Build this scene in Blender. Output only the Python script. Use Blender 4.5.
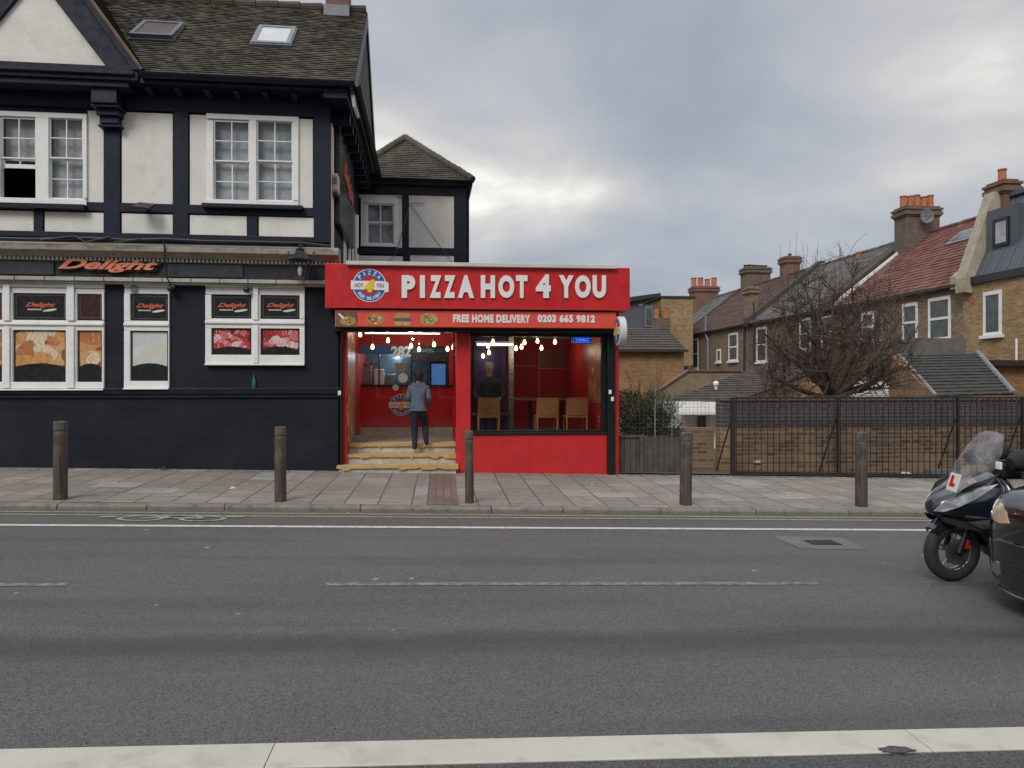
import bpy, bmesh, math, random
from mathutils import Vector, Matrix
random.seed(7)
R = math.radians
sc = bpy.context.scene
for o in list(bpy.data.objects): bpy.data.objects.remove(o)
COL = sc.collection

# ------------------------------------------------------------------ camera
CAMH = 1.6; FPX = 740.0
cam = bpy.data.cameras.new('camera'); camo = bpy.data.objects.new('camera', cam); COL.objects.link(camo)
camo.location = (0, 0, CAMH); camo.rotation_euler = (R(90), 0, 0)
cam.sensor_width = 36; cam.lens = FPX / 1024 * 36; cam.clip_start = .05; cam.clip_end = 3000
sc.camera = camo
# ------------------------------------------------------------------ view
sc.view_settings.view_transform = 'Standard'; sc.view_settings.look = 'None'
sc.view_settings.gamma = 1; sc.view_settings.use_curve_mapping = False
sc.view_settings.exposure = 0.36
sc.cycles.max_bounces = 6; sc.cycles.transparent_max_bounces = 16
# ------------------------------------------------------------------ sun and sky
SUN_EL, SUN_AZ = R(42), R(205)          # azimuth measured clockwise from +Y
sl = bpy.data.lights.new('sun', 'SUN'); sl.energy = 1.45; sl.angle = R(24); sl.color = (1, .96, .9)
so = bpy.data.objects.new('sun', sl); COL.objects.link(so)
d = Vector((math.sin(SUN_AZ)*math.cos(SUN_EL), math.cos(SUN_AZ)*math.cos(SUN_EL), math.sin(SUN_EL)))
so.rotation_euler = d.to_track_quat('Z', 'Y').to_euler(); so.location = d * 50
w = bpy.data.worlds.new('World'); sc.world = w; w.use_nodes = True
nt = w.node_tree; N = nt.nodes; L = nt.links
for n in list(N): N.remove(n)
out = N.new('ShaderNodeOutputWorld')
sky = N.new('ShaderNodeTexSky'); sky.sky_type = 'NISHITA'; sky.sun_disc = False
sky.sun_elevation = SUN_EL; sky.sun_rotation = SUN_AZ
b1 = N.new('ShaderNodeBackground'); b1.inputs[1].default_value = .06; L.new(sky.outputs[0], b1.inputs[0])
tc = N.new('ShaderNodeTexCoord')
sep = N.new('ShaderNodeSeparateXYZ'); L.new(tc.outputs['Generated'], sep.inputs[0])
def wm(op, a, b=None, v=None):
    m = N.new('ShaderNodeMath'); m.operation = op; L.new(a, m.inputs[0])
    if b is not None: L.new(b, m.inputs[1])
    elif v is not None: m.inputs[1].default_value = v
    return m.outputs[0]
SKYZ = 6.9
zc = wm('MAXIMUM', sep.outputs[2], v=0.0)
za = wm('ADD', zc, v=.42)
cx = wm('DIVIDE', sep.outputs[0], za); cy = wm('DIVIDE', sep.outputs[1], za)
cb = N.new('ShaderNodeCombineXYZ'); L.new(cx, cb.inputs[0]); L.new(cy, cb.inputs[1]); cb.inputs[2].default_value = SKYZ
n1 = N.new('ShaderNodeTexNoise'); n1.inputs['Scale'].default_value = 1.7; n1.inputs['Detail'].default_value = 9; n1.inputs['Roughness'].default_value = .48
n1.inputs['Distortion'].default_value = .25; L.new(cb.outputs[0], n1.inputs['Vector'])
cr = N.new('ShaderNodeValToRGB'); L.new(n1.outputs[0], cr.inputs[0])
e = cr.color_ramp.elements
e[0].position = .33; e[0].color = (.28, .305, .355, 1)
e[1].position = .70; e[1].color = (.88, .865, .82, 1)
m_ = e.new(.43); m_.color = (.335, .36, .41, 1)
m_ = e.new(.51); m_.color = (.40, .415, .45, 1)
m_ = e.new(.58); m_.color = (.475, .475, .48, 1)
m_ = e.new(.64); m_.color = (.60, .59, .565, 1)
# overcast skies are brighter towards the zenith
zr = N.new('ShaderNodeMapRange'); L.new(sep.outputs[2], zr.inputs[0]); zr.inputs[1].default_value = .45; zr.inputs[2].default_value = 1.0
zr.inputs[3].default_value = 1.0; zr.inputs[4].default_value = 2.6
b2 = N.new('ShaderNodeBackground'); L.new(cr.outputs[0], b2.inputs[0]); L.new(zr.outputs[0], b2.inputs[1])
mx = N.new('ShaderNodeMixShader'); mx.inputs[0].default_value = .9
L.new(b1.outputs[0], mx.inputs[1]); L.new(b2.outputs[0], mx.inputs[2]); L.new(mx.outputs[0], out.inputs[0])

# ------------------------------------------------------------------ helpers: naming
def tag(o, label=None, cat=None, group=None, kind=None):
    if label: o['label'] = label
    if cat: o['category'] = cat
    if group: o['group'] = group
    if kind: o['kind'] = kind
    return o
class Frame:
    """vertical-axis frame: u to the right, v away from the viewer, z up"""
    def __init__(s, x, y, t):
        s.o = Vector((x, y, 0)); s.t = t
        s.e1 = Vector((math.cos(t), math.sin(t), 0)); s.e2 = Vector((-math.sin(t), math.cos(t), 0))
    def w(s, u, v, z=0): return s.o + s.e1*u + s.e2*v + Vector((0, 0, z))
    def uv(s, x, y):
        d = Vector((x, y, 0)) - s.o; return d.dot(s.e1), d.dot(s.e2)
    def hv(s, px, py, v):
        """point of the sight line px,py on the plane v -> (u, z)"""
        d = Vector(((px-512)/FPX, 1, -(py-384)/FPX)); k = (v + s.o.dot(s.e2)) / d.dot(s.e2)
        p = d*k; return (p - s.o).dot(s.e1), p.z + CAMH
    def hu(s, px, py, u):
        d = Vector(((px-512)/FPX, 1, -(py-384)/FPX)); k = (u + s.o.dot(s.e1)) / d.dot(s.e1)
        p = d*k; return (p - s.o).dot(s.e2), p.z + CAMH
    def rv(s, x0, y0, x1, y1, v):
        ym, xm = (y0+y1)/2, (x0+x1)/2
        return s.hv(x0, ym, v)[0], s.hv(x1, ym, v)[0], s.hv(xm, y1, v)[1], s.hv(xm, y0, v)[1]
    def ru(s, x0, y0, x1, y1, u):
        ym, xm = (y0+y1)/2, (x0+x1)/2
        a, b = s.hu(x0, ym, u)[0], s.hu(x1, ym, u)[0]
        return min(a, b), max(a, b), s.hu(xm, y1, u)[1], s.hu(xm, y0, u)[1]
SLOPE = .0243
def G(x): return -SLOPE * max(-25, min(25, x))
ST = Frame(0, 9.18, R(5.5))                 # the street: v = 0 is the face of the far kerb
def PV(x, y):
    u, v = ST.uv(x, y); return G(x) + .062 + .0135 * max(0, min(v, 3.2))
LB = Frame(-2.85, 12.14, R(6.5))            # corner building: u = 0 its corner, v = 0 its ground-floor face
SH = Frame(0, 9.32, R(5.5))
TE = Frame(18.3, 26.4, R(6.55))             # rear walls of the terrace: u = 0

class T:
    """a thing: an Empty at its base; shapes are given in frame coordinates"""
    def __init__(s, name, label, cat, fr, u, v, z, group=None):
        s.fr = fr; s.off = Vector((u, v, z))
        s.o = bpy.data.objects.new(name, None); COL.objects.link(s.o)
        s.o.location = fr.w(u, v, z); s.o.rotation_euler = (0, 0, fr.t); s.o.empty_display_size = .2
        tag(s.o, label, cat, group)
def finish(me, smooth, ang=35):
    if smooth:
        me.shade_smooth(); me.set_sharp_from_angle(angle=R(ang))
def mkobj(name, me, mat, parent=None):
    if mat is not None:
        if isinstance(mat, (list, tuple)):
            for m in mat: me.materials.append(m)
        else: me.materials.append(mat)
    o = bpy.data.objects.new(name, me); COL.objects.link(o)
    if parent is not None: o.parent = parent
    return o
class MB:
    def __init__(s): s.v = []; s.f = []; s.mi = []; s.cur = 0
    def add(s, vs, fs):
        n = len(s.v); s.v += [tuple(p) for p in vs]
        for f in fs: s.f.append([i+n for i in f]); s.mi.append(s.cur)
        return s
    def box(s, u0, u1, v0, v1, z0, z1):
        if u1 < u0: u0, u1 = u1, u0
        if v1 < v0: v0, v1 = v1, v0
        if z1 < z0: z0, z1 = z1, z0
        return s.add([(u0,v0,z0),(u1,v0,z0),(u1,v1,z0),(u0,v1,z0),(u0,v0,z1),(u1,v0,z1),(u1,v1,z1),(u0,v1,z1)],
              [(0,3,2,1),(4,5,6,7),(0,1,5,4),(1,2,6,5),(2,3,7,6),(3,0,4,7)])
    def prism(s, poly, v0, v1):
        """poly: (u,z) counter-clockwise seen from the front (-v)"""
        n = len(poly)
        return s.add([(u, v0, z) for u, z in poly] + [(u, v1, z) for u, z in poly],
              [list(range(n)), list(range(2*n-1, n-1, -1))] + [(i, i+n, (i+1)%n+n, (i+1)%n) for i in range(n)])
    def prismu(s, poly, u0, u1):
        """poly: (v,z) extruded along u"""
        n = len(poly)
        return s.add([(u0, v, z) for v, z in poly] + [(u1, v, z) for v, z in poly],
              [list(range(n-1, -1, -1)), list(range(n, 2*n))] + [(i, (i+1)%n, (i+1)%n+n, i+n) for i in range(n)])
    def prismz(s, poly, z0, z1):
        n = len(poly)
        return s.add([(u, v, z0) for u, v in poly] + [(u, v, z1) for u, v in poly],
              [list(range(n-1, -1, -1)), list(range(n, 2*n))] + [(i, (i+1)%n, (i+1)%n+n, i+n) for i in range(n)])
    def tube(s, pts, r, seg=8, cap=True):
        pts = [Vector(p) for p in pts]; n = len(pts)
        rr = r if isinstance(r, (list, tuple)) else [r]*n
        vs = []; ref = None
        for i, p in enumerate(pts):
            t = (pts[min(i+1, n-1)] - pts[max(i-1, 0)])
            if t.length < 1e-9: t = Vector((0, 0, 1))
            t.normalize()
            if ref is None:
                ref = Vector((0, 0, 1)) if abs(t.z) < .9 else Vector((1, 0, 0))
                a = t.cross(ref).normalized()
            else:
                a = (a - t*a.dot(t)); a = a.normalized() if a.length > 1e-6 else t.orthogonal().normalized()
            b = t.cross(a)
            for k in range(seg):
                q = 2*math.pi*k/seg; vs.append(p + (a*math.cos(q) + b*math.sin(q))*rr[i])
        fs = []
        for i in range(n-1):
            for k in range(seg):
                k2 = (k+1) % seg; fs.append((i*seg+k, i*seg+k2, (i+1)*seg+k2, (i+1)*seg+k))
        if cap: fs.append(list(range(seg-1, -1, -1))); fs.append([(n-1)*seg+k for k in range(seg)])
        return s.add(vs, fs)
    def lathe(s, c, prof, seg=20, axis='z'):
        """prof: (r, h) along the axis from c"""
        c = Vector(c); vs = []
        for r, h in prof:
            for k in range(seg):
                q = 2*math.pi*k/seg; a, b = r*math.cos(q), r*math.sin(q)
                if axis == 'z': p = (a, b, h)
                elif axis == 'y': p = (a, h, b)
                else: p = (h, a, b)
                vs.append(c + Vector(p))
        fs = []
        for i in range(len(prof)-1):
            for k in range(seg):
                k2 = (k+1) % seg; fs.append((i*seg+k, i*seg+k2, (i+1)*seg+k2, (i+1)*seg+k))
        fs.append(list(range(seg-1, -1, -1))); fs.append([(len(prof)-1)*seg+k for k in range(seg)])
        return s.add(vs, fs)
    def ell(s, c, rx, ry, rz, nu=14, nv=8):
        c = Vector(c); vs = [c+Vector((0,0,rz))]
        for j in range(1, nv):
            for k in range(nu):
                a = math.pi*j/nv; q = 2*math.pi*k/nu
                vs.append(c + Vector((rx*math.sin(a)*math.cos(q), ry*math.sin(a)*math.sin(q), rz*math.cos(a))))
        vs.append(c-Vector((0,0,rz))); fs = []
        for k in range(nu):
            k2 = (k+1) % nu; fs.append((0, 1+k, 1+k2))
            for j in range(nv-2): fs.append((1+j*nu+k, 1+(j+1)*nu+k, 1+(j+1)*nu+k2, 1+j*nu+k2))
            fs.append((len(vs)-1, 1+(nv-2)*nu+k2, 1+(nv-2)*nu+k))
        return s.add(vs, fs)
    def mesh(s, name, off=(0, 0, 0), fix=True):
        off = Vector(off); me = bpy.data.meshes.new(name)
        me.from_pydata([tuple(Vector(p)-off) for p in s.v], [], s.f)
        for p, m in zip(me.polygons, s.mi): p.material_index = m
        if fix:
            bm = bmesh.new(); bm.from_mesh(me); bmesh.ops.recalc_face_normals(bm, faces=bm.faces); bm.to_mesh(me); bm.free()
        me.update(); return me
    def build(s, name, mat, th=None, parent=None, smooth=False, bev=0, fix=True, label=None):
        off = th.off if th is not None else (0, 0, 0)
        me = s.mesh(name, off, fix); finish(me, smooth)
        o = mkobj(name, me, mat, parent if parent is not None else (th.o if th is not None else None))
        if bev:
            m = o.modifiers.new('bevel', 'BEVEL'); m.width = bev; m.segments = 2; m.limit_method = 'ANGLE'; m.angle_limit = R(40)
        if label: o['label'] = label
        return o
    def top(s, name, mat, label, cat, fr, loc, group=None, smooth=False, bev=0, kind=None):
        """a top-level thing that is one mesh"""
        me = s.mesh(name, loc); finish(me, smooth); o = mkobj(name, me, mat)
        o.location = fr.w(*loc); o.rotation_euler = (0, 0, fr.t)
        if bev:
            m = o.modifiers.new('bevel', 'BEVEL'); m.width = bev; m.segments = 2; m.limit_method = 'ANGLE'; m.angle_limit = R(40)
        return tag(o, label, cat, group, kind)
def copy_tree(o, parent=None):
    c = o.copy(); COL.objects.link(c)
    if parent is not None: c.parent = parent
    for ch in list(o.children): copy_tree(ch, c)
    return c
WORLD = Frame(0, 0, 0)
# ------------------------------------------------------------------ helpers: lettering
def text_mesh(body, shear=0, bold=0, extrude=.01, res=4, space=1.0):
    cu = bpy.data.curves.new('lettering', 'FONT'); cu.body = body; cu.shear = shear; cu.offset = bold
    cu.extrude = extrude; cu.resolution_u = res; cu.space_character = space; cu.size = 1
    o = bpy.data.objects.new('lettering', cu); COL.objects.link(o)
    bpy.context.view_layer.update()
    me = bpy.data.meshes.new_from_object(o.evaluated_get(bpy.context.evaluated_depsgraph_get()))
    vs = [v.co.copy() for v in me.vertices]; fs = [list(p.vertices) for p in me.polygons]
    bpy.data.objects.remove(o); bpy.data.curves.remove(cu); bpy.data.meshes.remove(me)
    return vs, fs
def text_in(mb, body, u0, u1, z0, z1, v, depth=.01, shear=0, bold=.02, space=1.0, rot=None, flip=False):
    vs, fs = text_mesh(body, shear, bold, .5, space=space)
    xs = [p.x for p in vs]; ys = [p.y for p in vs]; x0, x1, y0, y1 = min(xs), max(xs), min(ys), max(ys)
    o = []
    for p in vs:
        u = u0 + (p.x-x0)/(x1-x0)*(u1-u0); z = z0 + (p.y-y0)/(y1-y0)*(z1-z0); vv = v - (p.z+.5)*depth
        if rot:
            cu, cz, a = rot; du, dz = u-cu, z-cz
            u, z = cu + du*math.cos(a) - dz*math.sin(a), cz + du*math.sin(a) + dz*math.cos(a)
        o.append((u, vv, z))
    mb.add(o, fs)
def arc_text(mb, body, cu, cz, r, h, a0, a1, v, depth=.004, top=True, wf=.75):
    n = len(body)
    for i, ch in enumerate(body):
        if ch == ' ': continue
        a = a0 + (a1-a0)*(i/(n-1)); ww = h*wf*(.35 if ch in 'I' else 1)
        cc, czz = cu + r*math.sin(a), cz + r*math.cos(a)
        text_in(mb, ch, cc-ww/2, cc+ww/2, czz-h/2, czz+h/2, v, depth, bold=.03, rot=(cc, czz, -a if top else math.pi - a))
# ------------------------------------------------------------------ helpers: materials
def newmat(name):
    m = bpy.data.materials.new(name); m.use_nodes = True
    return m, m.node_tree.nodes, m.node_tree.links, m.node_tree.nodes['Principled BSDF']
def coords(N, L, mode='xyz', sc_=1.0):
    tc = N.new('ShaderNodeTexCoord')
    if mode == 'xyz': return tc.outputs['Object']
    sp = N.new('ShaderNodeSeparateXYZ'); L.new(tc.outputs['Object'], sp.inputs[0])
    cb = N.new('ShaderNodeCombineXYZ')
    if mode == 'wall':
        a = N.new('ShaderNodeMath'); L.new(sp.outputs[0], a.inputs[0]); L.new(sp.outputs[1], a.inputs[1])
        L.new(a.outputs[0], cb.inputs[0]); L.new(sp.outputs[2], cb.inputs[1])
    elif mode in ('roofu', 'roofv'):
        L.new(sp.outputs[0 if mode == 'roofu' else 1], cb.inputs[0])
        a = N.new('ShaderNodeMath'); a.operation = 'MULTIPLY'; a.inputs[1].default_value = 1.4; L.new(sp.outputs[2], a.inputs[0]); L.new(a.outputs[0], cb.inputs[1])
    elif mode == 'flat': L.new(sp.outputs[1], cb.inputs[0]); L.new(sp.outputs[0], cb.inputs[1])
    return cb.outputs[0]
def c4(c): return (c[0], c[1], c[2], 1)
def mixc(N, L, f, a, b, mode='MIX'):
    m = N.new('ShaderNodeMix'); m.data_type = 'RGBA'; m.blend_type = mode
    if isinstance(f, float): m.inputs[0].default_value = f
    else: L.new(f, m.inputs[0])
    for k, x in ((6, a), (7, b)):
        if isinstance(x, (tuple, list)): m.inputs[k].default_value = c4(x)
        else: L.new(x, m.inputs[k])
    return m.outputs[2]
def noise(N, L, vec, scale, detail=4, rough=.55):
    n = N.new('ShaderNodeTexNoise'); n.inputs['Scale'].default_value = scale; n.inputs['Detail'].default_value = detail
    n.inputs['Roughness'].default_value = rough; L.new(vec, n.inputs['Vector']); return n.outputs[0]
def ramp(N, L, f, stops):
    r = N.new('ShaderNodeValToRGB'); L.new(f, r.inputs[0]); e = r.color_ramp.elements
    e[0].position, e[0].color = stops[0][0], c4(stops[0][1]); e[1].position, e[1].color = stops[-1][0], c4(stops[-1][1])
    for p, c in stops[1:-1]: x = e.new(p); x.color = c4(c)
    return r.outputs[0]
def mrange(N, L, f, a, b, c=0., d_=1.):
    r = N.new('ShaderNodeMapRange'); L.new(f, r.inputs[0])
    for i, x in enumerate((a, b, c, d_)): r.inputs[i+1].default_value = x
    return r.outputs[0]
def bumpn(N, L, h, strength, dist, prev=None):
    b = N.new('ShaderNodeBump'); b.inputs['Strength'].default_value = strength; b.inputs['Distance'].default_value = dist
    L.new(h, b.inputs['Height'])
    if prev is not None: L.new(prev, b.inputs['Normal'])
    return b.outputs[0]
def mat(name, col, rough=.6, col2=None, scale=2.5, bump=.15, bscale=60, bdist=.004, metal=0, dirt=None, dirt_amt=.5, coat=0, spec=None):
    m, N, L, P = newmat(name); v = coords(N, L)
    if col2 is None: col2 = tuple(c*.82 for c in col)
    f = mrange(N, L, noise(N, L, v, scale, 6), .3, .7)
    c = mixc(N, L, f, col, col2)
    if dirt:
        g = mrange(N, L, noise(N, L, v, scale*3.1, 8, .65), .5, .72, 0, dirt_amt); c = mixc(N, L, g, c, dirt)
    L.new(c, P.inputs['Base Color']); P.inputs['Roughness'].default_value = rough; P.inputs['Metallic'].default_value = metal
    L.new(mrange(N, L, noise(N, L, v, scale*5, 4), .3, .7, max(0, rough-.1), min(1, rough+.1)), P.inputs['Roughness'])
    if coat: P.inputs['Coat Weight'].default_value = coat; P.inputs['Coat Roughness'].default_value = .04
    if spec is not None: P.inputs['Specular IOR Level'].default_value = spec
    if bump: L.new(bumpn(N, L, noise(N, L, v, bscale, 4), bump, bdist), P.inputs['Normal'])
    return m
def brick(name, c1, c2, mortar, mode='wall', bw=.225, rh=.075, ms=.010, dirt=(.05,.045,.04), dirt_amt=.5, bump=.6, rough=.85, var=None, tone=None, offset=.5, dscale=1.3, bd=.006):
    m, N, L, P = newmat(name); v = coords(N, L, mode); o = coords(N, L)
    b = N.new('ShaderNodeTexBrick'); L.new(v, b.inputs['Vector']); b.offset = offset
    b.inputs['Scale'].default_value = 1; b.inputs['Brick Width'].default_value = bw; b.inputs['Row Height'].default_value = rh
    b.inputs['Mortar Size'].default_value = ms; b.inputs['Mortar Smooth'].default_value = .1; b.inputs['Bias'].default_value = 0
    b.inputs['Color1'].default_value = c4(c1); b.inputs['Color2'].default_value = c4(c2); b.inputs['Mortar'].default_value = c4(mortar)
    c = b.outputs[0]
    if var: c = mixc(N, L, mrange(N, L, noise(N, L, o, dscale*2.3, 5), .45, .65), c, mixc(N, L, .6, c, var))
    if dirt_amt: c = mixc(N, L, mrange(N, L, noise(N, L, o, dscale, 8, .65), .42, .68, 0, dirt_amt), c, dirt)
    c = mixc(N, L, mrange(N, L, noise(N, L, o, 35, 3), .3, .7, 0, .22), c, tuple(x*.5 for x in c1))
    L.new(c, P.inputs['Base Color']); P.inputs['Roughness'].default_value = rough
    nb = bumpn(N, L, b.outputs[1], -bump, bd)
    L.new(bumpn(N, L, noise(N, L, o, 50, 4), .25, .004, nb), P.inputs['Normal'])
    return m
def emis(name, col, s, base=None):
    m, N, L, P = newmat(name); P.inputs['Base Color'].default_value = c4(base or col)
    P.inputs['Emission Color'].default_value = c4(col); P.inputs['Emission Strength'].default_value = s; return m
def glass(name, tint=(1, 1, 1), spec=1.0, rough=.0):
    m, N, L, P = newmat(name); N.remove(P)
    t = N.new('ShaderNodeBsdfTransparent'); t.inputs[0].default_value = c4(tint)
    g = N.new('ShaderNodeBsdfGlossy'); g.inputs['Roughness'].default_value = rough
    fr = N.new('ShaderNodeFresnel'); fr.inputs[0].default_value = 1.5
    k = N.new('ShaderNodeMath'); k.operation = 'MULTIPLY'; k.inputs[1].default_value = spec; L.new(fr.outputs[0], k.inputs[0])
    x = N.new('ShaderNodeMixShader'); gm = N.new('ShaderNodeNewGeometry'); iv = N.new('ShaderNodeMath'); iv.operation = 'SUBTRACT'; iv.inputs[0].default_value = 1; L.new(gm.outputs['Backfacing'], iv.inputs[1])
    k2 = N.new('ShaderNodeMath'); k2.operation = 'MULTIPLY'; L.new(k.outputs[0], k2.inputs[0]); L.new(iv.outputs[0], k2.inputs[1])
    L.new(k2.outputs[0], x.inputs[0]); L.new(t.outputs[0], x.inputs[1]); L.new(g.outputs[0], x.inputs[2])
    L.new(x.outputs[0], N['Material Output'].inputs[0]); return m
M = {}
M['navy'] = mat('navy paint', (.011, .015, .031), .6, (.008, .011, .022), 1.6, .25, 25, .01, dirt=(.022,.024,.03), dirt_amt=.25, spec=.25)
M['navy_brick'] = brick('navy painted brick', (.008,.0105,.019), (.0095,.012,.022), (.006,.0075,.014), bw=.44, rh=.15, ms=.012, dirt=(.026,.028,.034), dirt_amt=.5, bump=.9, rough=.55)
M['navy_brick'].node_tree.nodes['Principled BSDF'].inputs['Specular IOR Level'].default_value = .25
M['navy_trim'] = mat('navy gloss trim', (.009, .012, .025), .42, bump=.1, spec=.3)
M['render'] = mat('cream render', (.74, .72, .665), .85, (.65, .63, .575), 1.2, .5, 30, .01, dirt=(.44,.42,.36), dirt_amt=.4)
M['white'] = mat('white window paint', (.80, .80, .78), .45, (.73,.73,.71), 3, .08, dirt=(.4,.4,.37), dirt_amt=.25)
M['stone'] = mat('weathered cornice stone', (.34, .30, .245), .8, (.24, .21, .17), 4, .4, 40, dirt=(.10,.09,.075), dirt_amt=.7)
M['dark'] = mat('dark void', (.012, .012, .014), .8, bump=0)
M['glass'] = glass('window glass', (.95, .96, .96), .8)
M['clear'] = glass('shopfront glass', (.96, .97, .97), 1.0)
M['curtain'] = mat('net curtain', (.46, .48, .50), .9, (.26,.28,.30), 4, .5, 9, .04)
M['black_pl'] = mat('black plastic', (.02, .02, .022), .4, bump=.05)
M['lead'] = mat('lead flashing', (.22,.225,.235), .5, (.15,.155,.165), 6, .2)
# ================================================================== GROUND, ROAD, PAVEMENT
SEAM = ST.uv(-.6, 4.55)[1] + .35
def asphalt(name, a, b, patches=True):
    m, N, L, P = newmat(name); v = coords(N, L)
    st = N.new('ShaderNodeMapping'); st.inputs['Scale'].default_value = (.25, 1, 1); L.new(v, st.inputs[0])
    f = mrange(N, L, noise(N, L, st.outputs[0], .9, 6), .35, .65); c = mixc(N, L, f, a, b)
    sp = N.new('ShaderNodeTexVoronoi'); sp.inputs['Scale'].default_value = 150; L.new(v, sp.inputs['Vector'])
    g = N.new('ShaderNodeSeparateColor'); L.new(sp.outputs['Color'], g.inputs[0])
    c = mixc(N, L, mrange(N, L, g.outputs[0], .25, 1, 0, .42), c, (.22, .215, .21))
    c = mixc(N, L, mrange(N, L, g.outputs[1], .55, 1, 0, .75), c, (.018, .018, .02))
    # worn bright chips and small gum spots
    s2 = N.new('ShaderNodeTexVoronoi'); s2.inputs['Scale'].default_value = 3.6; L.new(v, s2.inputs['Vector'])
    g2 = N.new('ShaderNodeSeparateColor'); L.new(s2.outputs['Color'], g2.inputs[0])
    sz = N.new('ShaderNodeMath'); sz.operation = 'MULTIPLY'; sz.inputs[1].default_value = .10; L.new(g2.outputs[1], sz.inputs[0])
    lt = N.new('ShaderNodeMath'); lt.operation = 'LESS_THAN'; L.new(s2.outputs['Distance'], lt.inputs[0]); L.new(sz.outputs[0], lt.inputs[1])
    on = N.new('ShaderNodeMath'); on.operation = 'GREATER_THAN'; on.inputs[1].default_value = .72; L.new(g2.outputs[0], on.inputs[0])
    k = N.new('ShaderNodeMath'); k.operation = 'MULTIPLY'; L.new(lt.outputs[0], k.inputs[0]); L.new(on.outputs[0], k.inputs[1])
    kk = N.new('ShaderNodeMath'); kk.operation = 'MULTIPLY'; kk.inputs[1].default_value = .85; L.new(k.outputs[0], kk.inputs[0])
    c = mixc(N, L, kk.outputs[0], c, (.34, .335, .32))
    # wheel-track darkening and oil
    st2 = N.new('ShaderNodeMapping'); st2.inputs['Scale'].default_value = (.12, 1.6, 1); st2.inputs['Location'].default_value = (3, 1.2, 0); L.new(v, st2.inputs[0])
    c = mixc(N, L, mrange(N, L, noise(N, L, st2.outputs[0], 1.3, 7, .6), .52, .66, 0, .28), c, (.030, .030, .032))
    # an old darker resurfacing seam running along the lane
    sp_ = N.new('ShaderNodeSeparateXYZ'); L.new(v, sp_.inputs[0])
    wob = N.new('ShaderNodeMath'); wob.operation = 'MULTIPLY_ADD'; L.new(noise(N, L, st.outputs[0], 2.2, 9, .62), wob.inputs[0]); wob.inputs[1].default_value = .55
    wo2 = N.new('ShaderNodeMath'); wo2.operation = 'MULTIPLY_ADD'; L.new(noise(N, L, v, 30, 4, .7), wo2.inputs[0]); wo2.inputs[1].default_value = .16; L.new(sp_.outputs[1], wo2.inputs[2]); L.new(wo2.outputs[0], wob.inputs[2])
    ab = N.new('ShaderNodeMath'); ab.operation = 'SUBTRACT'; L.new(wob.outputs[0], ab.inputs[0]); ab.inputs[1].default_value = SEAM
    aa = N.new('ShaderNodeMath'); aa.operation = 'ABSOLUTE'; L.new(ab.outputs[0], aa.inputs[0])
    c = mixc(N, L, mrange(N, L, aa.outputs[0], .05, .24, .5, 0), c, (.022, .022, .023))
    # fine cracks
    ck = N.new('ShaderNodeTexVoronoi'); ck.feature = 'DISTANCE_TO_EDGE'; ck.inputs['Scale'].default_value = .55
    cd = N.new('ShaderNodeVectorMath'); cd.operation = 'MULTIPLY_ADD'; nn_ = N.new('ShaderNodeTexNoise'); nn_.inputs['Scale'].default_value = 3; nn_.inputs['Detail'].default_value = 6; L.new(v, nn_.inputs['Vector']); L.new(nn_.outputs['Color'], cd.inputs[0]); cd.inputs[1].default_value = (.5,.5,.5); L.new(v, cd.inputs[2]); L.new(cd.outputs[0], ck.inputs['Vector'])
    lm = N.new('ShaderNodeMath'); lm.operation = 'MULTIPLY'; L.new(mrange(N, L, ck.outputs['Distance'], .001, .004, .22, 0), lm.inputs[0]); L.new(mrange(N, L, noise(N, L, v, .8, 3), .52, .6), lm.inputs[1])
    c = mixc(N, L, lm.outputs[0], c, (.015, .015, .015))
    # round oil drips
    oi = N.new('ShaderNodeTexVoronoi'); oi.inputs['Scale'].default_value = .75; L.new(st.outputs[0], oi.inputs['Vector'])
    c = mixc(N, L, mrange(N, L, oi.outputs['Distance'], .03, .12, .5, 0), c, (.02, .02, .02))
    L.new(c, P.inputs['Base Color'])
    L.new(mrange(N, L, noise(N, L, v, 2.1, 6), .3, .7, .62, .86), P.inputs['Roughness'])
    nb = bumpn(N, L, sp.outputs['Distance'], .8, .006)
    L.new(bumpn(N, L, noise(N, L, v, 6, 5), .3, .012, nb), P.inputs['Normal'])
    return m
M['asphalt'] = asphalt('asphalt', (.108, .103, .099), (.074, .072, .070))
M['asphalt2'] = asphalt('old asphalt', (.055, .055, .055), (.045, .045, .045))
def paint(name, col, wear=.5, wscale=9, thr=(.42, .60)):
    m, N, L, P = newmat(name); v = coords(N, L)
    c = mixc(N, L, mrange(N, L, noise(N, L, v, 14, 8, .7), thr[0], thr[1], 0, wear), col, (.07, .07, .072))
    c = mixc(N, L, mrange(N, L, noise(N, L, v, 120, 3), .5, .62, 0, wear), c, (.08, .08, .08))
    L.new(c, P.inputs['Base Color']); P.inputs['Roughness'].default_value = .7
    L.new(bumpn(N, L, noise(N, L, v, 90, 3), .5, .004), P.inputs['Normal']); return m
M['wpaint'] = paint('white road paint', (.62, .61, .57), .35)
M['wworn'] = paint('worn white road paint', (.30, .295, .28), .85, thr=(.34, .56))
M['yellow'] = paint('faded yellow paint', (.36, .315, .19), .55, thr=(.36, .62))
def strip(mb, v0, v1, us, zf, dz):
    """a sheet between street lines v0..v1 that follows the ground"""
    pts = []
    for u in us:
        for v in (v0, v1):
            p = ST.w(u, v); pts.append((u, v, zf(p.x, p.y) + dz))
    mb.add(pts, [(2*i, 2*i+2, 2*i+3, 2*i+1) for i in range(len(us)-1)])
Grd = lambda x, y: G(x)
US = [-90, -26] + [x for x in range(-24, 25, 2)] + [26, 90]
g = MB()
xs = [-700, -25, -10, 0, 10, 25, 700]
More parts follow.
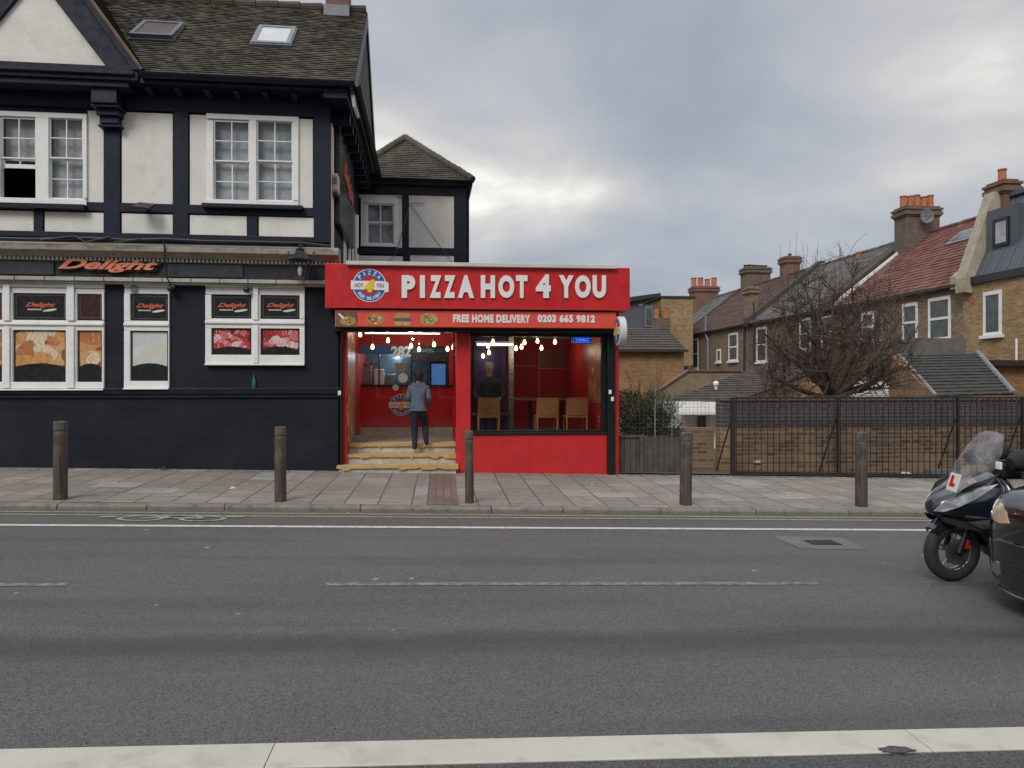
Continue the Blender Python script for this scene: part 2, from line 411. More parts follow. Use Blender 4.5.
for i in range(len(xs)-1):
    for y0, y1 in ((-300, 9.0), (9.0, 900)):
        a, b = xs[i], xs[i+1]; g.add([(a,y0,G(a)-.06),(b,y0,G(b)-.06),(b,y1,G(b)-.06),(a,y1,G(a)-.06)], [(0,1,2,3)])
M['earth'] = mat('earth', (.10, .085, .06), .95, (.06,.06,.035), .8, .6, 12, .05)
tag(g.build('ground', M['earth']), kind='structure')
g = MB(); strip(g, -6.1, 0.05, US, Grd, 0); o = g.build('road', M['asphalt']); tag(o, kind='structure'); o.location = ST.o; o.rotation_euler.z = ST.t
def onst(o, kind='structure'):
    o.location = ST.o; o.rotation_euler.z = ST.t; tag(o, kind=kind); return o
# markings
g = MB(); strip(g, -1.0, -.905, US, Grd, .004); onst(g.build('edge_line', M['wpaint']))
g = MB(); strip(g, -.20, -.13, US, Grd, .004); strip(g, -.38, -.31, US, Grd, .004); onst(g.build('double_yellow_line', M['yellow']))
def vline(px, py):
    dx, dy = (px-512)/FPX, (py-384)/FPX
    k = CAMH / (dy - SLOPE*dx); return ST.uv(dx*k, k)
g = MB()
a = vline(325, 584.5); b = vline(818, 583.5); vm = (a[1]+b[1])/2
strip(g, vm-.045, vm+.045, [a[0]+(b[0]-a[0])*i/8 for i in range(9)], Grd, .004)
a2 = vline(62, 587.5); strip(g, vm-.045, vm+.045, [a2[0]-4+i for i in range(5)], Grd, .004)
strip(g, vm-.045, vm+.045, [b[0]+3.2+i for i in range(5)], Grd, .004)
onst(g.build('centre_line', M['wworn']))
# worn bicycle symbol beside the kerb
g = MB()
bc = vline(172, 519); bu, bv = bc
def ringm(mb, cu, cv, r, wd, seg=20):
    vs = []
    for k in range(seg):
        q = 2*math.pi*k/seg
        for rr in (r-wd, r):
            u, v = cu + rr*math.cos(q)*1.0, cv + rr*math.sin(q)*.62; p = ST.w(u, v); vs.append((u, v, G(p.x)+.008))
    mb.add(vs, [(2*k, 2*k+1, (2*k+3) % (2*seg), (2*k+2) % (2*seg)) for k in range(seg)])
ringm(g, bu-.33, bv, .26, .06); ringm(g, bu+.33, bv, .26, .06)
for (x0, y0, x1, y1) in ((-.33,0,0,.02),(0,.02,.33,0),(-.2,.17,.2,.17),(-.2,.17,0,.02),(.2,.17,.33,0),(.55,.1,.75,.1),(-.8,.05,-.62,.05)):
    a_, b_ = Vector((bu+x0, bv+y0, 0)), Vector((bu+x1, bv+y1, 0)); n_ = (b_-a_).normalized(); n_ = Vector((-n_.y, n_.x, 0))*.028
    vs = []
    for q in (a_-n_, b_-n_, b_+n_, a_+n_): p = ST.w(q.x, q.y); vs.append((q.x, q.y, G(p.x)+.011))
    g.add(vs, [(0,1,2,3)])
onst(g.build('bicycle_marking', paint('faded bicycle paint', (.42,.41,.38), .6, thr=(.40,.62))))
# pavement
def slabs():
    m, N, L, P = newmat('concrete paving slabs'); v = coords(N, L, 'flat'); o = coords(N, L)
    b = N.new('ShaderNodeTexBrick'); L.new(v, b.inputs['Vector']); b.offset = .5
    b.inputs['Scale'].default_value = 1; b.inputs['Brick Width'].default_value = .62; b.inputs['Row Height'].default_value = .415
    b.inputs['Mortar Size'].default_value = .010; b.inputs['Mortar Smooth'].default_value = .2; b.inputs['Bias'].default_value = -.25
    b.inputs['Color1'].default_value = (.235,.218,.198,1); b.inputs['Color2'].default_value = (.35,.325,.29,1); b.inputs['Mortar'].default_value = (.045,.04,.035,1)
    b2 = N.new('ShaderNodeTexBrick'); L.new(v, b2.inputs['Vector']); b2.offset = .5
    for k_, x in (('Scale',1),('Brick Width',.62),('Row Height',.415),('Mortar Size',0),('Bias',.55)): b2.inputs[k_].default_value = x
    b2.inputs['Color1'].default_value = (1,1,1,1); b2.inputs['Color2'].default_value = (1.0,.94,.90,1)
    c = mixc(N, L, 1.0, b.outputs[0], b2.outputs[0], 'MULTIPLY')
    c = mixc(N, L, mrange(N, L, noise(N, L, o, 1.1, 7, .6), .38, .68, 0, .6), c, (.15, .135, .12))
    c = mixc(N, L, mrange(N, L, noise(N, L, o, 9, 8, .7), .5, .7, 0, .5), c, (.085, .075, .068))
    s2 = N.new('ShaderNodeTexVoronoi'); s2.inputs['Scale'].default_value = 5; L.new(o, s2.inputs['Vector'])
    g2 = N.new('ShaderNodeSeparateColor'); L.new(s2.outputs['Color'], g2.inputs[0])
    lt = N.new('ShaderNodeMath'); lt.operation = 'LESS_THAN'; L.new(s2.outputs['Distance'], lt.inputs[0]); lt.inputs[1].default_value = .07
    on = N.new('ShaderNodeMath'); on.operation = 'GREATER_THAN'; on.inputs[1].default_value = .6; L.new(g2.outputs[0], on.inputs[0])
    k = N.new('ShaderNodeMath'); k.operation = 'MULTIPLY'; L.new(lt.outputs[0], k.inputs[0]); L.new(on.outputs[0], k.inputs[1])
    kk = N.new('ShaderNodeMath'); kk.operation = 'MULTIPLY'; kk.inputs[1].default_value = .5; L.new(k.outputs[0], kk.inputs[0])
    c = mixc(N, L, kk.outputs[0], c, (.06, .055, .05))
    L.new(c, P.inputs['Base Color']); P.inputs['Roughness'].default_value = .82
    nb = bumpn(N, L, b.outputs[1], -.9, .008); L.new(bumpn(N, L, noise(N, L, o, 30, 6), .4, .005, nb), P.inputs['Normal'])
    return m
M['slabs'] = slabs()
g = MB()
for a, b in ((.16, 3.2), (3.2, 6.0)): strip(g, a, b, US, PV, 0)
onst(g.build('pavement', M['slabs']))
M['redpave'] = brick('red paving blocks', (.17,.11,.09), (.23,.15,.12), (.06,.05,.045), 'flat', .21, .105, .006, dirt=(.10,.085,.075), dirt_amt=.8)
g = MB()
def ppt(px, py):
    dx, dy = (px-512)/FPX, (py-384)/FPX; k = 8.
    for _ in range(30): k = (CAMH - PV(dx*k, k)) / dy
    return ST.uv(dx*k, k)
def patch(mb, pa, pb, v0, v1, skew=0):
    ua, ub = ppt(*pa)[0], ppt(*pb)[0]; n = 4; vs = []
    for i in range(n+1):
        u = ua + (ub-ua)*i/n
        for v in (v0, v1): p = ST.w(u, v); vs.append((u+skew*(v-v0), v, PV(p.x, p.y)+.004))
    mb.add(vs, [(2*i, 2*i+2, 2*i+3, 2*i+1) for i in range(n)])
patch(g, (428, 490), (457, 490), .17, 3.0); 
onst(g.build('paving_patch', M['redpave']))
g = MB()                                              # pale replacement slabs
random.seed(5)
M['paleslab'] = mat('pale slab', (.32,.31,.285), .8, (.25,.24,.22), 4, .3, dirt=(.16,.14,.12), dirt_amt=.5)
for px, py, dw, dv in ((88,489,.6,.4),(125,493,.62,.4),(235,482,.6,.4),(262,476,.6,.4),(395,497,.6,.4),(590,497,.6,.4),(640,484,.6,.4),(700,497,.6,.4),(735,486,.6,.7),(760,499,.6,.4),(905,490,.6,.4),(612,476,.6,.4),(660,477,.6,.5),(790,478,.8,.4)):
    u, v = ppt(px, py); u = round(u/.62)*.62; v = round(v/.415)*.415; vs = []
    for uu, vv in ((u+.012, v+.012), (u+dw-.012, v+.012), (u+dw-.012, min(v+dv, 2.98)), (u+.012, min(v+dv, 2.98))): p = ST.w(uu, vv); vs.append((uu, vv, PV(p.x, p.y)+.003))
    g.add(vs, [(0,1,2,3)])
onst(g.build('replacement_slabs', M['paleslab']))
# far kerb: separate stones of uneven length
M['kerb'] = mat('kerb stone', (.22, .195, .17), .8, (.155, .135, .12), 3, .5, 30, .008, dirt=(.07,.06,.055), dirt_amt=.7)
g = MB(); u = -60.
while u < 60:
    ln = random.choice([.9, 1.0, 1.25, 1.6, .9]); dz = random.uniform(-.006, .006); x0 = ST.w(u, 0).x; x1 = ST.w(u+ln-.012, 0).x
    z0, z1 = G(x0)+.065+dz, G(x1)+.065+dz; a, b = u, u+ln-.012; dv = random.uniform(-.006, .006)
    pr = [(0+dv, -.25), (.0+dv, -.028), (.012+dv, -.008), (.03+dv, 0), (.16, 0), (.16, -.25)]
    n = len(pr)
    g.add([(a, v, z0+z) for v, z in pr] + [(b, v, z1+z) for v, z in pr], [list(range(n-1,-1,-1)), list(range(n, 2*n))] + [(i, (i+1)%n, (i+1)%n+n, i+n) for i in range(n)])
    u += ln
onst(g.build('kerb', M['kerb']))
# near kerb and the asphalt pavement on the viewer's side
M['kerb2'] = mat('pale concrete kerb', (.50, .475, .41), .85, (.42, .395, .34), 1.6, .6, 70, .004, dirt=(.24,.22,.19), dirt_amt=.5)
kv0 = ST.uv(0, 3.115)[1]; kv1 = ST.uv(0, 3.33)[1]
UJ = ST.uv(948/1*0+ (945-512)/FPX*3.22, 3.22)[0] - 2.9*8
g = MB(); u = UJ
while u < 20:
    ln = 2.9; a, b = u, u+ln-.005; za, zb = G(ST.w(a, -6).x)+.012, G(ST.w(b, -6).x)+.012
    pr = [(kv0, -.2), (kv0, -.004), (kv0+.01, 0), (kv1-.01, 0), (kv1, -.004), (kv1, -.2)]; n = len(pr)
    g.add([(a, v, za+z) for v, z in pr] + [(b, v, zb+z) for v, z in pr], [list(range(n-1,-1,-1)), list(range(n, 2*n))] + [(i, (i+1)%n, (i+1)%n+n, i+n) for i in range(n)])
    u += ln
onst(g.build('near_kerb', M['kerb2']))
g = MB(); strip(g, -14, kv0+.004, US, Grd, .004)
onst(g.build('near_pavement', M['asphalt2']))
g = MB()                                             # tar patches lapping over the pale kerb
for px, py, ru, rv_ in ((896, 753, .09, .03),):
    cu, cv = vline(px, py); vs = []
    random.seed(px)
    for k in range(22):
        q = 2*math.pi*k/22; rr = random.uniform(.75, 1.15); uu, vv = cu+ru*rr*math.cos(q), cv+rv_*rr*math.sin(q); vs.append((uu, vv, G(ST.w(uu, vv).x)+.0165))
    g.add(vs, [list(range(22))])
onst(g.build('tar_patch', M['asphalt2']))
# utility cover set in a diamond of concrete
M['oldconc'] = mat('worn concrete', (.16,.155,.14), .85, (.11,.105,.10), 4, .5, 30, dirt=(.06,.06,.06), dirt_amt=.6)
M['iron'] = mat('cast iron', (.05,.048,.045), .55, (.03,.028,.026), 8, .5, 30, metal=.5)
g = MB(); vs = []
for px, py in ((772, 536), (842, 538), (868, 550), (800, 549)): u, v = vline(px, py); vs.append((u, v, G(ST.w(u, v).x)+.004))
g.add(vs, [(0,1,2,3)]); onst(g.build('concrete_patch', M['oldconc']))
u, v = vline(822, 543); zc_ = G(ST.w(u, v).x)
g = MB(); g.box(u-.16, u+.16, v-.11, v+.11, zc_-.03, zc_+.009)
for k in range(4): g.box(u-.13+k*.07, u-.09+k*.07, v-.09, v+.09, zc_+.009, zc_+.013)
g.top('utility_cover', M['iron'], 'small iron utility cover set in a pale concrete patch in the road', 'utility cover', ST, (u, v, zc_))
# yard beyond the wall
g = MB(); vs = []
for u0, u1 in ((1.9, 12), (12, 40)):
    a = [(u0, 3.25), (u1, 3.25), (u1, 70), (u0, 70)]; g.add([(u, v, G(ST.w(u, v).x)+.13) for u, v in a], [(0,1,2,3)])
onst(g.build('yard', M['earth']))
# ================================================================== CORNER BUILDING (painted brick below, timber frame above)
def tiles(name, a, b, mode, moss=(.055,.055,.028), bw=.17, rh=.16, pale=None):
    return brick(name, a, b, tuple(x*.35 for x in a), mode, bw, rh, .006, dirt=moss, dirt_amt=.65, bump=.5, rough=.9, var=pale, offset=.5, dscale=.9)
M['roof_u'] = tiles('brown plain tiles', (.052,.042,.034), (.105,.082,.062), 'roofu', pale=(.14,.13,.10))
M['roof_v'] = tiles('brown plain tiles side', (.075,.058,.045), (.11,.082,.062), 'roofv', pale=(.13,.12,.10))
def tiled(mb, A, B, C, D, rows, lift=.018, cols=24, jit=.006):
    """stepped tile courses over the slope A-B (eave) to D-C (ridge)"""
    A, B, C, D = map(Vector, (A, B, C, D)); nrm = (B-A).cross(D-A).normalized()
    if nrm.z < 0: nrm = -nrm
    for r in range(rows):
        t0, t1 = r/rows, min(1, (r+1.12)/rows); vs = []
        for c in range(cols+1):
            s = c/cols; e = random.uniform(-jit, jit)
            lo = A.lerp(D, t0).lerp(B.lerp(C, t0), s); hi = A.lerp(D, t1).lerp(B.lerp(C, t1), s)
            lo = lo + nrm*(lift+e) + (lo-hi).normalized()*abs(e)*1.2
            vs += [lo - nrm*(lift+.01), lo, hi + nrm*.002]
        fs = []
        for c in range(cols):
            i = c*3; fs += [(i, i+3, i+4, i+1), (i+1, i+4, i+5, i+2)]
        mb.add(vs, fs)
def ridge_tiles(mb, P0, P1, n, r=.10):
    P0, P1 = Vector(P0), Vector(P1)
    for k in range(n):
        a, b = P0.lerp(P1, k/n), P0.lerp(P1, (k+.96)/n); e = random.uniform(-.008, .008)
        mb.tube([a + Vector((0,0,e)), b + Vector((0,0,e+.012))], [r, r*1.08], 10)
ZB = .14                                              # ground level at the building
lb = T('corner_building', 'navy and cream half-timbered corner building with a brown tiled roof', 'building', LB, -3, 0, ZB)
UC = -.133                                            # corner of the upper floor
UL = -8.8                                             # the building runs on beyond the frame
def zat(py, px=170, v=0): return LB.hv(px, py, v)[1]
mb = MB(); mb.box(UL, 0, 0, 4.84, -.25, 3.6)
mb.build('ground_floor_wall', M['navy_brick'], lb)
mb = MB(); mb.box(UL, .03, -.05, .1, zat(394), zat(388)); mb.box(UL, .02, -.03, .1, zat(398), zat(394)-.002)
mb.build('wall_ledge', M['navy_trim'], lb, bev=.006)
# upper floor
mb = MB(); mb.box(UL, UC, 0.02, 4.84, 3.6, 6.45); mb.build('upper_wall', M['navy'], lb)
z5 = [LB.rv(122, a, 173, b, 0) for a, b in ((113, 204), (214, 234))]
def panel(px0, px1, row, th=lb, u=None):
    a = LB.rv(px0, 150, px1, 150.1, 0); z0, z1 = z5[row][2], z5[row][3]
    m_ = MB(); m_.box(a[0], a[1], -.012, .05, z0, z1); m_.build('render_panel', M['render'], th, bev=.006)
for a, b in ((-110,-70),(-52,-12),(88,104),(122,173),(190,209),(297,313)): panel(a, b, 0)
for a, b in ((-110,-75),(-60,-15),(-8,34),(45,104),(122,173),(190,247),(259,314)): panel(a, b, 1)
mb = MB()                                             # timber frame standing proud of the wall
zr0, zr1 = zat(240), zat(96)
for a, b in ((-130,-111),(-69,-53),(105,121),(174,189),(314,330)):
    x = LB.rv(a, 150, b, 151, 0); mb.box(x[0], min(x[1], UC), -.04, .04, zr0, zr1)
for a, b in ((35,44),(248,258)):
    x = LB.rv(a, 150, b, 151, 0); mb.box(x[0], x[1], -.035, .04, zr0, zat(214))
mb.box(UL, UC, -.037, .04, zat(213.5), zat(204.5)); mb.box(UL, UC, -.043, .04, zr0, zat(234.5)); mb.box(UL, UC, -.043, .04, zat(112), zr1+.05)
mb.build('timber_frame', M['navy'], lb, bev=.008)
# carved capital on the post between the bays
mb = MB(); x0, x1 = LB.rv(103, 120, 123, 121, 0)[:2]; uc = (x0+x1)/2
for k, (yy0, yy1, hw, d_) in enumerate(((96,113,.19,.34),(113,116,.21,.30),(116,122,.17,.22),(122,129,.14,.16),(129,132,.17,.14))):
    mb.box(uc-hw, uc+hw, -d_, 0, zat(yy1), zat(yy0)-.002)
mb.build('carved_bracket', M['navy_trim'], lb, bev=.012)
# jetty soffit and eave brackets
mb = MB(); zE = 6.37
mb.box(UL, .20, -.40, .1, zE-.12, zE-.02); mb.build('soffit', M['navy_trim'], lb)
mb = MB()
for px in list(range(-150, 100, 24)) + list(range(150, 330, 29)):
    u = LB.hv(px, 95, -.2)[0]; mb = MB(); mb.prismu([(0, zE-.122), (-.30, zE-.122), (-.30, zE-.17), (-.05, zE-.23), (0, zE-.25)], u-.045, u+.045)
    mb.build('eave_bracket', M['navy_trim'], lb, bev=.005)
# main roof
UG = .287; VR, ZR = 2.2, 8.82; VE = -.42
mb = MB(); tiled(mb, (UL, VE, zE), (UG, VE, zE), (UG, VR, ZR), (UL, VR, ZR), 44, .022, 90, .008)
tiled(mb, (UG, 4.95, zE), (UL, 4.95, zE), (UL, VR, ZR), (UG, VR, ZR), 20, .02, 6)
mb.prismu([(VE+.02, zE-.02), (4.9, zE-.02), (VR, ZR-.03)], UL, UG-.02)
roof = mb.build('roof', M['roof_u'], lb)
mb = MB(); ridge_tiles(mb, (UL, VR, ZR+.01), (UG, VR, ZR+.01), 22, .085); mb.build('ridge_tiles', M['roof_v'], lb, parent=roof)
# dark boarded gable end with bargeboards, and the side eave across it
mb = MB(); mb.prismu([(.0, zE-.02), (4.5, zE-.02), (VR, ZR-.2)], UC, UG-.1)
mb.build('gable_boarding', M['navy_trim'], lb)
mb = MB()
for s, ve in ((1, VE), (-1, 4.95)):
    mb.prismu([(ve, zE-.16), (ve+s*.22, zE-.16), (VR, ZR-.30), (VR, ZR-.02), (ve, zE+.0)], UG-.05, UG+.015)
mb.build('verge_board', M['navy_trim'], lb)
mb = MB(); mb.box(UC-.05, UG-.1, -.38, 4.9, zE-.22, zE-.03); mb.build('side_eave', M['navy_trim'], lb)
mb = MB()
for k in range(9):
    mb = MB(); mb.box(UC, UG-.12, .25+k*.5, .35+k*.5, zE-.42, zE-.222); mb.build('eave_bracket', M['navy_trim'], lb, bev=.01)
def gutter(mb, pts, r=.06, wall=.012):
    """half-round channel"""
    P = [Vector(p) for p in pts]; vs = []; n = 9
    t = (P[1]-P[0]).normalized(); a = t.cross(Vector((0,0,1))).normalized()
    for p in P:
        for rr in (r, r-wall):
            for k in range(n):
                q = math.pi*k/(n-1); vs.append(p + a*math.cos(q)*rr - Vector((0,0,1))*math.sin(q)*rr)
    fs = []
    for i in range(len(P)-1):
        o = i*2*n
        for base in (0, n):
            for k in range(n-1): fs.append((o+base+k, o+base+k+1, o+2*n+base+k+1, o+2*n+base+k))
        fs.append((o, o+2*n, o+3*n, o+n)); fs.append((o+n-1, o+2*n-1, o+4*n-1, o+3*n-1))
    mb.add(vs, fs)
GR = LB.hv(140, 78, -.47)[0]
mb = MB(); gutter(mb, [(GR, -.47, zE-.0), (UG+.03, -.47, zE-.0)], .075); gutter(mb, [(UG+.06, -.5, zE-.02), (UG+.06, 4.9, zE-.02)], .07)
mb.build('gutter', M['navy_trim'], lb, smooth=True)
mb = MB(); u_ = UG-.03; mb.tube([(u_, -.40, zE-.06), (u_+.03, -.3, zE-.3), (u_+.05, .1, zE-.34)], .03, 8); mb.build('white_downpipe_elbow', M['white'], lb, smooth=True)
# front gable above the left bay
def gp(px, py, v): return LB.hv(px, py, v)
vg = -.42
ap_o, br_o = gp(36, -72, vg), gp(142, 73, vg); ap_i, br_i = gp(36, -25, vg), gp(106, 66, vg)
hw_o, hw_i = br_o[0]-ap_o[0], br_i[0]-ap_i[0]; uA = ap_i[0]
zb = br_i[1]
mb = MB(); mb.prism([(uA-hw_i-.05, zb-.05), (uA+hw_i+.05, zb-.05), (uA, ap_i[1]+.05)], vg+.06, vg+.3); mb.build('gable_panel', M['render'], lb)
mb = MB()
for s in (1, -1):
    q = [(uA+s*hw_o, br_o[1]), (uA, ap_o[1]), (uA, ap_i[1]), (uA+s*hw_i, zb)]
    if s < 0: q = q[::-1]
    mb.prism(q, vg, vg+.12)
    q = [(uA+s*(hw_o+.02), br_o[1]+.02), (uA, ap_o[1]+.05), (uA, ap_o[1]-.10), (uA+s*(hw_o-.12), br_o[1]+.02)]
    if s < 0: q = q[::-1]
    mb.prism(q, vg-.06, vg+.02)
mb.build('bargeboard', M['navy'], lb, bev=.008)
mb = MB(); mb.box(uA-hw_o, uA+hw_o-.05, vg-.03, vg+.3, zat(78, 60, vg), zb-.002)
mb.box(uA-hw_o, uA+hw_o-.1, vg-.08, vg+.3, zat(73.5, 60, vg), zat(70, 60, vg)); mb.box(uA-hw_o, uA+hw_o-.2, vg+.02, vg+.3, zat(84, 60, vg), zat(78, 60, vg)-.002)
mb.build('gable_beam', M['navy'], lb, bev=.01)
mb = MB()
zt = ap_o[1]+.06; ze = br_o[1]+.03
for s in (1, -1):
    tiled(mb, (uA+s*(hw_o+.03), vg-.05, ze), (uA+s*(hw_o+.03), 2.0, ze), (uA, 2.0, zt), (uA, vg-.05, zt), 24, .02, 10)
    q = [(uA+s*hw_o, ze-.03), (uA, zt-.02), (uA, zt-.12), (uA+s*(hw_o-.12), ze-.03)]
    mb.prism(q if s > 0 else q[::-1], vg+.02, 2.0)
g_ = mb.build('gable_roof', M['roof_v'], lb)
mb = MB(); ridge_tiles(mb, (uA, vg, zt+.02), (uA, 2, zt+.02), 8, .09); mb.build('ridge_tiles', M['roof_v'], lb, parent=g_)
mb = MB()                                             # mortar-bedded verge
for s in (1, -1):
    mb.tube([(uA+s*(hw_o+.02), vg-.06, ze+.0), (uA, vg-.06, zt+.0)], .028, 6)
M['verge'] = mat('mortar verge', (.20,.12,.075), .9, (.10,.07,.05), 9, .6, 30)
mb.build('verge_mortar', M['verge'], lb)
# chimney
ch = LB.rv(327, -40, 349, 14, 2.15); mb = MB(); mb.box(ch[0], ch[1], 1.95, 2.55, ch[2]-.3, ch[2]+.9)
M['redbrick'] = brick('red brick', (.19,.085,.055), (.24,.11,.07), (.16,.14,.12), dirt_amt=.5, bd=.01)
c_ = mb.build('chimney', M['redbrick'], lb, parent=None)
mb = MB(); mb.box(ch[0]-.03, ch[1]+.03, 1.90, 1.96, ch[2]-.15, ch[2]+.06); mb.build('flashing', M['lead'], lb, parent=c_)
# skylights lying in the slope
def on_roof(px, py):
    lo, hi = VE, VR
    for _ in range(40):
        m__ = (lo+hi)/2; u, z = LB.hv(px, py, m__); zr_ = zE + (m__-VE)/(VR-VE)*(ZR-zE)
        if z < zr_: hi = m__       # the ray is still below the slope plane only in front
        else: lo = m__
    return u, m__, z
def on_roof(px, py):
    best = None
    for i in range(2000):
        m__ = VE + (VR-VE)*i/1999; u, z = LB.hv(px, py, m__); d_ = abs(z - (zE + (m__-VE)/(VR-VE)*(ZR-zE)))
        if best is None or d_ < best[0]: best = (d_, u, m__, z)
    return best[1:]
rn = Vector((0, -(ZR-zE), (VR-VE))).normalized()
M['rwdark'] = mat('dark roof window frame', (.09,.095,.10), .5, bump=0)
M['sky_pane'] = mat('pale lit-look roof glass', (.55,.57,.56), .25, (.45,.47,.46), bump=0)  # lit white look of the second roof window is put into its colour
M['sky_dark'] = mat('dark roof glass', (.07,.06,.055), .6, (.10,.08,.07), bump=0, spec=.15)
for (x0, y0, x1, y1, pm, lab) in ((132, 24, 180, 40, 'sky_dark', 'dark roof window tilted slightly open'), (253, 29, 296, 45, 'sky_pane', 'roof window with a pale blind')):
    bl = Vector(on_roof(x0, y1)); br = Vector(on_roof(x1-6, y1)); tl = Vector(on_roof(x0+6, y0))
    w_ = br.x-bl.x; hh = (Vector((0, tl.y, tl.z))-Vector((0, bl.y, bl.z))).length
    sd = Vector((0, VR-VE, ZR-zE)).normalized(); ux = Vector((1, 0, 0))
    def slab(mb, a0, a1, b0, b1, h0, h1, tilt=0):
        vs = []
        for h_ in (h0, h1):
            for a, b in ((a0,b0),(a1,b0),(a1,b1),(a0,b1)): vs.append(bl + ux*a + sd*b + rn*(h_ + tilt*(1-b/hh)))
        mb.add(vs, [(0,3,2,1),(4,5,6,7),(0,1,5,4),(1,2,6,5),(2,3,7,6),(3,0,4,7)])
    tl_ = .05 if pm == 'sky_dark' else 0
    mb = MB(); f = .05
    slab(mb, -.02, w_+.02, -.03, f, 0, .07, tl_); slab(mb, -.02, w_+.02, hh-f, hh+.03, 0, .07, tl_); slab(mb, -.02, f, f, hh-f, 0, .068, tl_); slab(mb, w_-f, w_+.02, f, hh-f, 0, .068, tl_)
    slab(mb, -.04, w_+.04, -.07, -.03, .01, .05); slab(mb, -.04, -.02, -.03, hh+.03, .01, .048); slab(mb, w_+.02, w_+.04, -.03, hh+.03, .01, .048)
    fr_ = mb.build('roof_window', M['lead'] if pm == 'sky_pane' else M['rwdark'], lb, label=lab)
    mb = MB(); slab(mb, f, w_-f, f, hh-f, .03, .055, tl_); mb.build('pane', M[pm], lb, parent=fr_)
# sash windows -------------------------------------------------------
def sash(th, fr, v, rect, sashes, y0, y1, ymid, cols=2, rt=2, rb=2, bw=1.3, openb=None, sill=None, curtain=True, label=None, bar=.022, mt='white', top_pm=None, axis='v'):
    """frame with sash lights; pixel rectangles on the plane v"""
    H = fr.rv if axis == 'v' else fr.ru
    def B(m_, x0, ya, x1, yb, d0, d1):
        a = H(x0, ya, x1, yb, v)
        if axis == 'v': m_.box(a[0], a[1], v+d0, v+d1, a[2], a[3])
        else: m_.box(v+d0, v+d1, a[0], a[1], a[2], a[3])
    f = MB()
    X0, Y0, X1, Y1 = rect; sx0, sx1 = min(s[0] for s in sashes), max(s[1] for s in sashes)
    B(f, X0, Y0, X1, y0, -.05, .06); B(f, X0, y1, X1, Y1, -.06, .06)
    B(f, X0, y0, sx0, y1, -.048, .06); B(f, sx1, y0, X1, y1, -.048, .06)
    for i in range(len(sashes)-1): B(f, sashes[i][1], y0, sashes[i+1][0], y1, -.048, .06)
    o = f.build('window', M[mt], th, bev=.006, label=label)
    s_ = MB(); p_ = MB(); c_ = MB()
    for k, (x0, x1) in enumerate(sashes):
        op = openb == k
        for (ya, yb, rows, d) in ((y0, ymid, rt, -.02), (ymid, y1, rb, .012)):
            if op and d > 0:
                # lower sash pushed up behind the upper one
                B(s_, x0, ymid+5, x1, ymid+9, d, d+.03); B(s_, x0, ymid, x0+2.2, ymid+9, d, d+.03); B(s_, x1-2.2, ymid, x1, ymid+9, d, d+.03); B(s_, (x0+x1)/2-.5, ymid, (x0+x1)/2+.5, ymid+5, d, d+.03)
                B(p_, x0+2.2, ymid+1, x1-2.2, ymid+5, d+.012, d+.018); continue
            B(s_, x0, ya, x0+bw, yb, d, d+.035); B(s_, x1-bw, ya, x1, yb, d, d+.035)
            B(s_, x0+bw, ya, x1-bw, ya+bw, d+.001, d+.034); B(s_, x0+bw, yb-bw, x1-bw, yb, d+.001, d+.034)
            for c in range(1, cols):
                xc = x0 + (x1-x0)*c/cols; B(s_, xc-.55, ya+bw, xc+.55, yb-bw, d+.004, d+.03)
            for r in range(1, rows):
                yc = ya + (yb-ya)*r/rows; B(s_, x0+bw, yc-.45, x1-bw, yc+.45, d+.005, d+.029)
            B(p_, x0+bw, ya+bw, x1-bw, yb-bw, d+.014, d+.02)
        if curtain: B(c_, x0, y0, x1, y1 if not op else ymid, .11, .13)
    s_.build('sash', M[mt], th, parent=o); p_.build('pane', M['glass'], th, parent=o)
    if curtain: c_.build('curtain', M['curtain'], th, parent=o)
    b_ = MB(); B(b_, X0+1, Y0+1, X1-1, Y1-1, .3, .32) if False else None
    if sill:
        q = MB(); B(q, X0-1, Y1, X1+1, Y1+sill, -.12, .02); q.build('sill', M['white'] if sill < 3 else M['navy_trim'], th, parent=o, bev=.005)
    return o
# wall openings are shown by a dark recess behind every window
def recess(th, fr, rect, v):
    a = fr.rv(*rect, v); m_ = MB(); m_.box(a[0], a[1], v+.002, v+.4, a[2], a[3]); return m_
# cut real holes in the two front walls
def cut(o, boxes, th):
    m_ = MB()
    for b in boxes: m_.box(*b)
    me = m_.mesh('opening_cutter', th.off); c = bpy.data.objects.new('opening_cutter', me); COL.objects.link(c); c.parent = th.o
    md = o.modifiers.new('openings', 'BOOLEAN'); md.operation = 'DIFFERENCE'; md.object = c; md.solver = 'EXACT'
    bpy.context.view_layer.update()
    dg = bpy.context.evaluated_depsgraph_get(); new = bpy.data.meshes.new_from_object(o.evaluated_get(dg)); o.modifiers.remove(md)
    old = o.data; o.data = new; bpy.data.objects.remove(c)
upper = [o for o in lb.o.children if o.name.startswith('upper_wall')][0]; lower = [o for o in lb.o.children if o.name.startswith('ground_floor_wall')][0]
def wb(fr, r, v, d=1.2):
    a = fr.rv(*r, v); return (a[0], a[1], v-.3, v+d, a[2], a[3])
UPW = [(-14, 115, 85, 202), (209, 118, 297, 204)]
cut(upper, [wb(LB, r, 0) for r in UPW], lb)
GRW = [(-88, 285, 104, 387), (126, 285, 169, 387), (207, 285, 304, 362)]
cut(lower, [wb(LB, r, 0) for r in GRW], lb)
sash(lb, LB, 0, (-16, 113, 88, 205), [(-10, -4), (2, 37), (50, 84)], 118, 199, 159, openb=1, label='white sash window with its left light pushed open at the bottom')
sash(lb, LB, 0, (207, 116, 299, 206), [(214, 250), (257, 293)], 121, 201, 162, label='white twin sash window, both lights closed')
mb = MB()
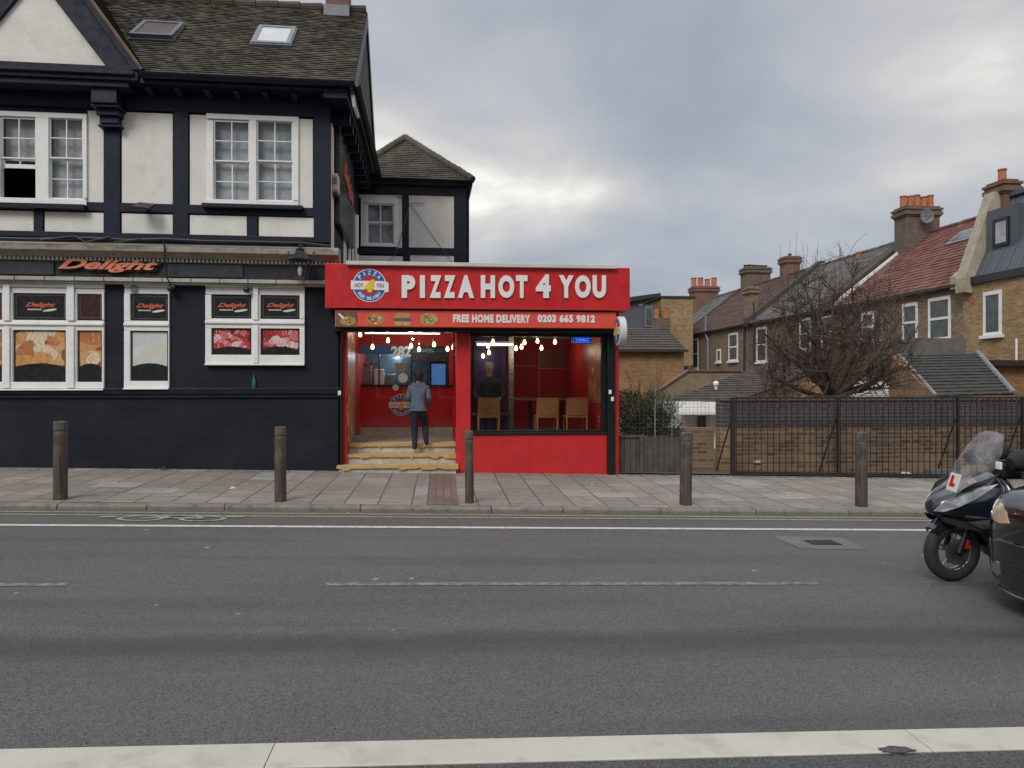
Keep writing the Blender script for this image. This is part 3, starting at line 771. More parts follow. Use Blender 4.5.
for r in ((-16, 205, 88, 210), (204, 206, 304, 210)):
    a = LB.rv(*r, 0); mb.box(a[0], a[1], -.14, 0, a[2], a[3])
mb.build('window_sill', M['navy_trim'], lb, bev=.006)
# cornice over the ground floor
z1_, z2_, z3_, z4_ = zat(243.5, 100, -.2), zat(252, 100, -.2), zat(257.5, 100, -.1), zat(261.5, 100, -.1)
mb = MB()
pr = [(.1, z4_), (-.10, z4_), (-.10, z3_), (-.16, z3_), (-.20, z3_+.05), (-.27, z2_), (-.30, z2_+.01), (-.30, z1_-.06), (-.24, z1_), (.05, z1_+.03)]
mb.prismu(pr[::-1], UL, .03); mb.build('cornice', M['stone'], lb)
M['dentil'] = mat('pale dentils', (.50,.47,.40), .8, (.36,.33,.28), 5, .2)
for k in range(98):
    u = .02 - .06 - k*.0625; mb = MB(); mb.box(u, u+.032, -.15, -.101, z4_+.008, z3_-.002); mb.build('dentil', M['dentil'], lb)
zf0, zf1 = zat(277.5, 100, -.1), z4_-.002
M['fascia'] = mat('charcoal fascia', (.024,.026,.032), .38, (.018,.02,.026), 1.5, .05)
mb = MB(); mb.box(UL, .0, -.08, .1, zf0, zf1); mb.build('fascia_board', M['fascia'], lb)
M['fpanel'] = mat('grey fascia panel', (.035,.038,.046), .4, (.03,.032,.04), 2, .04)
for a, b in ((-60, 54), (168, 243)):
    mb = MB(); x = LB.rv(a, 270, b, 271, -.1); mb.box(x[0], x[1], -.11, -.08, zf0+.03, zf1-.015)
    mb.build('fascia_panel', M['fpanel'], lb, bev=.004)
mb = MB(); za_ = zat(281.5, 100, -.1); u = UL
while u < 0:
    mb.box(u, min(u+.43, .02)-.006, -.17, .1, za_, zf0-.003); mb.box(u, min(u+.43, .02)-.006, -.13, .1, za_-.03, za_-.002); u += .436
mb.build('string_course', M['stone'] if False else mat('pale string course', (.46,.44,.39), .7, (.32,.30,.26), 3, .3, dirt=(.15,.14,.12), dirt_amt=.6), lb, bev=.006)
# ground floor windows with printed graphics
def food(name, cols, scale, dark=.35, mix=.5):
    m, N, L, P = newmat(name); v = coords(N, L)
    nz = N.new('ShaderNodeTexNoise'); nz.inputs['Scale'].default_value = scale*.5; L.new(v, nz.inputs['Vector'])
    ad = N.new('ShaderNodeVectorMath'); ad.operation = 'MULTIPLY_ADD'; L.new(nz.outputs['Color'], ad.inputs[0]); ad.inputs[1].default_value = (.3,.3,.3); L.new(v, ad.inputs[2])
    vo = N.new('ShaderNodeTexVoronoi'); vo.inputs['Scale'].default_value = scale; vo.feature = 'F1'; L.new(ad.outputs[0], vo.inputs['Vector'])
    sp = N.new('ShaderNodeSeparateColor'); L.new(vo.outputs['Color'], sp.inputs[0])
    st = [(i/(len(cols)-1), c) for i, c in enumerate(cols)]
    c = ramp(N, L, sp.outputs[0], st)
    c = mixc(N, L, mrange(N, L, vo.outputs['Distance'], .15, .7, 0, 1), c, tuple(x*dark for x in cols[0]))
    c = mixc(N, L, mrange(N, L, noise(N, L, v, scale*7, 5, .7), .45, .65, 0, mix), c, cols[-1])
    L.new(c, P.inputs['Base Color']); P.inputs['Roughness'].default_value = .4; return m
M['bread'] = food('printed bread picture', [(.42,.15,.05), (.58,.27,.09), (.66,.40,.18), (.70,.58,.42)], 5.0, .45, .35)
M['meat'] = food('printed meat picture', [(.35,.03,.035), (.55,.10,.10), (.48,.05,.06), (.65,.45,.38)], 9, .4, .4)
M['milk'] = food('printed pale picture', [(.46,.50,.48), (.58,.60,.57), (.52,.56,.55), (.64,.63,.58)], 4, .85, .2)
M['poster_black'] = mat('black printed film', (.022,.022,.024), .25, bump=0)
M['poster_maroon'] = mat('faded maroon printed film', (.075,.022,.02), .3, (.035,.014,.014), 2.5, bump=0)
M['logo_red'] = mat('orange red print', (.60,.11,.05), .5, bump=0)
M['print_white'] = mat('white print', (.66,.65,.62), .5, bump=0)
M['greyline'] = mat('grey print line', (.16,.16,.16), .5, bump=0)
def pm_(n, a, b): return mat(n, a, .4, b, 16, bump=0, dirt=tuple(x*.5 for x in b), dirt_amt=.6)
FOODM = {'bread': [pm_('loaf shadow', (.30,.12,.04), (.20,.07,.02)), pm_('golden crust', (.62,.34,.12), (.50,.22,.07)), pm_('floury crust', (.74,.64,.52), (.62,.48,.34)), pm_('seeded roll', (.66,.46,.24), (.50,.28,.10)), pm_('brown crust', (.48,.20,.07), (.38,.13,.04))],
 'meat': [pm_('dark meat', (.16,.02,.02), (.10,.015,.015)), pm_('red meat', (.55,.05,.06), (.42,.03,.04)), pm_('pink meat', (.66,.22,.22), (.55,.12,.13)), pm_('white fat', (.72,.60,.54), (.66,.42,.40)), pm_('deep red meat', (.36,.03,.035), (.26,.02,.02))],
 'milk': [pm_('pale ground', (.58,.62,.59), (.50,.55,.53)), pm_('pale cloth', (.64,.66,.62), (.56,.60,.57)), pm_('cream', (.68,.66,.58), (.6,.6,.54)), pm_('pale shade', (.52,.56,.53), (.46,.5,.48)), pm_('amber', (.62,.52,.36), (.58,.60,.55))]}
def gwin(rect, lights, ytr, posts, label):
    """lights: (x0,x1) columns; ytr: y0,y1 upper light, y2,y3 lower light"""
    X0, Y0, X1, Y1 = rect; y0, y1, y2, y3 = ytr
    f = MB()
    def B(m_, x0, ya, x1, yb, d0, d1): a = LB.rv(x0, ya, x1, yb, 0); m_.box(a[0], a[1], d0, d1, a[2], a[3])
    xs = [X0] + [x for l in lights for x in l] + [X1]
    B(f, X0, Y0, X1, Y0+4, -.05, .06); B(f, X0, y0-5, X1, y0, -.03, .06) if y0-5 > Y0+4.2 else None
    if y0-5 > Y0+4.2: B(f, X0, Y0+4.2, X1, y0-5, -.015, .05)
    B(f, X0, y1, X1, y2, -.04, .06); B(f, X0, y1+2.5, X1, y1+5, -.07, -.041); B(f, X0, y3, X1, Y1, -.05, .06)
    for k in range(0, len(xs), 2):
        for ya, yb in ((y0, y1), (y2, y3)): B(f, xs[k], ya, xs[k+1], yb, -.045, .06)
    if len(lights) > 1:
        for k in range(2, len(xs)-2, 2): B(f, xs[k]+2, Y0+1, xs[k+1]-2, y1+1, -.075, -.051); B(f, xs[k]+2, y2-3, xs[k+1]-2, Y1-1, -.075, -.051)
    B(f, X0, Y1, X1, Y1+1.5, -.09, .05)
    o = f.build('window', M['white'], lb, bev=.006, label=label)
    p = MB()
    for x0, x1 in lights: B(p, x0, y0, x1, y1, .01, .016); B(p, x0, y2, x1, y3, .01, .016)
    p.build('pane', M['glass'], lb, parent=o)
    for (x0, x1), (top, bot) in zip(lights, posts):
        m_ = MB(); B(m_, x0+.3, y0+.3, x1-.3, y1-.3, -.0, .008)
        q = m_.build('window_graphic', M['poster_maroon' if top == 'maroon' else 'poster_black'], lb, parent=o)
        q['label'] = 'dark upper window film' + (' with red script lettering' if top == 'logo' else ' faded to maroon')
        l = MB()                                       # thin border line
        for a_ in ((x0+2, y0+2, x1-2, y0+2.4), (x0+2, y1-2.4, x1-2, y1-2), (x0+2, y0+2.4, x0+2.4, y1-2.4), (x1-2.4, y0+2.4, x1-2, y1-2.4)): B(l, *a_, -.0035, -.0005)
        if top == 'logo':
            xm = (x0+x1)/2; hw = min(15, (x1-x0)*.36); ym = (y0+y1)/2
            a = LB.rv(xm-hw, ym-4, xm+hw, ym+1.5, 0)
            t_ = MB(); text_in(t_, 'Delight', a[0], a[1], a[2], a[3], -.0005, .003, shear=.5, bold=.03)
            t_.build('window_lettering', M['logo_red'], lb, parent=o)
            a = LB.rv(xm+hw*.15, ym+2.2, xm+hw*1.1, ym+5, 0); c = ((a[0]+a[1])/2, (a[2]+a[3])/2); rx = (a[1]-a[0])/2; rz = (a[3]-a[2])/2
            pl = [(c[0]+rx*math.cos(q)-rz*.2*math.sin(q), c[1]+rz*math.sin(q)*.8+rx*.16*math.cos(q)) for q in [2*math.pi*k/14 for k in range(14)]]
            t_ = MB(); t_.prism(pl, -.0035, -.0005)
            a = LB.rv(xm-hw*.85, ym+2.3, xm+hw*.1, ym+3.6, 0)
            for k in range(9): t_.box(a[0]+(a[1]-a[0])*k/9, a[0]+(a[1]-a[0])*(k+.7)/9, -.0035, -.0005, a[2], a[3])
            t_.build('window_emblem', M['print_white'], lb, parent=o)
        l.build('printed_border', M['greyline'], lb, parent=o)
        m_ = MB(); B(m_, x0+.3, y2+.3, x1-.3, y3-.3, .0, .008)
        q = m_.build('window_graphic', M['poster_black'], lb, parent=o)
        q['label'] = {'bread': 'printed picture of bread loaves', 'meat': 'printed picture of raw meat', 'milk': 'pale printed picture'}[bot]
        a = LB.rv(x0+1.8, y2+1.5, x1-1.8, y3-1.5, 0); zc0 = a[2] + (a[3]-a[2])*(.28 if bot != 'meat' else .16); rise = .05
        top_ = [(a[1]-(a[1]-a[0])*k/12, zc0 + rise*(1-((k/6)-1)**2)) for k in range(13)][::-1]
        m_ = MB(); m_.prism(top_ + [(a[1], a[3]), (a[0], a[3])], -.002, -.0005)
        rr_ = random.Random(int(x0*3+7)); W_, H_ = a[1]-a[0], a[3]-zc0-rise
        nf = {'bread': int(10+26*W_), 'meat': int(10+40*W_), 'milk': 5}[bot]
        for k in range(nf):                                  # the printed loaves, joints and cloths, one shape over another
            sx = rr_.uniform(.10, .20) if bot == 'bread' else (rr_.uniform(.04, .13) if bot == 'meat' else rr_.uniform(.06, .14)); sy = sx*rr_.uniform(.45, .75)
            uu, zz, an = rr_.uniform(a[0], a[1]), rr_.uniform(zc0+rise, a[3]), rr_.uniform(-.9, .9)
            d0 = -.0021-k*.00012; pl = []
            for q in range(18):
                t__ = 2*math.pi*q/18; x_, y_ = sx*math.cos(t__)*(1+.08*math.sin(3*t__)), sy*math.sin(t__)
                X_, Z_ = uu+x_*math.cos(an)-y_*math.sin(an), zz+x_*math.sin(an)+y_*math.cos(an)
                fr_ = (min(max(X_, a[0]), a[1])-a[0])/W_; lowz = zc0 + rise*(1-((fr_*2)-1)**2)
                pl.append((min(max(X_, a[0]), a[1]), min(max(Z_, lowz+.002), a[3])))
            m_.cur = rr_.randint(1, 4); m_.add([(p_[0], d0, p_[1]) for p_ in pl], [list(range(18))])
            if bot != 'milk':
                for g_ in range(3):                          # score marks
                    m_.cur = rr_.choice([1, 4, 3]); o_ = (g_-1)*sx*.45; w__ = sx*.05
                    q4 = [(o_-w__, -sy*.6), (o_+w__, -sy*.6), (o_+w__*2.5, sy*.6), (o_+w__*.5, sy*.6)]; P4 = []
                    for x_, y_ in q4:
                        X_, Z_ = uu+x_*math.cos(an)-y_*math.sin(an), zz+x_*math.sin(an)+y_*math.cos(an); fr_ = (min(max(X_, a[0]), a[1])-a[0])/W_; P4.append((min(max(X_, a[0]), a[1]), d0-.00006, min(max(Z_, zc0 + rise*(1-((fr_*2)-1)**2)+.002), a[3])))
                    m_.add(P4, [(0,1,2,3)])
            m_.cur = 0
        m_.build('food_picture', FOODM[bot], lb, parent=o, fix=False)
gwin((-90, 283, 105, 389), [(-84,-75), (-66,-12), (-7,3.5), (14,67), (78,103)], (293,320,330,382), [('maroon','bread'),('logo','bread'),('maroon','bread'),('logo','bread'),('maroon','bread')], 'wide white bay window with pictures of bread')
gwin((125, 283, 170, 388), [(131,169)], (294,321,331,381), [('logo','milk')], 'narrow white window with a pale picture')
gwin((206, 284, 305, 364), [(212,252), (261,300)], (295,319,328.5,355), [('logo','meat'),('logo','meat')], 'white window with two pictures of raw meat')
# side wall trim seen past the corner
for v0, v1 in ((.12,.42), (1.9,2.4), (2.75,3.2), (3.5,3.9), (4.15,4.6)):
    mb = MB(); mb.box(UC-.02, UC+.012, v0, v1, 3.1 if v0 > 1 else 3.65, zE-1.0 if v0 > 1 else zE-.45)
    mb.build('render_panel', M['render'], lb)
# ------------------------------------------------------------------ rear wing
VW = 4.95
rw = T('rear_wing', 'small hipped navy and cream building standing behind the red takeaway', 'building', LB, 1.1, VW, .1)
def wr(x0, y0, x1, y1, v=VW): return LB.rv(x0, y0, x1, y1, v)
a = wr(354, 181, 467, 264); zW = a[3]; uW0, uW1 = UC, a[1]
mb = MB(); mb.box(uW0, uW1, VW, VW+3.2, 0, zW); wall = mb.build('wall', M['navy'], rw)
b_ = wr(362, 199, 399, 246); cut(wall, [(b_[0], b_[1], VW-.3, VW+1, b_[2], b_[3])], rw)
for r in ((359, 256, 403, 268), (410, 255, 454, 268), (408, 196, 454, 248), (359, 195, 402, 199), (396, 195, 402, 248)):
    a = wr(*r); m_ = MB(); m_.box(a[0], a[1], VW-.015, VW+.02, a[2], a[3]); m_.build('render_panel', M['render'], rw, bev=.005)
sash(rw, LB, VW, (361, 198, 398, 247), [(367, 394)], 204, 244, 223, rt=1, rb=1, bw=1.3, label='white sash window')
mb = MB()
for r in ((403, 186, 409, 262), (354, 249, 468, 255), (354, 183, 468, 195), (455, 186, 468, 262)):
    a = wr(*r); d_ = .03 if r[3] > 260 else .034; mb.box(a[0], min(a[1], uW1+.02), VW-d_, VW+.02, a[2], a[3])
mb.build('timber_frame', M['navy_trim'], rw, bev=.005)
ap = LB.hv(405, 139, VW+1.5); e0, e1 = uW0-.3, uW1+.12; ve0, ve1 = VW-.2, VW+3.4
A = (ap[0], VW+1.5, ap[1])
mb = MB()
tiled(mb, (e0, ve0, zW), (e1, ve0, zW), A, A, 22, .02, 18); tiled(mb, (e1, ve0, zW), (e1, ve1, zW), A, A, 22, .02, 10)
tiled(mb, (e1, ve1, zW), (e0, ve1, zW), A, A, 12, .02, 6); tiled(mb, (e0, ve1, zW), (e0, ve0, zW), A, A, 12, .02, 6)
mb.box(e0, e1, ve0, ve1, zW-.1, zW); rf = mb.build('roof', M['roof_u'], rw)
mb = MB()
for P in ((e1, ve0, zW+.02), (e0, ve0, zW+.02), (e1, ve1, zW+.02)): ridge_tiles(mb, P, (A[0], A[1], A[2]+.02), 14, .085)
mb.build('hip_tiles', M['roof_v'], rw, parent=rf)
mb = MB(); gutter(mb, [(e0+.2, ve0-.06, zW-.02), (e1+.02, ve0-.06, zW-.02)], .055); mb.tube([(e1-.05, ve0-.03, zW-.05), (e1-.1, VW-.04, zW-.35), (e1-.1, VW-.04, 3.2)], .03, 8)
mb.build('gutter', M['navy_trim'], rw, smooth=True)
mb = MB(); q = [LB.hv(x, y, VW-.06) for x, y in ((398, 247), (404, 225), (410, 203), (424, 203), (424,204))]
mb.tube([(u, VW-.05, z) for u, z in q], .007, 5); q = [LB.hv(x, y, VW-.06) for x, y in ((411, 204), (430, 232), (452, 262))]
mb.tube([(u, VW-.05, z) for u, z in q], .006, 5); q = [LB.hv(x, y, VW-.06) for x, y in ((403, 230), (395, 255), (385, 264))]
mb.tube([(u, VW-.05, z) for u, z in q], .006, 5); mb.build('trailing_cable', M['black_pl'] if False else mat('grey cable', (.15,.14,.14), .6, bump=0), rw)
# ------------------------------------------------------------------ things fixed on the corner building
sg = T('shop_sign', 'orange script sign reading Delight on the dark fascia', 'sign', LB, *[LB.hv(110, 276, -.12)[0], -.12], zat(277))
a = LB.rv(57, 258.5, 161, 274, -.12)
mb = MB(); text_in(mb, 'Delight', a[0]+.0, a[1]+.02, a[2]-.02, a[3]+.01, -.112, .02, shear=.45, bold=.05); mb.build('letter_outline', mat('black sign edge', (.01,.01,.01), .4, bump=0), sg)
mb = MB(); text_in(mb, 'Delight', a[0]+.03, a[1]-.03, a[2]+.02, a[3]-.02, -.133, .025, shear=.45, bold=.032); mb.build('lettering', mat('salmon orange acrylic', (.72,.26,.16), .35, (.58,.17,.09), 9, bump=0), sg, bev=.004)
# wall lantern
lu, lz = LB.hv(300, 280, -.42)
ln = T('wall_lantern', 'black glazed lantern on a bracket at the right end of the dark fascia', 'lantern', LB, lu, -.42, lz)
mb = MB(); h0, h1 = LB.hv(300, 279, -.42)[1], LB.hv(300, 260, -.42)[1]; r0, r1 = .085, .15
vs = []
for r, z in ((r0, h0), (r1, h1)):
    for sx, sy in ((-1,-1),(1,-1),(1,1),(-1,1)): vs.append((lu+sx*r, -.42+sy*r, z))
for i in range(4): mb.tube([vs[i], vs[i+4]], .010, 6); mb.tube([vs[i], vs[(i+1)%4]], .012, 6); mb.tube([vs[i+4], vs[4+(i+1)%4]], .014, 6)
mb.add([(lu-r0, -.42-r0, h0-.012),(lu+r0, -.42-r0, h0-.012),(lu+r0,-.42+r0,h0-.012),(lu-r0,-.42+r0,h0-.012)], [(0,1,2,3)])
mb.build('frame', M['black_pl'], ln)
mb = MB(); mb.add([tuple(Vector(p)*1) for p in vs], [(0,1,5,4),(1,2,6,5),(2,3,7,6),(3,0,4,7)]); mb.build('glazing', M['clear'], ln)
mb = MB(); mb.lathe((lu, -.42, h1), [(.2, 0), (.17, .03), (.09, .10), (.06, .14), (.07, .17), (.02, .2), (.012, .3), (.001, .33)], 4 if False else 8); mb.build('cap', M['black_pl'], ln, smooth=True)
mb = MB(); mb.lathe((lu, -.42, h0+.05), [(.02, 0), (.03, .04), (.04, .1), (.02, .15)], 10); mb.build('bulb', M['sky_pane'], ln, smooth=True)
mb = MB(); hb = LB.hv(300, 245, -.42)[1]; mb.tube([(lu, .0, hb-.1), (lu, -.2, hb+.05), (lu, -.42, hb+.02), (lu, -.42, h1+.25)], .014, 6)
mb.tube([(lu-.17, -.42, h1), (lu-.2, -.3, h1+.16), (lu-.12, -.12, h1+.22), (lu, -.05, h1+.1)], .008, 5); mb.tube([(lu+.17, -.42, h1), (lu+.2, -.3, h1+.16), (lu+.12, -.12, h1+.22), (lu, -.05, h1+.1)], .008, 5)
mb.build('bracket', M['black_pl'], ln)
# floodlight
fu, fz = LB.hv(143, 208, -.22)
fl = T('floodlight', 'small black floodlight below the cream panel of the upper floor', 'light', LB, fu, -.2, fz)
mb = MB(); mb.add([(fu-.15,-.32,fz-.03),(fu+.12,-.32,fz-.05),(fu+.16,-.14,fz+.05),(fu-.10,-.14,fz+.07),(fu-.14,-.33,fz+.0),(fu+.13,-.33,fz-.02),(fu+.17,-.15,fz+.09),(fu-.09,-.15,fz+.11)], [(0,3,2,1),(4,5,6,7),(0,1,5,4),(1,2,6,5),(2,3,7,6),(3,0,4,7)])
mb.build('housing', M['black_pl'], fl, bev=.006); mb = MB(); mb.box(fu-.02, fu+.03, -.16, -.03, fz-.01, fz+.03); mb.build('bracket', M['black_pl'], fl)
# cameras
for px, py, lab in ((171, 289, 'small black camera at the right jamb of the narrow window'), (247, 290, 'small black dome camera above the meat picture window')):
    u, z = LB.hv(px, py, -.1); c = T('security_camera', lab, 'camera', LB, u, -.1, z, 'security cameras')
    mb = MB(); mb.ell((u, -.12, z), .055, .05, .05); mb.build('camera_body', M['black_pl'], c, smooth=True)
    mb = MB(); mb.lathe((u, -.175, z), [(.02, 0), (.02, .02)], 10, 'y'); mb.build('lens', M['glass'], c)
    mb = MB(); mb.box(u-.03, u+.03, -.1, -.045, z+.02, z+.06); mb.build('mount', M['white'], c)
# number plate on the narrow window head
u, z = LB.hv(134, 289, -.06); mb = MB(); mb.box(u-.045, u+.045, -.065, -.052, z-.055, z+.055)
mb.box(u-.03, u+.03, -.068, -.065, z-.04, z+.04)
mb.top('door_plate', M['greyline'], 'small grey plate in the top left corner of the narrow window frame', 'plate', LB, (u, -.06, z-.05))
# alarm box on the corner
u0_ = UC+.012; vv, zz = .35, LB.hu(337, 195, UC)[1]
al = T('alarm_box', 'cream alarm box on the building corner beside the double sash window', 'alarm box', LB, u0_, vv, zz-.14)
mb = MB(); zA, zB_ = zz-.13, zz+.17; mb.prismu([(vv-.18, zA+.03), (vv-.15, zA), (vv+.1, zA), (vv+.13, zA+.03), (vv+.13, zB_), (vv-.18, zB_)], u0_, u0_+.09); mb.build('cover', mat('aged cream plastic', (.55,.52,.42), .5, (.45,.42,.33), bump=0), al, bev=.012)
mb = MB(); mb.box(u0_+.01, u0_+.08, vv-.19, vv-.18, zA+.12, zB_-.06); mb.build('strobe', M['greyline'], al)
mb = MB(); mb.box(u0_, u0_+.08, vv-.15, vv+.1, zA-.06, zA-.003); mb.build('base', M['black_pl'], al)
# hanging cable
cb_ = MB()
q = [(-40, 237), (30, 239), (90, 238), (130, 240), (165, 239), (200, 241), (260, 242), (300, 243), (330, 246)]
cb_.tube([(LB.hv(x, y, -.34)[0], -.34, LB.hv(x, y, -.34)[1]) for x, y in q], .02, 6)
q = [(164, 239), (164, 262), (165, 278), (168, 287), (171, 288)]
cb_.tube([(LB.hv(x, y, -.34)[0], -.34+.05*k, LB.hv(x, y, -.34+.05*k)[1]) for k, (x, y) in enumerate(q)], .012, 6)
q = [(40, 240), (75, 236), (85, 242), (110, 237), (112, 243), (140, 239)]
cb_.tube([(LB.hv(x, y, -.37)[0], -.37, LB.hv(x, y, -.37)[1]) for x, y in q], .012, 6)
cb_.top('cable', M['black_pl'], 'black cables strung along the top of the ground floor cornice', 'cable', LB, (-2.6, -.34, 3.9), smooth=True)
# bottle on the ledge
u, z = LB.hv(254, 387, -.025); M['green'] = mat('green glass', (.02,.16,.06), .12, bump=0, coat=.5)
mb = MB(); mb.lathe((u, -.025, zat(388)), [(.028, 0), (.03, .01), (.03, .12), (.012, .17), (.012, .215), (.014, .22), (.001, .221)], 12)
mb.top('bottle', M['green'], 'small green bottle standing on the black wall ledge', 'bottle', LB, (u, -.025, zat(388)), smooth=True)
# large dark side sign with red script
mb = MB(); us = UC+.10
sa, sb = LB.hu(340, 122, us), LB.hu(354, 162, us); sc_, sd_ = LB.hu(332, 200, us), LB.hu(355, 232, us)
v0, v1 = .55, LB.hu(354, 200, us)[0]
zs1, zs0 = sb[1]+.15, 4.35
ss = T('side_sign', 'dark board with red script on the side wall above the takeaway', 'sign', LB, us, v0, zs0)
mb.box(UC+.01, us, v0, v1, zs0, zs1); mb.build('board', mat('dark glossy board', (.03,.04,.038), .3, bump=0), ss, bev=.01)
mb = MB(); vs, fs = text_mesh('Delight', .4, .04, .5); xs = [p.x for p in vs]; ys = [p.y for p in vs]
mb.add([(us+.002+(p.z+.5)*.02, v0+.5+(p.x-min(xs))/(max(xs)-min(xs))*(v1-v0-.9), (zs0+zs1)/2-.1+(p.y-min(ys))/(max(ys)-min(ys))*.42 - .2*(p.x-min(xs))/(max(xs)-min(xs))) for p in vs], fs)
mb.build('lettering', M['logo_red'], ss, fix=False)
# ================================================================== TAKEAWAY SHOP
VF = 3.08
def zs(py, px=470, v=VF): return SH.hv(px, py, v)[1]
def us(px, v=VF, py=400): return SH.hv(px, py, v)[0]
UL0, UR0 = us(340), us(614)
ZG = .12; FL = .585; CE = 2.62; VB = 8.0
sh = T('takeaway_shop', 'single-storey bright red pizza takeaway with a black frame', 'shop', SH, (UL0+UR0)/2, VF, ZG)
M['red'] = mat('red painted render', (.56, .022, .022), .42, (.48, .018, .02), 1.8, .1, 30, dirt=(.22,.03,.03), dirt_amt=.6)
M['redsign'] = mat('red sign vinyl', (.58, .018, .02), .38, (.48, .014, .016), 1.3, bump=.05, bscale=4, bdist=.03, dirt=(.30,.02,.02), dirt_amt=.35)
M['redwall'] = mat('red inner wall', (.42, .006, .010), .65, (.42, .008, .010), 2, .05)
M['orangered'] = mat('orange red vinyl', (.70, .085, .06), .4, (.66, .075, .05), 1, bump=0)
M['signwhite'] = mat('white acrylic', (.78, .77, .75), .3, (.72,.71,.69), 2, bump=0)
M['blackframe'] = mat('black aluminium', (.010, .011, .013), .35, bump=.03)
M['metal'] = mat('brushed steel', (.42, .43, .44), .3, (.34,.35,.36), 6, metal=.9, bump=.03)
M['redjoint'] = mat('dark red joint', (.22,.01,.01), .6, bump=0)
# shell
mb = MB(); mb.box(UL0-.001+.03, UL0+.10, VF+.05, VB, -.2, 2.95); mb.build('side_wall', M['redwall'], sh)
mb = MB(); mb.box(UR0-.02, UR0+.10, VF+.06, VB, -.2, 2.95); mb.build('outer_side_wall', M['red'], sh)
mb = MB(); mb.box(UL0, UR0, VB, VB+.12, -.2, 2.95); mb.build('rear_wall', M['redwall'], sh)
mb = MB(); mb.box(UL0-.06, UR0+.12, VF+.0, VB+.15, 2.95, 3.08); mb.build('flat_roof', mat('grey felt roof', (.09,.09,.09), .9), sh)
mb = MB(); mb.box(UL0+.1, UR0-.02, VF+.1, VB, CE, CE+.05); mb.build('ceiling', mat('grey ceiling panel', (.30,.29,.29), .8, (.25,.24,.24), 3), sh)
mb = MB(); mb.box(UL0+.1, UR0-.02, VF+.75, VB, FL-.08, FL)
M['floor'] = brick('grey floor tiles', (.26,.25,.23), (.31,.30,.28), (.1,.1,.1), 'flat', .4, .4, .004, dirt_amt=.3, rough=.35, bump=.1, offset=0)
mb.build('floor', M['floor'], sh)
up0, up1 = us(456), us(470.5)
mb = MB(); mb.box(up0, up1, VF-.02, VF+.25, ZG-.3, zs(333)); mb.build('red_pillar', M['red'], sh, bev=.008)
uw0, uw1 = us(470.5), us(607)
zsill = zs(434.5, 540)
mb = MB(); mb.box(uw0+.001, uw1, VF, VF+.22, -.2, zsill); mb.build('stall_riser', M['red'], sh, bev=.006)
mb = MB(); mb.box(uw0, uw1, VF-.03, VF+.2, zsill+.002, zsill+.035); mb.build('window_sill', M['blackframe'], sh, bev=.004)
# window frame and glass
zh = zs(333.5, 540)
f = MB(); vg0, vg1 = VF+.06, VF+.13
x1 = us(603); f.box(uw0, uw0+.03, vg0, vg1, zsill+.035, zh); f.box(x1-.02, uw1+.0, vg0, vg1, zsill+.035, zh)
f.box(uw0+.03, x1-.02, vg0+.001, vg1-.001, zh-.05, zh); f.box(uw0+.03, x1-.02, vg0+.001, vg1-.001, zsill+.035, zsill+.07)
wf = f.build('shop_window', M['blackframe'], sh, bev=.004)
mb = MB(); mb.box(uw0+.03, x1-.02, vg0+.03, vg0+.04, zsill+.07, zh-.05); mb.build('pane', M['clear'], sh, parent=wf)
mb = MB(); mb.box(us(607)+.002, us(614.5), VF-.07, VF+.2, ZG-.3, zh+.15); mb.build('black_post', M['blackframe'], sh, bev=.008)
mb = MB(); mb.box(us(614.5)+.002, us(618.5), VF-.0, VF+.25, ZG-.3, zh+.1); mb.build('red_edge_post', M['red'], sh, bev=.006)
mb = MB(); mb.box(UL0+.0, us(342.5), VF-.03, VF+.1, ZG-.3, zh+.05); mb.build('black_jamb', M['blackframe'], sh, bev=.004)
mb = MB(); mb.box(us(335), us(616), VF-.22, VF+.10, zh+.002, zs(327.5, 470, VF-.22)); mb.build('shutter_housing', M['blackframe'], sh, bev=.006)
# steps with broken timber nosing
M['tread'] = mat('raw yellow timber nosing', (.55, .38, .17), .7, (.42, .26, .10), 9, .3, dirt=(.2,.12,.05), dirt_amt=.5)
M['stepwhite'] = mat('pale step render', (.60,.56,.48), .8, (.38,.34,.27), 7, .3, dirt=(.22,.18,.12), dirt_amt=.6)
zst = [.275, .43, .585]; vst = [2.93, 3.20, 3.50, 3.86]
random.seed(3)
for k in range(3):
    a, b = (us(338)-.0, us(458)) if k == 0 else (UL0+.06, up0)
    s_ = MB(); s_.box(UL0+.05 if k else us(340), up0-.002, vst[k], vst[k+1]+.01, ZG-.3 if k == 0 else zst[k-1]-.02, zst[k]-.035)
    st = s_.build('step', M['stepwhite'], sh, bev=.006)
    n = 60; pts = []; dd_ = 0
    for i in range(n+1):
        s = i/n; dd_ = random.choice([0, 0, .012, .03]) if random.random() < .22 else dd_; dip = dd_ + random.uniform(0, .006); pts.append((a+(b-a)*s, zst[k]-.042-dip))
    t_ = MB(); t_.prism(pts + [(b, zst[k]), (a, zst[k])], vst[k]-.035, vst[k]+.02); t_.box(a, b-.001, vst[k]+.0201, vst[k+1]-.04, zst[k]-.034, zst[k]-.001)
    t_.build('nosing', M['tread'], sh, parent=st)
mb = MB(); mb.box(UL0+.1, up0-.01, vst[3]-.038, 5.27, FL-.09, FL+.004); mb.build('tiled_landing', mat('wet pale landing tiles', (.42,.41,.38), .2, (.33,.32,.30), 3, .05), sh)
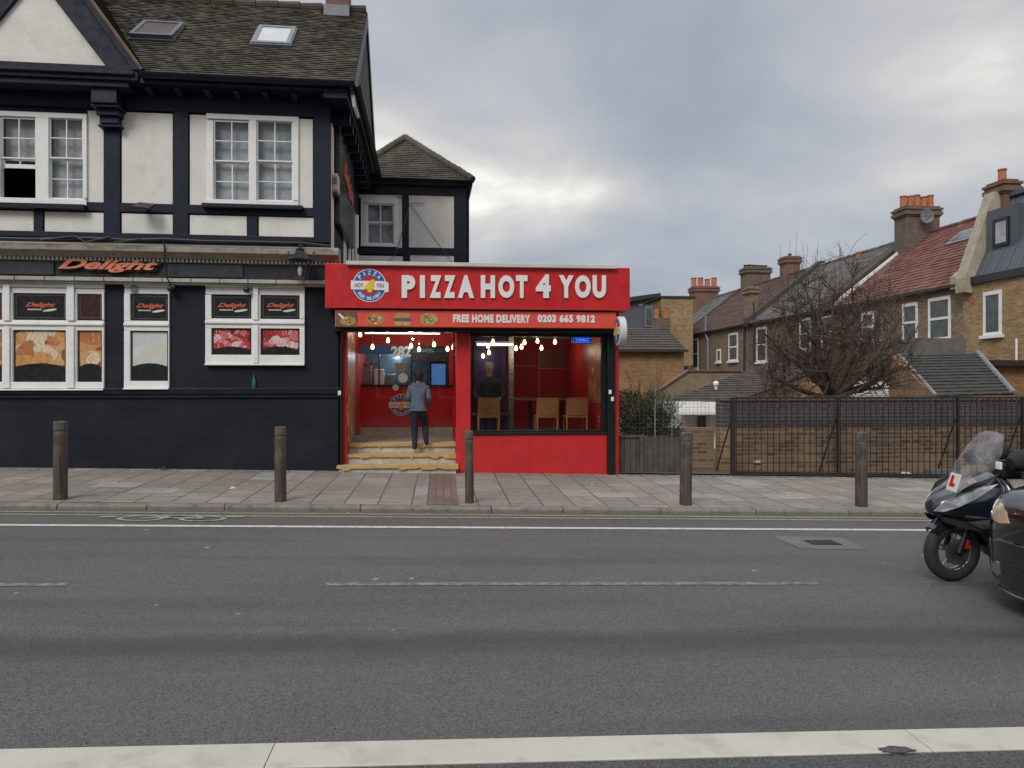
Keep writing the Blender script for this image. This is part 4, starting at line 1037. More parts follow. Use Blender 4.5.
# counter
VC = 5.3
uc0, uc1 = UL0+.1, up1+.05
zc = SH.hv(400, 386.5, VC)[1]
mb = MB(); mb.box(uc0, uc1, VC, VC+.12, FL, zc); co = mb.build('service_counter', mat('glossy red counter front', (.58,.006,.010), .2, (.52,.006,.008), 3, bump=0, coat=.6), sh)
mb = MB(); mb.box(uc0, uc1, VC-.012, VC-.001, FL+.004, SH.hv(400, 427.5, VC)[1]); mb.build('kick_plate', M['stepwhite'], sh, parent=co)
mb = MB(); mb.box(uc0, uc1, VC-.06, VC+.16, zc+.001, zc+.035); mb.build('counter_top', M['blackframe'], sh, parent=co)
mb = MB(); mb.box(uc0, us(357, VC), VC, VC+.1, zc+.035, CE); mb.box(us(449, VC), uc1, VC, VC+.1, zc+.035, CE); mb.box(us(357, VC), us(449, VC), VC, VC+.1, SH.hv(400, 345.5, VC)[1]+.0, CE)
mb.build('hatch_surround', M['redwall'], sh)
mb = MB()
for px in (357, 379, 411.5, 428, 448.5): u = us(px, VC); mb.box(u-.015, u+.015, VC+.02, VC+.06, zc+.035, SH.hv(400, 345.5, VC)[1])
mb.build('hatch_mullion', M['blackframe'], sh)
# kitchen behind the hatch
mb = MB(); mb.box(uc0, uc1+.1, VC+.95, VC+.99, FL, CE); mb.build('kitchen_lining', mat('steel blue kitchen panels', (.10,.16,.19), .3, (.05,.09,.12), 2, bump=0, metal=.4), sh)
H = lambda x0, y0, x1, y1, v: SH.rv(x0, y0, x1, y1, v)
def inbox(px, v0, v1, mt, name, label=None, cat=None, bev=.004):
    a = H(*px, v0); m_ = MB(); m_.box(a[0], a[1], v0, v1, a[2], a[3])
    if label: return m_.top(name, M[mt], label, cat, SH, (a[0], v0, a[2]), bev=bev)
    return m_.build(name, M[mt], sh, bev=bev)
M['navyscreen'] = emis('dark screen', (.02,.05,.10), .35, (.01,.02,.04))
M['menuscreen'] = emis('menu screen', (.55,.60,.62), .8, (.3,.3,.3))
M['bluecool'] = emis('lit blue fridge front', (.03,.10,.26), .9, (.02,.04,.08))
# hood, fridge, menu boards
a = H(412, 352, 449, 361, VC+.2)
mb = MB(); mb.prismu([(VC+.15, a[2]), (VC+.6, a[2]), (VC+.6, a[3]), (VC+.3, a[3])], a[0], a[1]); mb.top('extractor_hood', M['metal'], 'steel extractor hood above the right half of the serving hatch', 'hood', SH, (a[0], VC+.15, a[2]))
a = H(358, 345, 410, 354, VC-.02); mb = MB(); mb.box(a[0], a[1], VC-.03, VC-.005, a[2], a[3]); mb.build('hatch_header', M['navyscreen'], sh)
fr_ = T('display_fridge', 'blue lit drinks fridge seen through the right side of the serving hatch', 'fridge', SH, us(437, VC+.3), VC+.3, FL)
a = H(430, 362, 447, 392, VC+.3); mb = MB(); mb.box(a[0], a[1], VC+.31, VC+.8, FL, a[3]); mb.build('cabinet', M['blackframe'], fr_, bev=.01)
mb = MB(); mb.box(a[0]+.03, a[1]-.03, VC+.3, VC+.308, FL+.2, a[3]-.04); mb.build('door', M['bluecool'], fr_)
for i, (x0, y0, x1, y1) in enumerate(((359, 366, 372, 385), (374, 369, 384, 385), (386, 374, 396, 386))):
    m_ = MB(); a = H(x0, y0, x1, y1, VC+.35); m_.box(a[0], a[1], VC+.35, VC+.42, a[2], a[3])
    m_.top('kitchen_machine', M['metal' if i != 1 else 'white'], ['tall steel machine at the left end of the serving hatch', 'white machine second from the left in the serving hatch', 'low steel machine at the middle of the serving hatch'][i], 'machine', SH, (a[0], VC+.35, a[2]), bev=.02)
ws = MB(); a = H(358, 362, 380, 364.5, VC+.5); ws.box(a[0], a[1], VC+.45, VC+.75, a[2], a[3]); ws.top('shelf', M['metal'], 'steel shelf high on the left inside the kitchen', 'shelf', SH, (a[0], VC+.45, a[2]))
# paper notices on the door glass and the screen behind
VD = 3.98
dr = T('glass_screen', 'clear glass entrance screen with the white number 282', 'door', SH, (UL0+up0)/2, VD, FL)
ud0, ud1 = us(352, VD), us(453, VD)
f = MB(); f.box(UL0+.1, up0+.0, VD, VD+.05, CE-.09, CE-.001); f.box(up0-.04, up0, VD+.001, VD+.049, FL, CE-.09); f.box(ud0-.03, ud0, VD+.001, VD+.049, FL, CE-.09)
f.build('frame', mat('red screen frame', (.40,.01,.012), .3, bump=0), dr, bev=.004)
mb = MB(); mb.box(ud0, up0-.04, VD+.02, VD+.03, FL+.01, CE-.09); mb.build('pane', M['clear'], dr)
a = H(391, 346, 411, 357, VD); mb = MB(); text_in(mb, '282', a[0], a[1], a[2], a[3], VD+.018, .003, bold=.05); mb.build('door_number', M['signwhite'], dr)
def disc(mb, cu, cz, r, v, d_, seg=28, rx=1): mb.prism([(cu+r*rx*math.cos(2*math.pi*k/seg), cz+r*math.sin(2*math.pi*k/seg)) for k in range(seg)], v-d_, v)
u, z = SH.hv(403, 378, VD); mb = MB(); disc(mb, u, z, .085, VD+.018, .003); mb.build('round_sticker', M['signwhite'], dr)
u, z = SH.hv(395.5, 387.5, VD); mb = MB(); disc(mb, u, z, .055, VD+.018, .003); mb.build('round_sticker', mat('pale green sticker', (.45,.52,.38), .5, bump=0), dr)
mb = MB(); a = H(395, 363, 405.5, 370, VD); mb.box(a[0], a[1], VD+.014, VD+.018, a[2], a[3]); mb.build('paper_notice', mat('brown paper notice', (.42,.27,.14), .8, (.3,.17,.09), 18), dr)
mb = MB(); a = H(351, 423.5, 367, 429, VD-.1); mb.box(a[0], a[1], VD-.1, VD-.02, FL+.002, FL+.11); mb.top('cardboard_box', mat('grey board', (.28,.25,.22), .8), 'low grey box on the floor at the left foot of the entrance glass', 'box', SH, (a[0], VD-.1, FL), bev=.004)
# roundel logo ---------------------------------------------------------
M['logo_blue'] = mat('logo blue', (.02,.13,.42), .35, bump=0); M['logo_yellow'] = mat('logo yellow', (.75,.55,.03), .4, bump=0); M['logo_grey'] = mat('logo grey', (.25,.16,.12), .5, bump=0)
def ring(mb, cu, cz, r0, r1, v, d_, a0=0, a1=2*math.pi, seg=40, rx=1):
    for k in range(seg):
        q0, q1 = a0+(a1-a0)*k/seg, a0+(a1-a0)*(k+1)/seg
        mb.prism([(cu+r0*rx*math.sin(q0), cz+r0*math.cos(q0)), (cu+r0*rx*math.sin(q1), cz+r0*math.cos(q1)), (cu+r1*rx*math.sin(q1), cz+r1*math.cos(q1)), (cu+r1*rx*math.sin(q0), cz+r1*math.cos(q0))], v-d_, v)
def roundel(cu, cz, r, v, th, parent, fine=True):
    m_ = MB(); disc(m_, cu, cz, r, v, .004, 40); base = m_.build('logo_disc', M['signwhite'], th, parent=parent)
    m_ = MB(); ring(m_, cu, cz, r*.58, r*.95, v-.004, .002); m_.build('logo_ring', M['logo_blue'], th, parent=parent)
    m_ = MB(); disc(m_, cu, cz, r*.585, v-.004, .0015, 36); m_.build('logo_centre', M['redsign'], th, parent=parent)
    bh = r*.27; m_ = MB(); m_.prism([(cu-r*1.1, cz-bh*.9), (cu+r*.9, cz-bh*1.0), (cu+r*.92, cz-bh*1.5), (cu+r*1.14, cz-bh*1.35), (cu+r*1.14, cz+bh*.55), (cu+r*.95, cz+bh), (cu-r*.95, cz+bh), (cu-r*1.1, cz+bh*1.1)], v-.0095, v-.0065); m_.build('logo_band', M['signwhite'], th, parent=parent)
    m_ = MB(); text_in(m_, 'HOT', cu-r*.88, cu-r*.36, cz-bh*.45, cz+bh*.45, v-.0096, .002, bold=.04); text_in(m_, 'YOU', cu+r*.40, cu+r*.86, cz-bh*.45, cz+bh*.45, v-.0096, .002, bold=.04); m_.build('logo_words', M['logo_grey'], th, parent=parent)
    m_ = MB(); text_in(m_, '4', cu-r*.32, cu+r*.32, cz-r*.42, cz+r*.36, v-.0117, .003, bold=.10, shear=.25); m_.build('logo_four', M['logo_yellow'], th, parent=parent)
    m_ = MB(); arc_text(m_, 'PIZZA', cu, cz, r*.765, r*.24, R(-48), R(48), v-.0062, .002); arc_text(m_, 'FREE DELIVERY', cu, cz, r*.775, r*.19, R(232), R(128), v-.0062, .002, top=False, wf=.6); m_.build('logo_lettering', M['signwhite'], th, parent=parent)
u, z = SH.hv(401, 405, VC); roundel(u, z, SH.hv(412, 405, VC)[0]-u, VC-.003, sh, co)
# ------------------------------------------------------------------ main box sign
VS = 2.66
a = H(325, 265.5, 630, 309, VS)
fs_ = T('fascia_sign', 'wide red box sign reading PIZZA HOT 4 YOU above the takeaway', 'sign', SH, (a[0]+a[1])/2, VS, a[2])
mb = MB(); mb.box(a[0], a[1], VS, VF+.1, a[2], a[3]+.0); mb.build('sign_box', M['redsign'], fs_, bev=.008)
for k in range(1, 4):
    mb = MB(); uu = a[0]+(a[1]-a[0])*k/4+.11; mb.box(uu-.003, uu+.003, VS-.0015, VS+.0, a[2]+.03, a[3]-.01); mb.build('panel_joint', M['redjoint'], fs_)
mb = MB(); mb.box(a[0], a[1], VS-.012, VS+.0, a[2]-.002, a[2]+.02); mb.build('edge_trim', mat('dull red trim', (.40,.03,.03), .5, bump=0), fs_)
b = H(400, 275.5, 606, 298, VS-.02)
LETT = [('P',401.7,415.3),('I',419.9,425),('Z',429.7,441.4),('Z',443.8,455.4),('A',457.8,474),('H',480.8,495),('O',498.4,514.2),('T',516,527.5),('4',535.8,550.8),('Y',558.8,573.6),('O',575,590.6),('U',592.6,606)]
for wd, x0, x1_ in LETT:
    mb = MB(); b = H(x0, 275.3 - (1 if wd == '4' else 0), x1_, 298, VS-.02)
    text_in(mb, wd, b[0], b[1], b[2], b[3], VS-.0005, .03, bold=.06); mb.build('raised_letter', M['signwhite'], fs_, bev=.002)
u, z = SH.hv(369.5, 285.5, VS); r = SH.hv(386.3, 285.5, VS)[0]-u; roundel(u, z, r, VS-.001, fs_, fs_.o)
mb = MB(); c = H(346, 263.0, 617, 266.8, VS-.05); mb.box(c[0], c[1], VS-.075, VS+.05, c[2], c[3]); tr = mb.build('trough_light', mat('pale aluminium trough', (.60,.57,.52), .4, (.5,.47,.43), 3, bump=0), fs_, bev=.006)
# lower strip sign
V2 = 2.70
a = H(335, 311, 616, 327.3, V2)
s2 = T('strip_sign', 'orange red strip sign with food pictures and FREE HOME DELIVERY below the box sign', 'sign', SH, (a[0]+a[1])/2, V2, a[2])
mb = MB(); mb.box(a[0], a[1], V2, VF+.05, a[2], a[3]); mb.build('sign_panel', M['orangered'], s2, bev=.004)
for wd, x0, x1_ in (('FREE HOME DELIVERY', 453, 530.5), ('0203 665 9812', 537.5, 595)):
    b = H(x0, 314.5, x1_, 322.8, V2); mb = MB(); text_in(mb, wd, b[0], b[1], b[2], b[3], V2-.001, .006, bold=.06, space=1.12); mb.build('lettering', M['signwhite'], s2)
M['crust'] = food('printed pizza', [(.50,.22,.07), (.62,.34,.10), (.55,.12,.06), (.66,.48,.20)], 40, .5, .6); M['burger'] = food('printed burger', [(.60,.36,.16), (.62,.42,.22), (.30,.12,.06), (.72,.62,.42)], 20, .5, .5)
M['salad'] = food('printed chips', [(.50,.34,.10), (.60,.45,.12), (.30,.34,.10), (.72,.64,.32)], 26, .5, .5); M['brownpic'] = food('dark printed table', [(.14,.08,.05), (.22,.14,.09), (.18,.06,.04), (.4,.3,.22)], 26, .5, .4)
b = H(336, 311.8, 357.5, 326.8, V2); mb = MB(); mb.box(b[0], b[1], V2-.004, V2-.0005, b[2], b[3]); mb.build('dark_food_picture', M['brownpic'], s2)
u, z = SH.hv(348, 321, V2); mb = MB(); disc(mb, u, z, .075, V2-.0045, .003, rx=1.7); mb.build('pizza_picture', M['crust'], s2)
b = H(338, 316, 343, 318, V2); mb = MB(); mb.prism([(b[0], b[3]+.03), (b[0]+.02, b[3]+.05), (b[1]+.03, b[2]), (b[1], b[2]-.02)][::-1], V2-.0095, V2-.008); mb.build('plate_rim_picture', M['signwhite'], s2)
for px, mt, rx in ((375.5, 'crust', 1.5), (429, 'salad', 1.5)):
    u, z = SH.hv(px, 319.2, V2); mb = MB(); disc(mb, u, z, .1, V2-.0005, .003, 26, rx=rx if px < 400 else 1.45); mb.build('pizza_picture', M[mt], s2)
rt = random.Random(5)
PT = [mat('tomato print', (.50,.07,.03), .5, bump=0), mat('cheese print', (.78,.62,.30), .5, bump=0), mat('olive print', (.10,.07,.03), .5, bump=0), mat('herb print', (.22,.30,.07), .5, bump=0)]
for px, wts in ((348, (0,1,1,2)), (375.5, (0,0,1,2)), (429, (1,1,3,0))):
    cu_, cz_ = SH.hv(px, 319.2 if px != 348 else 321, V2); mb = MB()
    for k in range(16):
        q, rr = rt.uniform(0, 6.28), rt.uniform(0, .8); ru_ = .1*1.3 if px != 348 else .11; x_, z_ = cu_+ru_*rr*math.cos(q), cz_+(.085 if px != 348 else .06)*rr*math.sin(q); s_ = rt.uniform(.008, .018); d0 = V2-.0078-k*.0001
        mb.cur = rt.choice(wts); mb.add([(x_+s_*1.3*math.cos(a), d0, z_+s_*math.sin(a)) for a in [6.283*i/8 for i in range(8)]], [list(range(8))])
    mb.build('food_toppings', PT, s2, fix=False)
u, z = SH.hv(402.5, 319.2, V2); mb = MB()
mb.prism([(u-.125, z+.02), (u+.125, z+.02), (u+.115, z+.07), (u+.06, z+.10), (u-.06, z+.10), (u-.115, z+.07)], V2-.004, V2-.0005); mb.prism([(u-.12, z-.1), (u+.12, z-.1), (u+.13, z-.035), (u-.13, z-.035)], V2-.004, V2-.0005); bb = mb.build('burger_picture', M['burger'], s2)
mb = MB(); mb.prism([(u-.13, z-.03), (u+.13, z-.03), (u+.135, z+.017), (u-.135, z+.017)], V2-.0045, V2-.0005); mb.build('burger_filling', M['brownpic'], s2, parent=bb)
# round projecting sign at the right corner
pu, pz = us(618.5, 2.75), SH.hv(619, 331, 2.6)[1]
ps = T('projecting_sign', 'white round projecting sign at the right corner of the takeaway', 'sign', SH, pu, 2.95, pz-.3)
V3 = 2.62
mb = MB(); mb.lathe((pu-.06, V3, pz), [(.22, 0), (.24, .012), (.24, .108), (.22, .12)], 40, 'x'); mb.build('drum', mat('white sign drum', (.62,.63,.64), .35, (.55,.56,.57), 3, bump=0), ps, smooth=True)
def onside(mb, r0, r1, a0, a1, d_, seg=30):
    vs = []
    for k in range(seg+1):
        q = a0+(a1-a0)*k/seg
        for rr in (r0, r1): vs.append((pu-.06-d_, V3+rr*math.sin(q), pz+rr*math.cos(q)))
    mb.add(vs, [(2*k, 2*k+1, 2*k+3, 2*k+2) for k in range(seg)])
for nm, r0, r1, a0, a1, mt, d_ in (('logo_ring', .13, .21, 0, 2*math.pi, 'logo_blue', .003), ('logo_centre', 0.001, .13, 0, 2*math.pi, 'redsign', .003)):
    mb = MB(); onside(mb, r0, r1, a0, a1, d_); mb.build(nm, M[mt], ps, fix=False)
mb = MB(); x = pu-.066; mb.add([(x, V3-.22, pz-.06), (x, V3+.22, pz-.06), (x, V3+.22, pz+.06), (x, V3-.22, pz+.06)], [(0,1,2,3)]); mb.build('logo_band', M['signwhite'], ps, fix=False)
mb = MB(); x = pu-.069; vs, fs = text_mesh('4', .2, .08, .0); mb.add([(x-.002, V3+.09-.30*p.x, pz-.12+.33*p.y) for p in vs], fs); mb.build('logo_four', M['logo_yellow'], ps, fix=False)
mb = MB(); mb.tube([(pu, V3+.23, pz+.02), (pu, VF-.02, pz+.02)], .022, 8); mb.tube([(pu-.05, V3+.2, pz-.12), (pu-.05, VF-.05, pz-.12)], .018, 8); mb.build('bracket', M['blackframe'], ps)
# small white switch boxes on the black posts
for px, py, lab in ((339.5, 393, 'tiny white switch box on the black jamb left of the entrance'), (610, 392, 'tiny white switch box on the black post right of the shop window'), (612.3, 399, 'white keypad low on the black post right of the shop window')):
    u, z = SH.hv(px, py, VF-.08); mb = MB(); mb.box(u-.022, u+.022, VF-.10, VF-.07 if px > 400 else VF-.03, z-.035, z+.035)
    mb.box(u-.01, u+.01, VF-.105, VF-.10, z-.012, z+.012)
    mb.top('switch_box', M['white'], lab, 'switch', SH, (u, VF-.07, z-.035), bev=.004)
# side poster inside the entrance
mb = MB(); v0, v1 = VF+.12, VF+1.15; u = UL0+.101
M['sidepic'] = food('printed food banner', [(.40,.08,.03), (.66,.38,.08), (.55,.22,.05), (.72,.66,.50)], 5, .5, .5)
mb.box(u, u+.01, v0, v1, FL+.02, CE-.08); mb.top('food_banner', M['sidepic'], 'tall banner of food pictures on the left wall inside the entrance', 'banner', SH, (u, v0, FL+.1))
# mural on the right inside
M['mural'] = food('printed pizza mural', [(.40,.03,.02), (.75,.28,.06), (.55,.10,.02), (.80,.55,.20)], 5, .4, .6)
a = H(572, 346, 600, 398, 5.2); mb = MB(); pl = [(a[0], a[3]-.1), (a[0]+.08, a[2]+.4), (a[0]+.25, a[2]+.05), (a[1], a[2]), (a[1], a[3]), (a[0]+.3, a[3]+.02)]
a2_ = UR0-.03; mb.box(a2_-.012, a2_, VF+.35, VF+2.0, 1.25, 2.35); mb.top('wall_mural', M['mural'], 'orange pizza picture on the red right wall inside the shop', 'picture', SH, (a2_, VF+.35, 1.25))
# white frame line on the rear wall
a = H(538, 350, 602, 368, VB-.02); mb = MB(); mb.box(a[0], a[1], VB-.04, VB-.005, a[2]+.0, a[3]); mb.build('bulkhead', mat('brown red bulkhead', (.22,.03,.015), .4, bump=0), sh)
mb = MB(); mb.box(a[0], a[1], VB-.05, VB-.03, a[2]-.03, a[2]); mb.build('dado_rail', M['orangered'], sh)
# partition with a pale pole
mb = MB(); u = us(511, 5.6); mb.box(u-.05, u+.05, 5.55, 5.65, FL, CE); mb.build('partition_post', M['metal'], sh)
mb = MB(); mb.box(us(474, 6.4), u-.05, 6.38, 6.44, FL, CE); mb.build('partition', mat('purple blue partition', (.035,.02,.10), .4, (.05,.01,.05), 1.5, bump=0), sh)
# blue neon sign
nu, nz = SH.hv(582, 337.5, VF+.3)
ns = T('neon_sign', 'small lit blue sign at the top right of the shop window', 'sign', SH, nu, VF+.3, nz-.05)
b = H(572, 337.2, 592, 343.5, VF+.3); mb = MB(); mb.box(b[0], b[1], VF+.3, VF+.34, b[2], b[3]); mb.build('sign_case', M['blackframe'], ns, bev=.01)
M['neon'] = emis('blue neon', (.02,.10,.75), 1.1); mb = MB()
mb.tube([(b[0]+.02, VF+.285, b[2]+.02), (b[1]-.02, VF+.285, b[2]+.02), (b[1]-.02, VF+.285, b[3]-.02), (b[0]+.02, VF+.285, b[3]-.02), (b[0]+.02, VF+.285, b[2]+.02)], .009, 6)
mb.build('tube', M['neon'], ns); mb = MB(); text_in(mb, 'OPEN', b[0]+.06, b[1]-.06, b[2]+.035, b[3]-.035, VF+.295, .01, bold=.02); mb.build('lettering', emis('blue neon letters', (.06,.20,.85), 1.2), ns)
# tube lights
M['tube'] = emis('fluorescent tube', (1, .96, .9), 3.2)
def tube_light(x0, x1_, v, z, lab):
    u0, u1 = us(x0, v), us(x1_, v); t = T('tube_light', lab, 'light', SH, (u0+u1)/2, v, z, 'tube lights in the takeaway')
    m_ = MB(); m_.box(u0, u1, v-.04, v+.04, z-.04, z); m_.build('housing', M['white'], t, bev=.004)
    m_ = MB(); m_.tube([(u0+.02, v, z-.06), (u1-.02, v, z-.06)], .018, 8); m_.build('tube', M['tube'], t)
tube_light(364, 441, 4.75, CE-.002, 'long lit tube light over the entrance lobby')
tube_light(476, 514, 5.0, 2.42, 'thin lit tube light seen through the left of the shop window')
tube_light(362, 408, VC+.5, CE-.15, 'lit kitchen tube light behind the serving hatch')
# added point lights that brighten the interior beyond its modelled bulbs and tubes
def fill_lamp(px, v, z, p, col=(1,.82,.62), r=.03):
    l = bpy.data.lights.new('shop_fill_light', 'POINT'); l.energy = p; l.color = col; l.shadow_soft_size = r
    o = bpy.data.objects.new('shop_fill_light', l); COL.objects.link(o); o.location = SH.w(us(px, v), v, z)
fill_lamp(411, 3.62, 2.42, 3.5, (1,.9,.8)); fill_lamp(388, 4.1, 2.4, 5, (1,.88,.75)); fill_lamp(419, 4.4, 2.35, 5, (1,.9,.8)); fill_lamp(395, VC+.55, 2.2, 8, (.75,.9,1)); fill_lamp(535, 4.3, 2.3, 6); fill_lamp(550, 6.3, 2.3, 4); fill_lamp(490, 5.6, 2.2, 3, (.7,.6,1))
# hanging filament bulbs
M['bulb'] = emis('warm filament bulb', (1, .62, .25), 6.0)
BL = [(360, 334.5, 3.9), (372.5, 347, 3.95), (388, 340.5, 4.1), (411, 346, 4.0), (419, 349.5, 4.4), (434, 344.5, 3.9), (447.5, 349, 4.2), (453, 347.5, 4.6),
      (488, 346, 4.0), (493, 342, 3.6), (489, 352.5, 4.5), (483, 356, 4.8), (516, 348.5, 4.1), (521.5, 347, 3.8), (524.5, 342.5, 3.6), (537.5, 341, 4.5), (541.5, 348, 3.9), (555, 342, 3.6)]
_bl = {}
words = ['leftmost', 'second', 'third', 'fourth', 'fifth', 'sixth', 'seventh', 'eighth', 'ninth', 'tenth']
door_b = sorted([b for b in BL if b[0] < 460]); win_b = sorted([b for b in BL if b[0] > 460])
for lst, where in ((door_b, 'above the takeaway entrance'), (win_b, 'behind the shop window')):
    for i, (px, py, v) in enumerate(lst):
        u, z = SH.hv(px, py, v)
        nm = words[i] if i == 0 else words[i] + ' from the left'
        t = T('pendant_bulb', f'lit hanging bulb {where}, {nm} in that cluster' if i else f'lit hanging bulb {where}, leftmost in that cluster', 'bulb', SH, u, v, z, 'hanging filament bulbs in the takeaway')
        m_ = MB(); m_.lathe((u, v, z), [(.003, -.042), (.022, -.034), (.031, -.01), (.024, .02), (.012, .05)], 12); m_.build('bulb', M['bulb'], t, smooth=True)
        m_ = MB(); m_.lathe((u, v, z+.05), [(.018, 0), (.02, .05), (.006, .06)], 10); m_.build('socket', M['blackframe'], t)
        m_ = MB(); m_.tube([(u, v, z+.1), (u, v, CE)], .004, 5); m_.build('cord', M['blackframe'], t)
# chairs and table
M['wood'] = mat('light brown wood', (.40,.19,.07), .4, (.28,.12,.04), 6, .1); M['wood2'] = mat('dark wood', (.10,.06,.04), .5, bump=.05)
def chair(px, v, lab, face=0):
    u = us(px, v); t = T('wooden_chair', lab, 'chair', SH, u, v, FL, 'wooden chairs in the takeaway')
    w = .2; s = 1 if face == 0 else -1             # back towards the street
    m_ = MB(); n = 8; vs = []
    for i in range(n+1):
        x = -w + 2*w*i/n; c = .03*(1-(x/w)**2)
        for z, d_ in ((FL+.44, 0), (FL+.76, -.05)):
            for th_ in (0, .018): vs.append((u+x, v-s*(c-d_)+s*th_ if True else 0, z + .01*(1-(x/w)**2)))
    fs = []
    for i in range(n):
        a = i*4; b = a+4; fs += [(a, b, b+2, a+2), (a+1, a+3, b+3, b+1), (a+2, b+2, b+3, a+3), (a, a+1, b+1, b)]
    fs += [(0, 2, 3, 1), (n*4, n*4+1, n*4+3, n*4+2)]
    m_.add(vs, fs); m_.build('backrest', M['wood'], t, smooth=True)
    m_ = MB(); m_.box(u-w, u+w, v-.0, v+s*.40, FL+.40, FL+.435); m_.build('seat', M['wood'], t, bev=.01)
    for sx in (-1, 1):
        m_ = MB(); m_.tube([(u+sx*.18, v+.0, FL), (u+sx*.185, v+.01, FL+.42), (u+sx*.19, v+s*.03, FL+.60)], [.014, .018, .014], 6); m_.build('leg', M['wood'], t)
        m_ = MB(); m_.tube([(u+sx*.18, v+s*.38, FL), (u+sx*.18, v+s*.36, FL+.4)], [.013, .018], 6); m_.build('leg', M['wood'], t)
chair(489, 4.1, 'wooden chair in front of the seated man')
chair(547.5, 4.0, 'wooden chair in the middle of the shop window')
chair(577, 4.05, 'rightmost wooden chair behind the shop window')
def table(px, v, lab):
    u = us(px, v); t = T('dining_table', lab, 'table', SH, u, v, FL, 'tables in the takeaway')
    m_ = MB(); m_.box(u-.35, u+.35, v-.3, v+.3, FL+.70, FL+.73); m_.build('tabletop', M['wood2'], t, bev=.006)
    m_ = MB(); m_.tube([(u, v, FL+.03), (u, v, FL+.70)], .035, 10); m_.build('pedestal', M['blackframe'], t)
    m_ = MB(); m_.box(u-.25, u+.25, v-.04, v+.04, FL, FL+.03); m_.box(u-.04, u+.04, v-.25, v+.25, FL+.001, FL+.029); m_.build('foot', M['blackframe'], t)
table(530, 4.75, 'dark table left of the middle chair'); table(562, 4.75, 'dark table between the two right chairs')
# ================================================================== PEOPLE
def skin_body(name, J, E, label, loc, rot, mats, region, root=0, sub=2, extras=None):
    """J: joints (x,y,z,r[,r2]); E: edges; one continuous skinned surface, then faces coloured by region"""
    me = bpy.data.meshes.new(name); me.from_pydata([j[:3] for j in J], E, []); o = bpy.data.objects.new(name, me); COL.objects.link(o)
    md = o.modifiers.new('skin', 'SKIN'); md.use_smooth_shade = True
    for i, j in enumerate(J):
        sv = me.skin_vertices[0].data[i]; sv.radius = (j[3], j[4] if len(j) > 4 else j[3]); sv.use_root = (i == root)
    o.modifiers.new('sub', 'SUBSURF').levels = sub; o.modifiers['sub'].render_levels = sub
    bpy.context.view_layer.update(); dg = bpy.context.evaluated_depsgraph_get()
    new = bpy.data.meshes.new_from_object(o.evaluated_get(dg)); bpy.data.objects.remove(o)
    new.materials.clear()
    for m in mats: new.materials.append(m)
    for p in new.polygons: p.material_index = region(p.center); p.use_smooth = True
    o = bpy.data.objects.new(name, new); COL.objects.link(o); o.location = loc; o.rotation_euler.z = rot
    return o
M['skin'] = mat('skin', (.36,.21,.145), .55, (.32,.18,.12), 10, bump=.05); M['skin_dark'] = mat('brown skin', (.16,.09,.06), .55, bump=.05)
M['hair'] = mat('black hair', (.012,.010,.010), .5, (.02,.017,.015), 40, .8, 90, .01); M['hairgrey'] = mat('grey hair', (.30,.30,.31), .8, (.2,.2,.21), 40, .6, 90, .01)
M['hoodie'] = mat('grey patterned hoodie', (.085,.12,.165), .85, (.05,.08,.11), 14, .6, 30, .02, dirt=(.26,.29,.33), dirt_amt=.8)
M['jeans'] = mat('dark jeans', (.012,.016,.036), .8, (.008,.011,.026), 8, .3, 60); M['trainer'] = mat('white trainer', (.6,.58,.56), .6, bump=.1); M['navyjacket'] = mat('navy jacket', (.015,.022,.05), .75, (.01,.014,.03), 6, .4, 30, .01)
def hand(J, E, wi, side, wx, wy, wz, dirx=0, diry=0, dirz=-1):
    """palm and five bent fingers growing from the wrist joint wi"""
    d_ = Vector((dirx, diry, dirz)).normalized(); sidev = Vector((0, 1, 0)) if abs(d_.y) < .8 else Vector((1, 0, 0)); fwd = Vector((-side, 0, 0)) if abs(d_.x) < .8 else Vector((0, 0, -1))
    p = Vector((wx, wy, wz)); k = len(J); q = p + d_*.05; J.append((*q, .026, .016)); E.append((wi, k)); palm = k
    for i, (off, ln) in enumerate(((-.030, .068), (-.010, .078), (.010, .074), (.029, .058))):
        a = q + sidev*off + d_*.045; b = a + d_*ln*.5 + fwd*.008; c = b + d_*ln*.32 + fwd*.025; n = len(J)
        J += [(*a, .0085), (*b, .008), (*c, .0065)]; E += [(palm, n), (n, n+1), (n+1, n+2)]
    a = p + sidev*-.03 + d_*.03; b = a - sidev*.022 + d_*.03; c = b + d_*.03 + fwd*.012; n = len(J)
    J += [(*a, .011), (*b, .0095), (*c, .008)]; E += [(palm, n), (n, n+1), (n+1, n+2)]
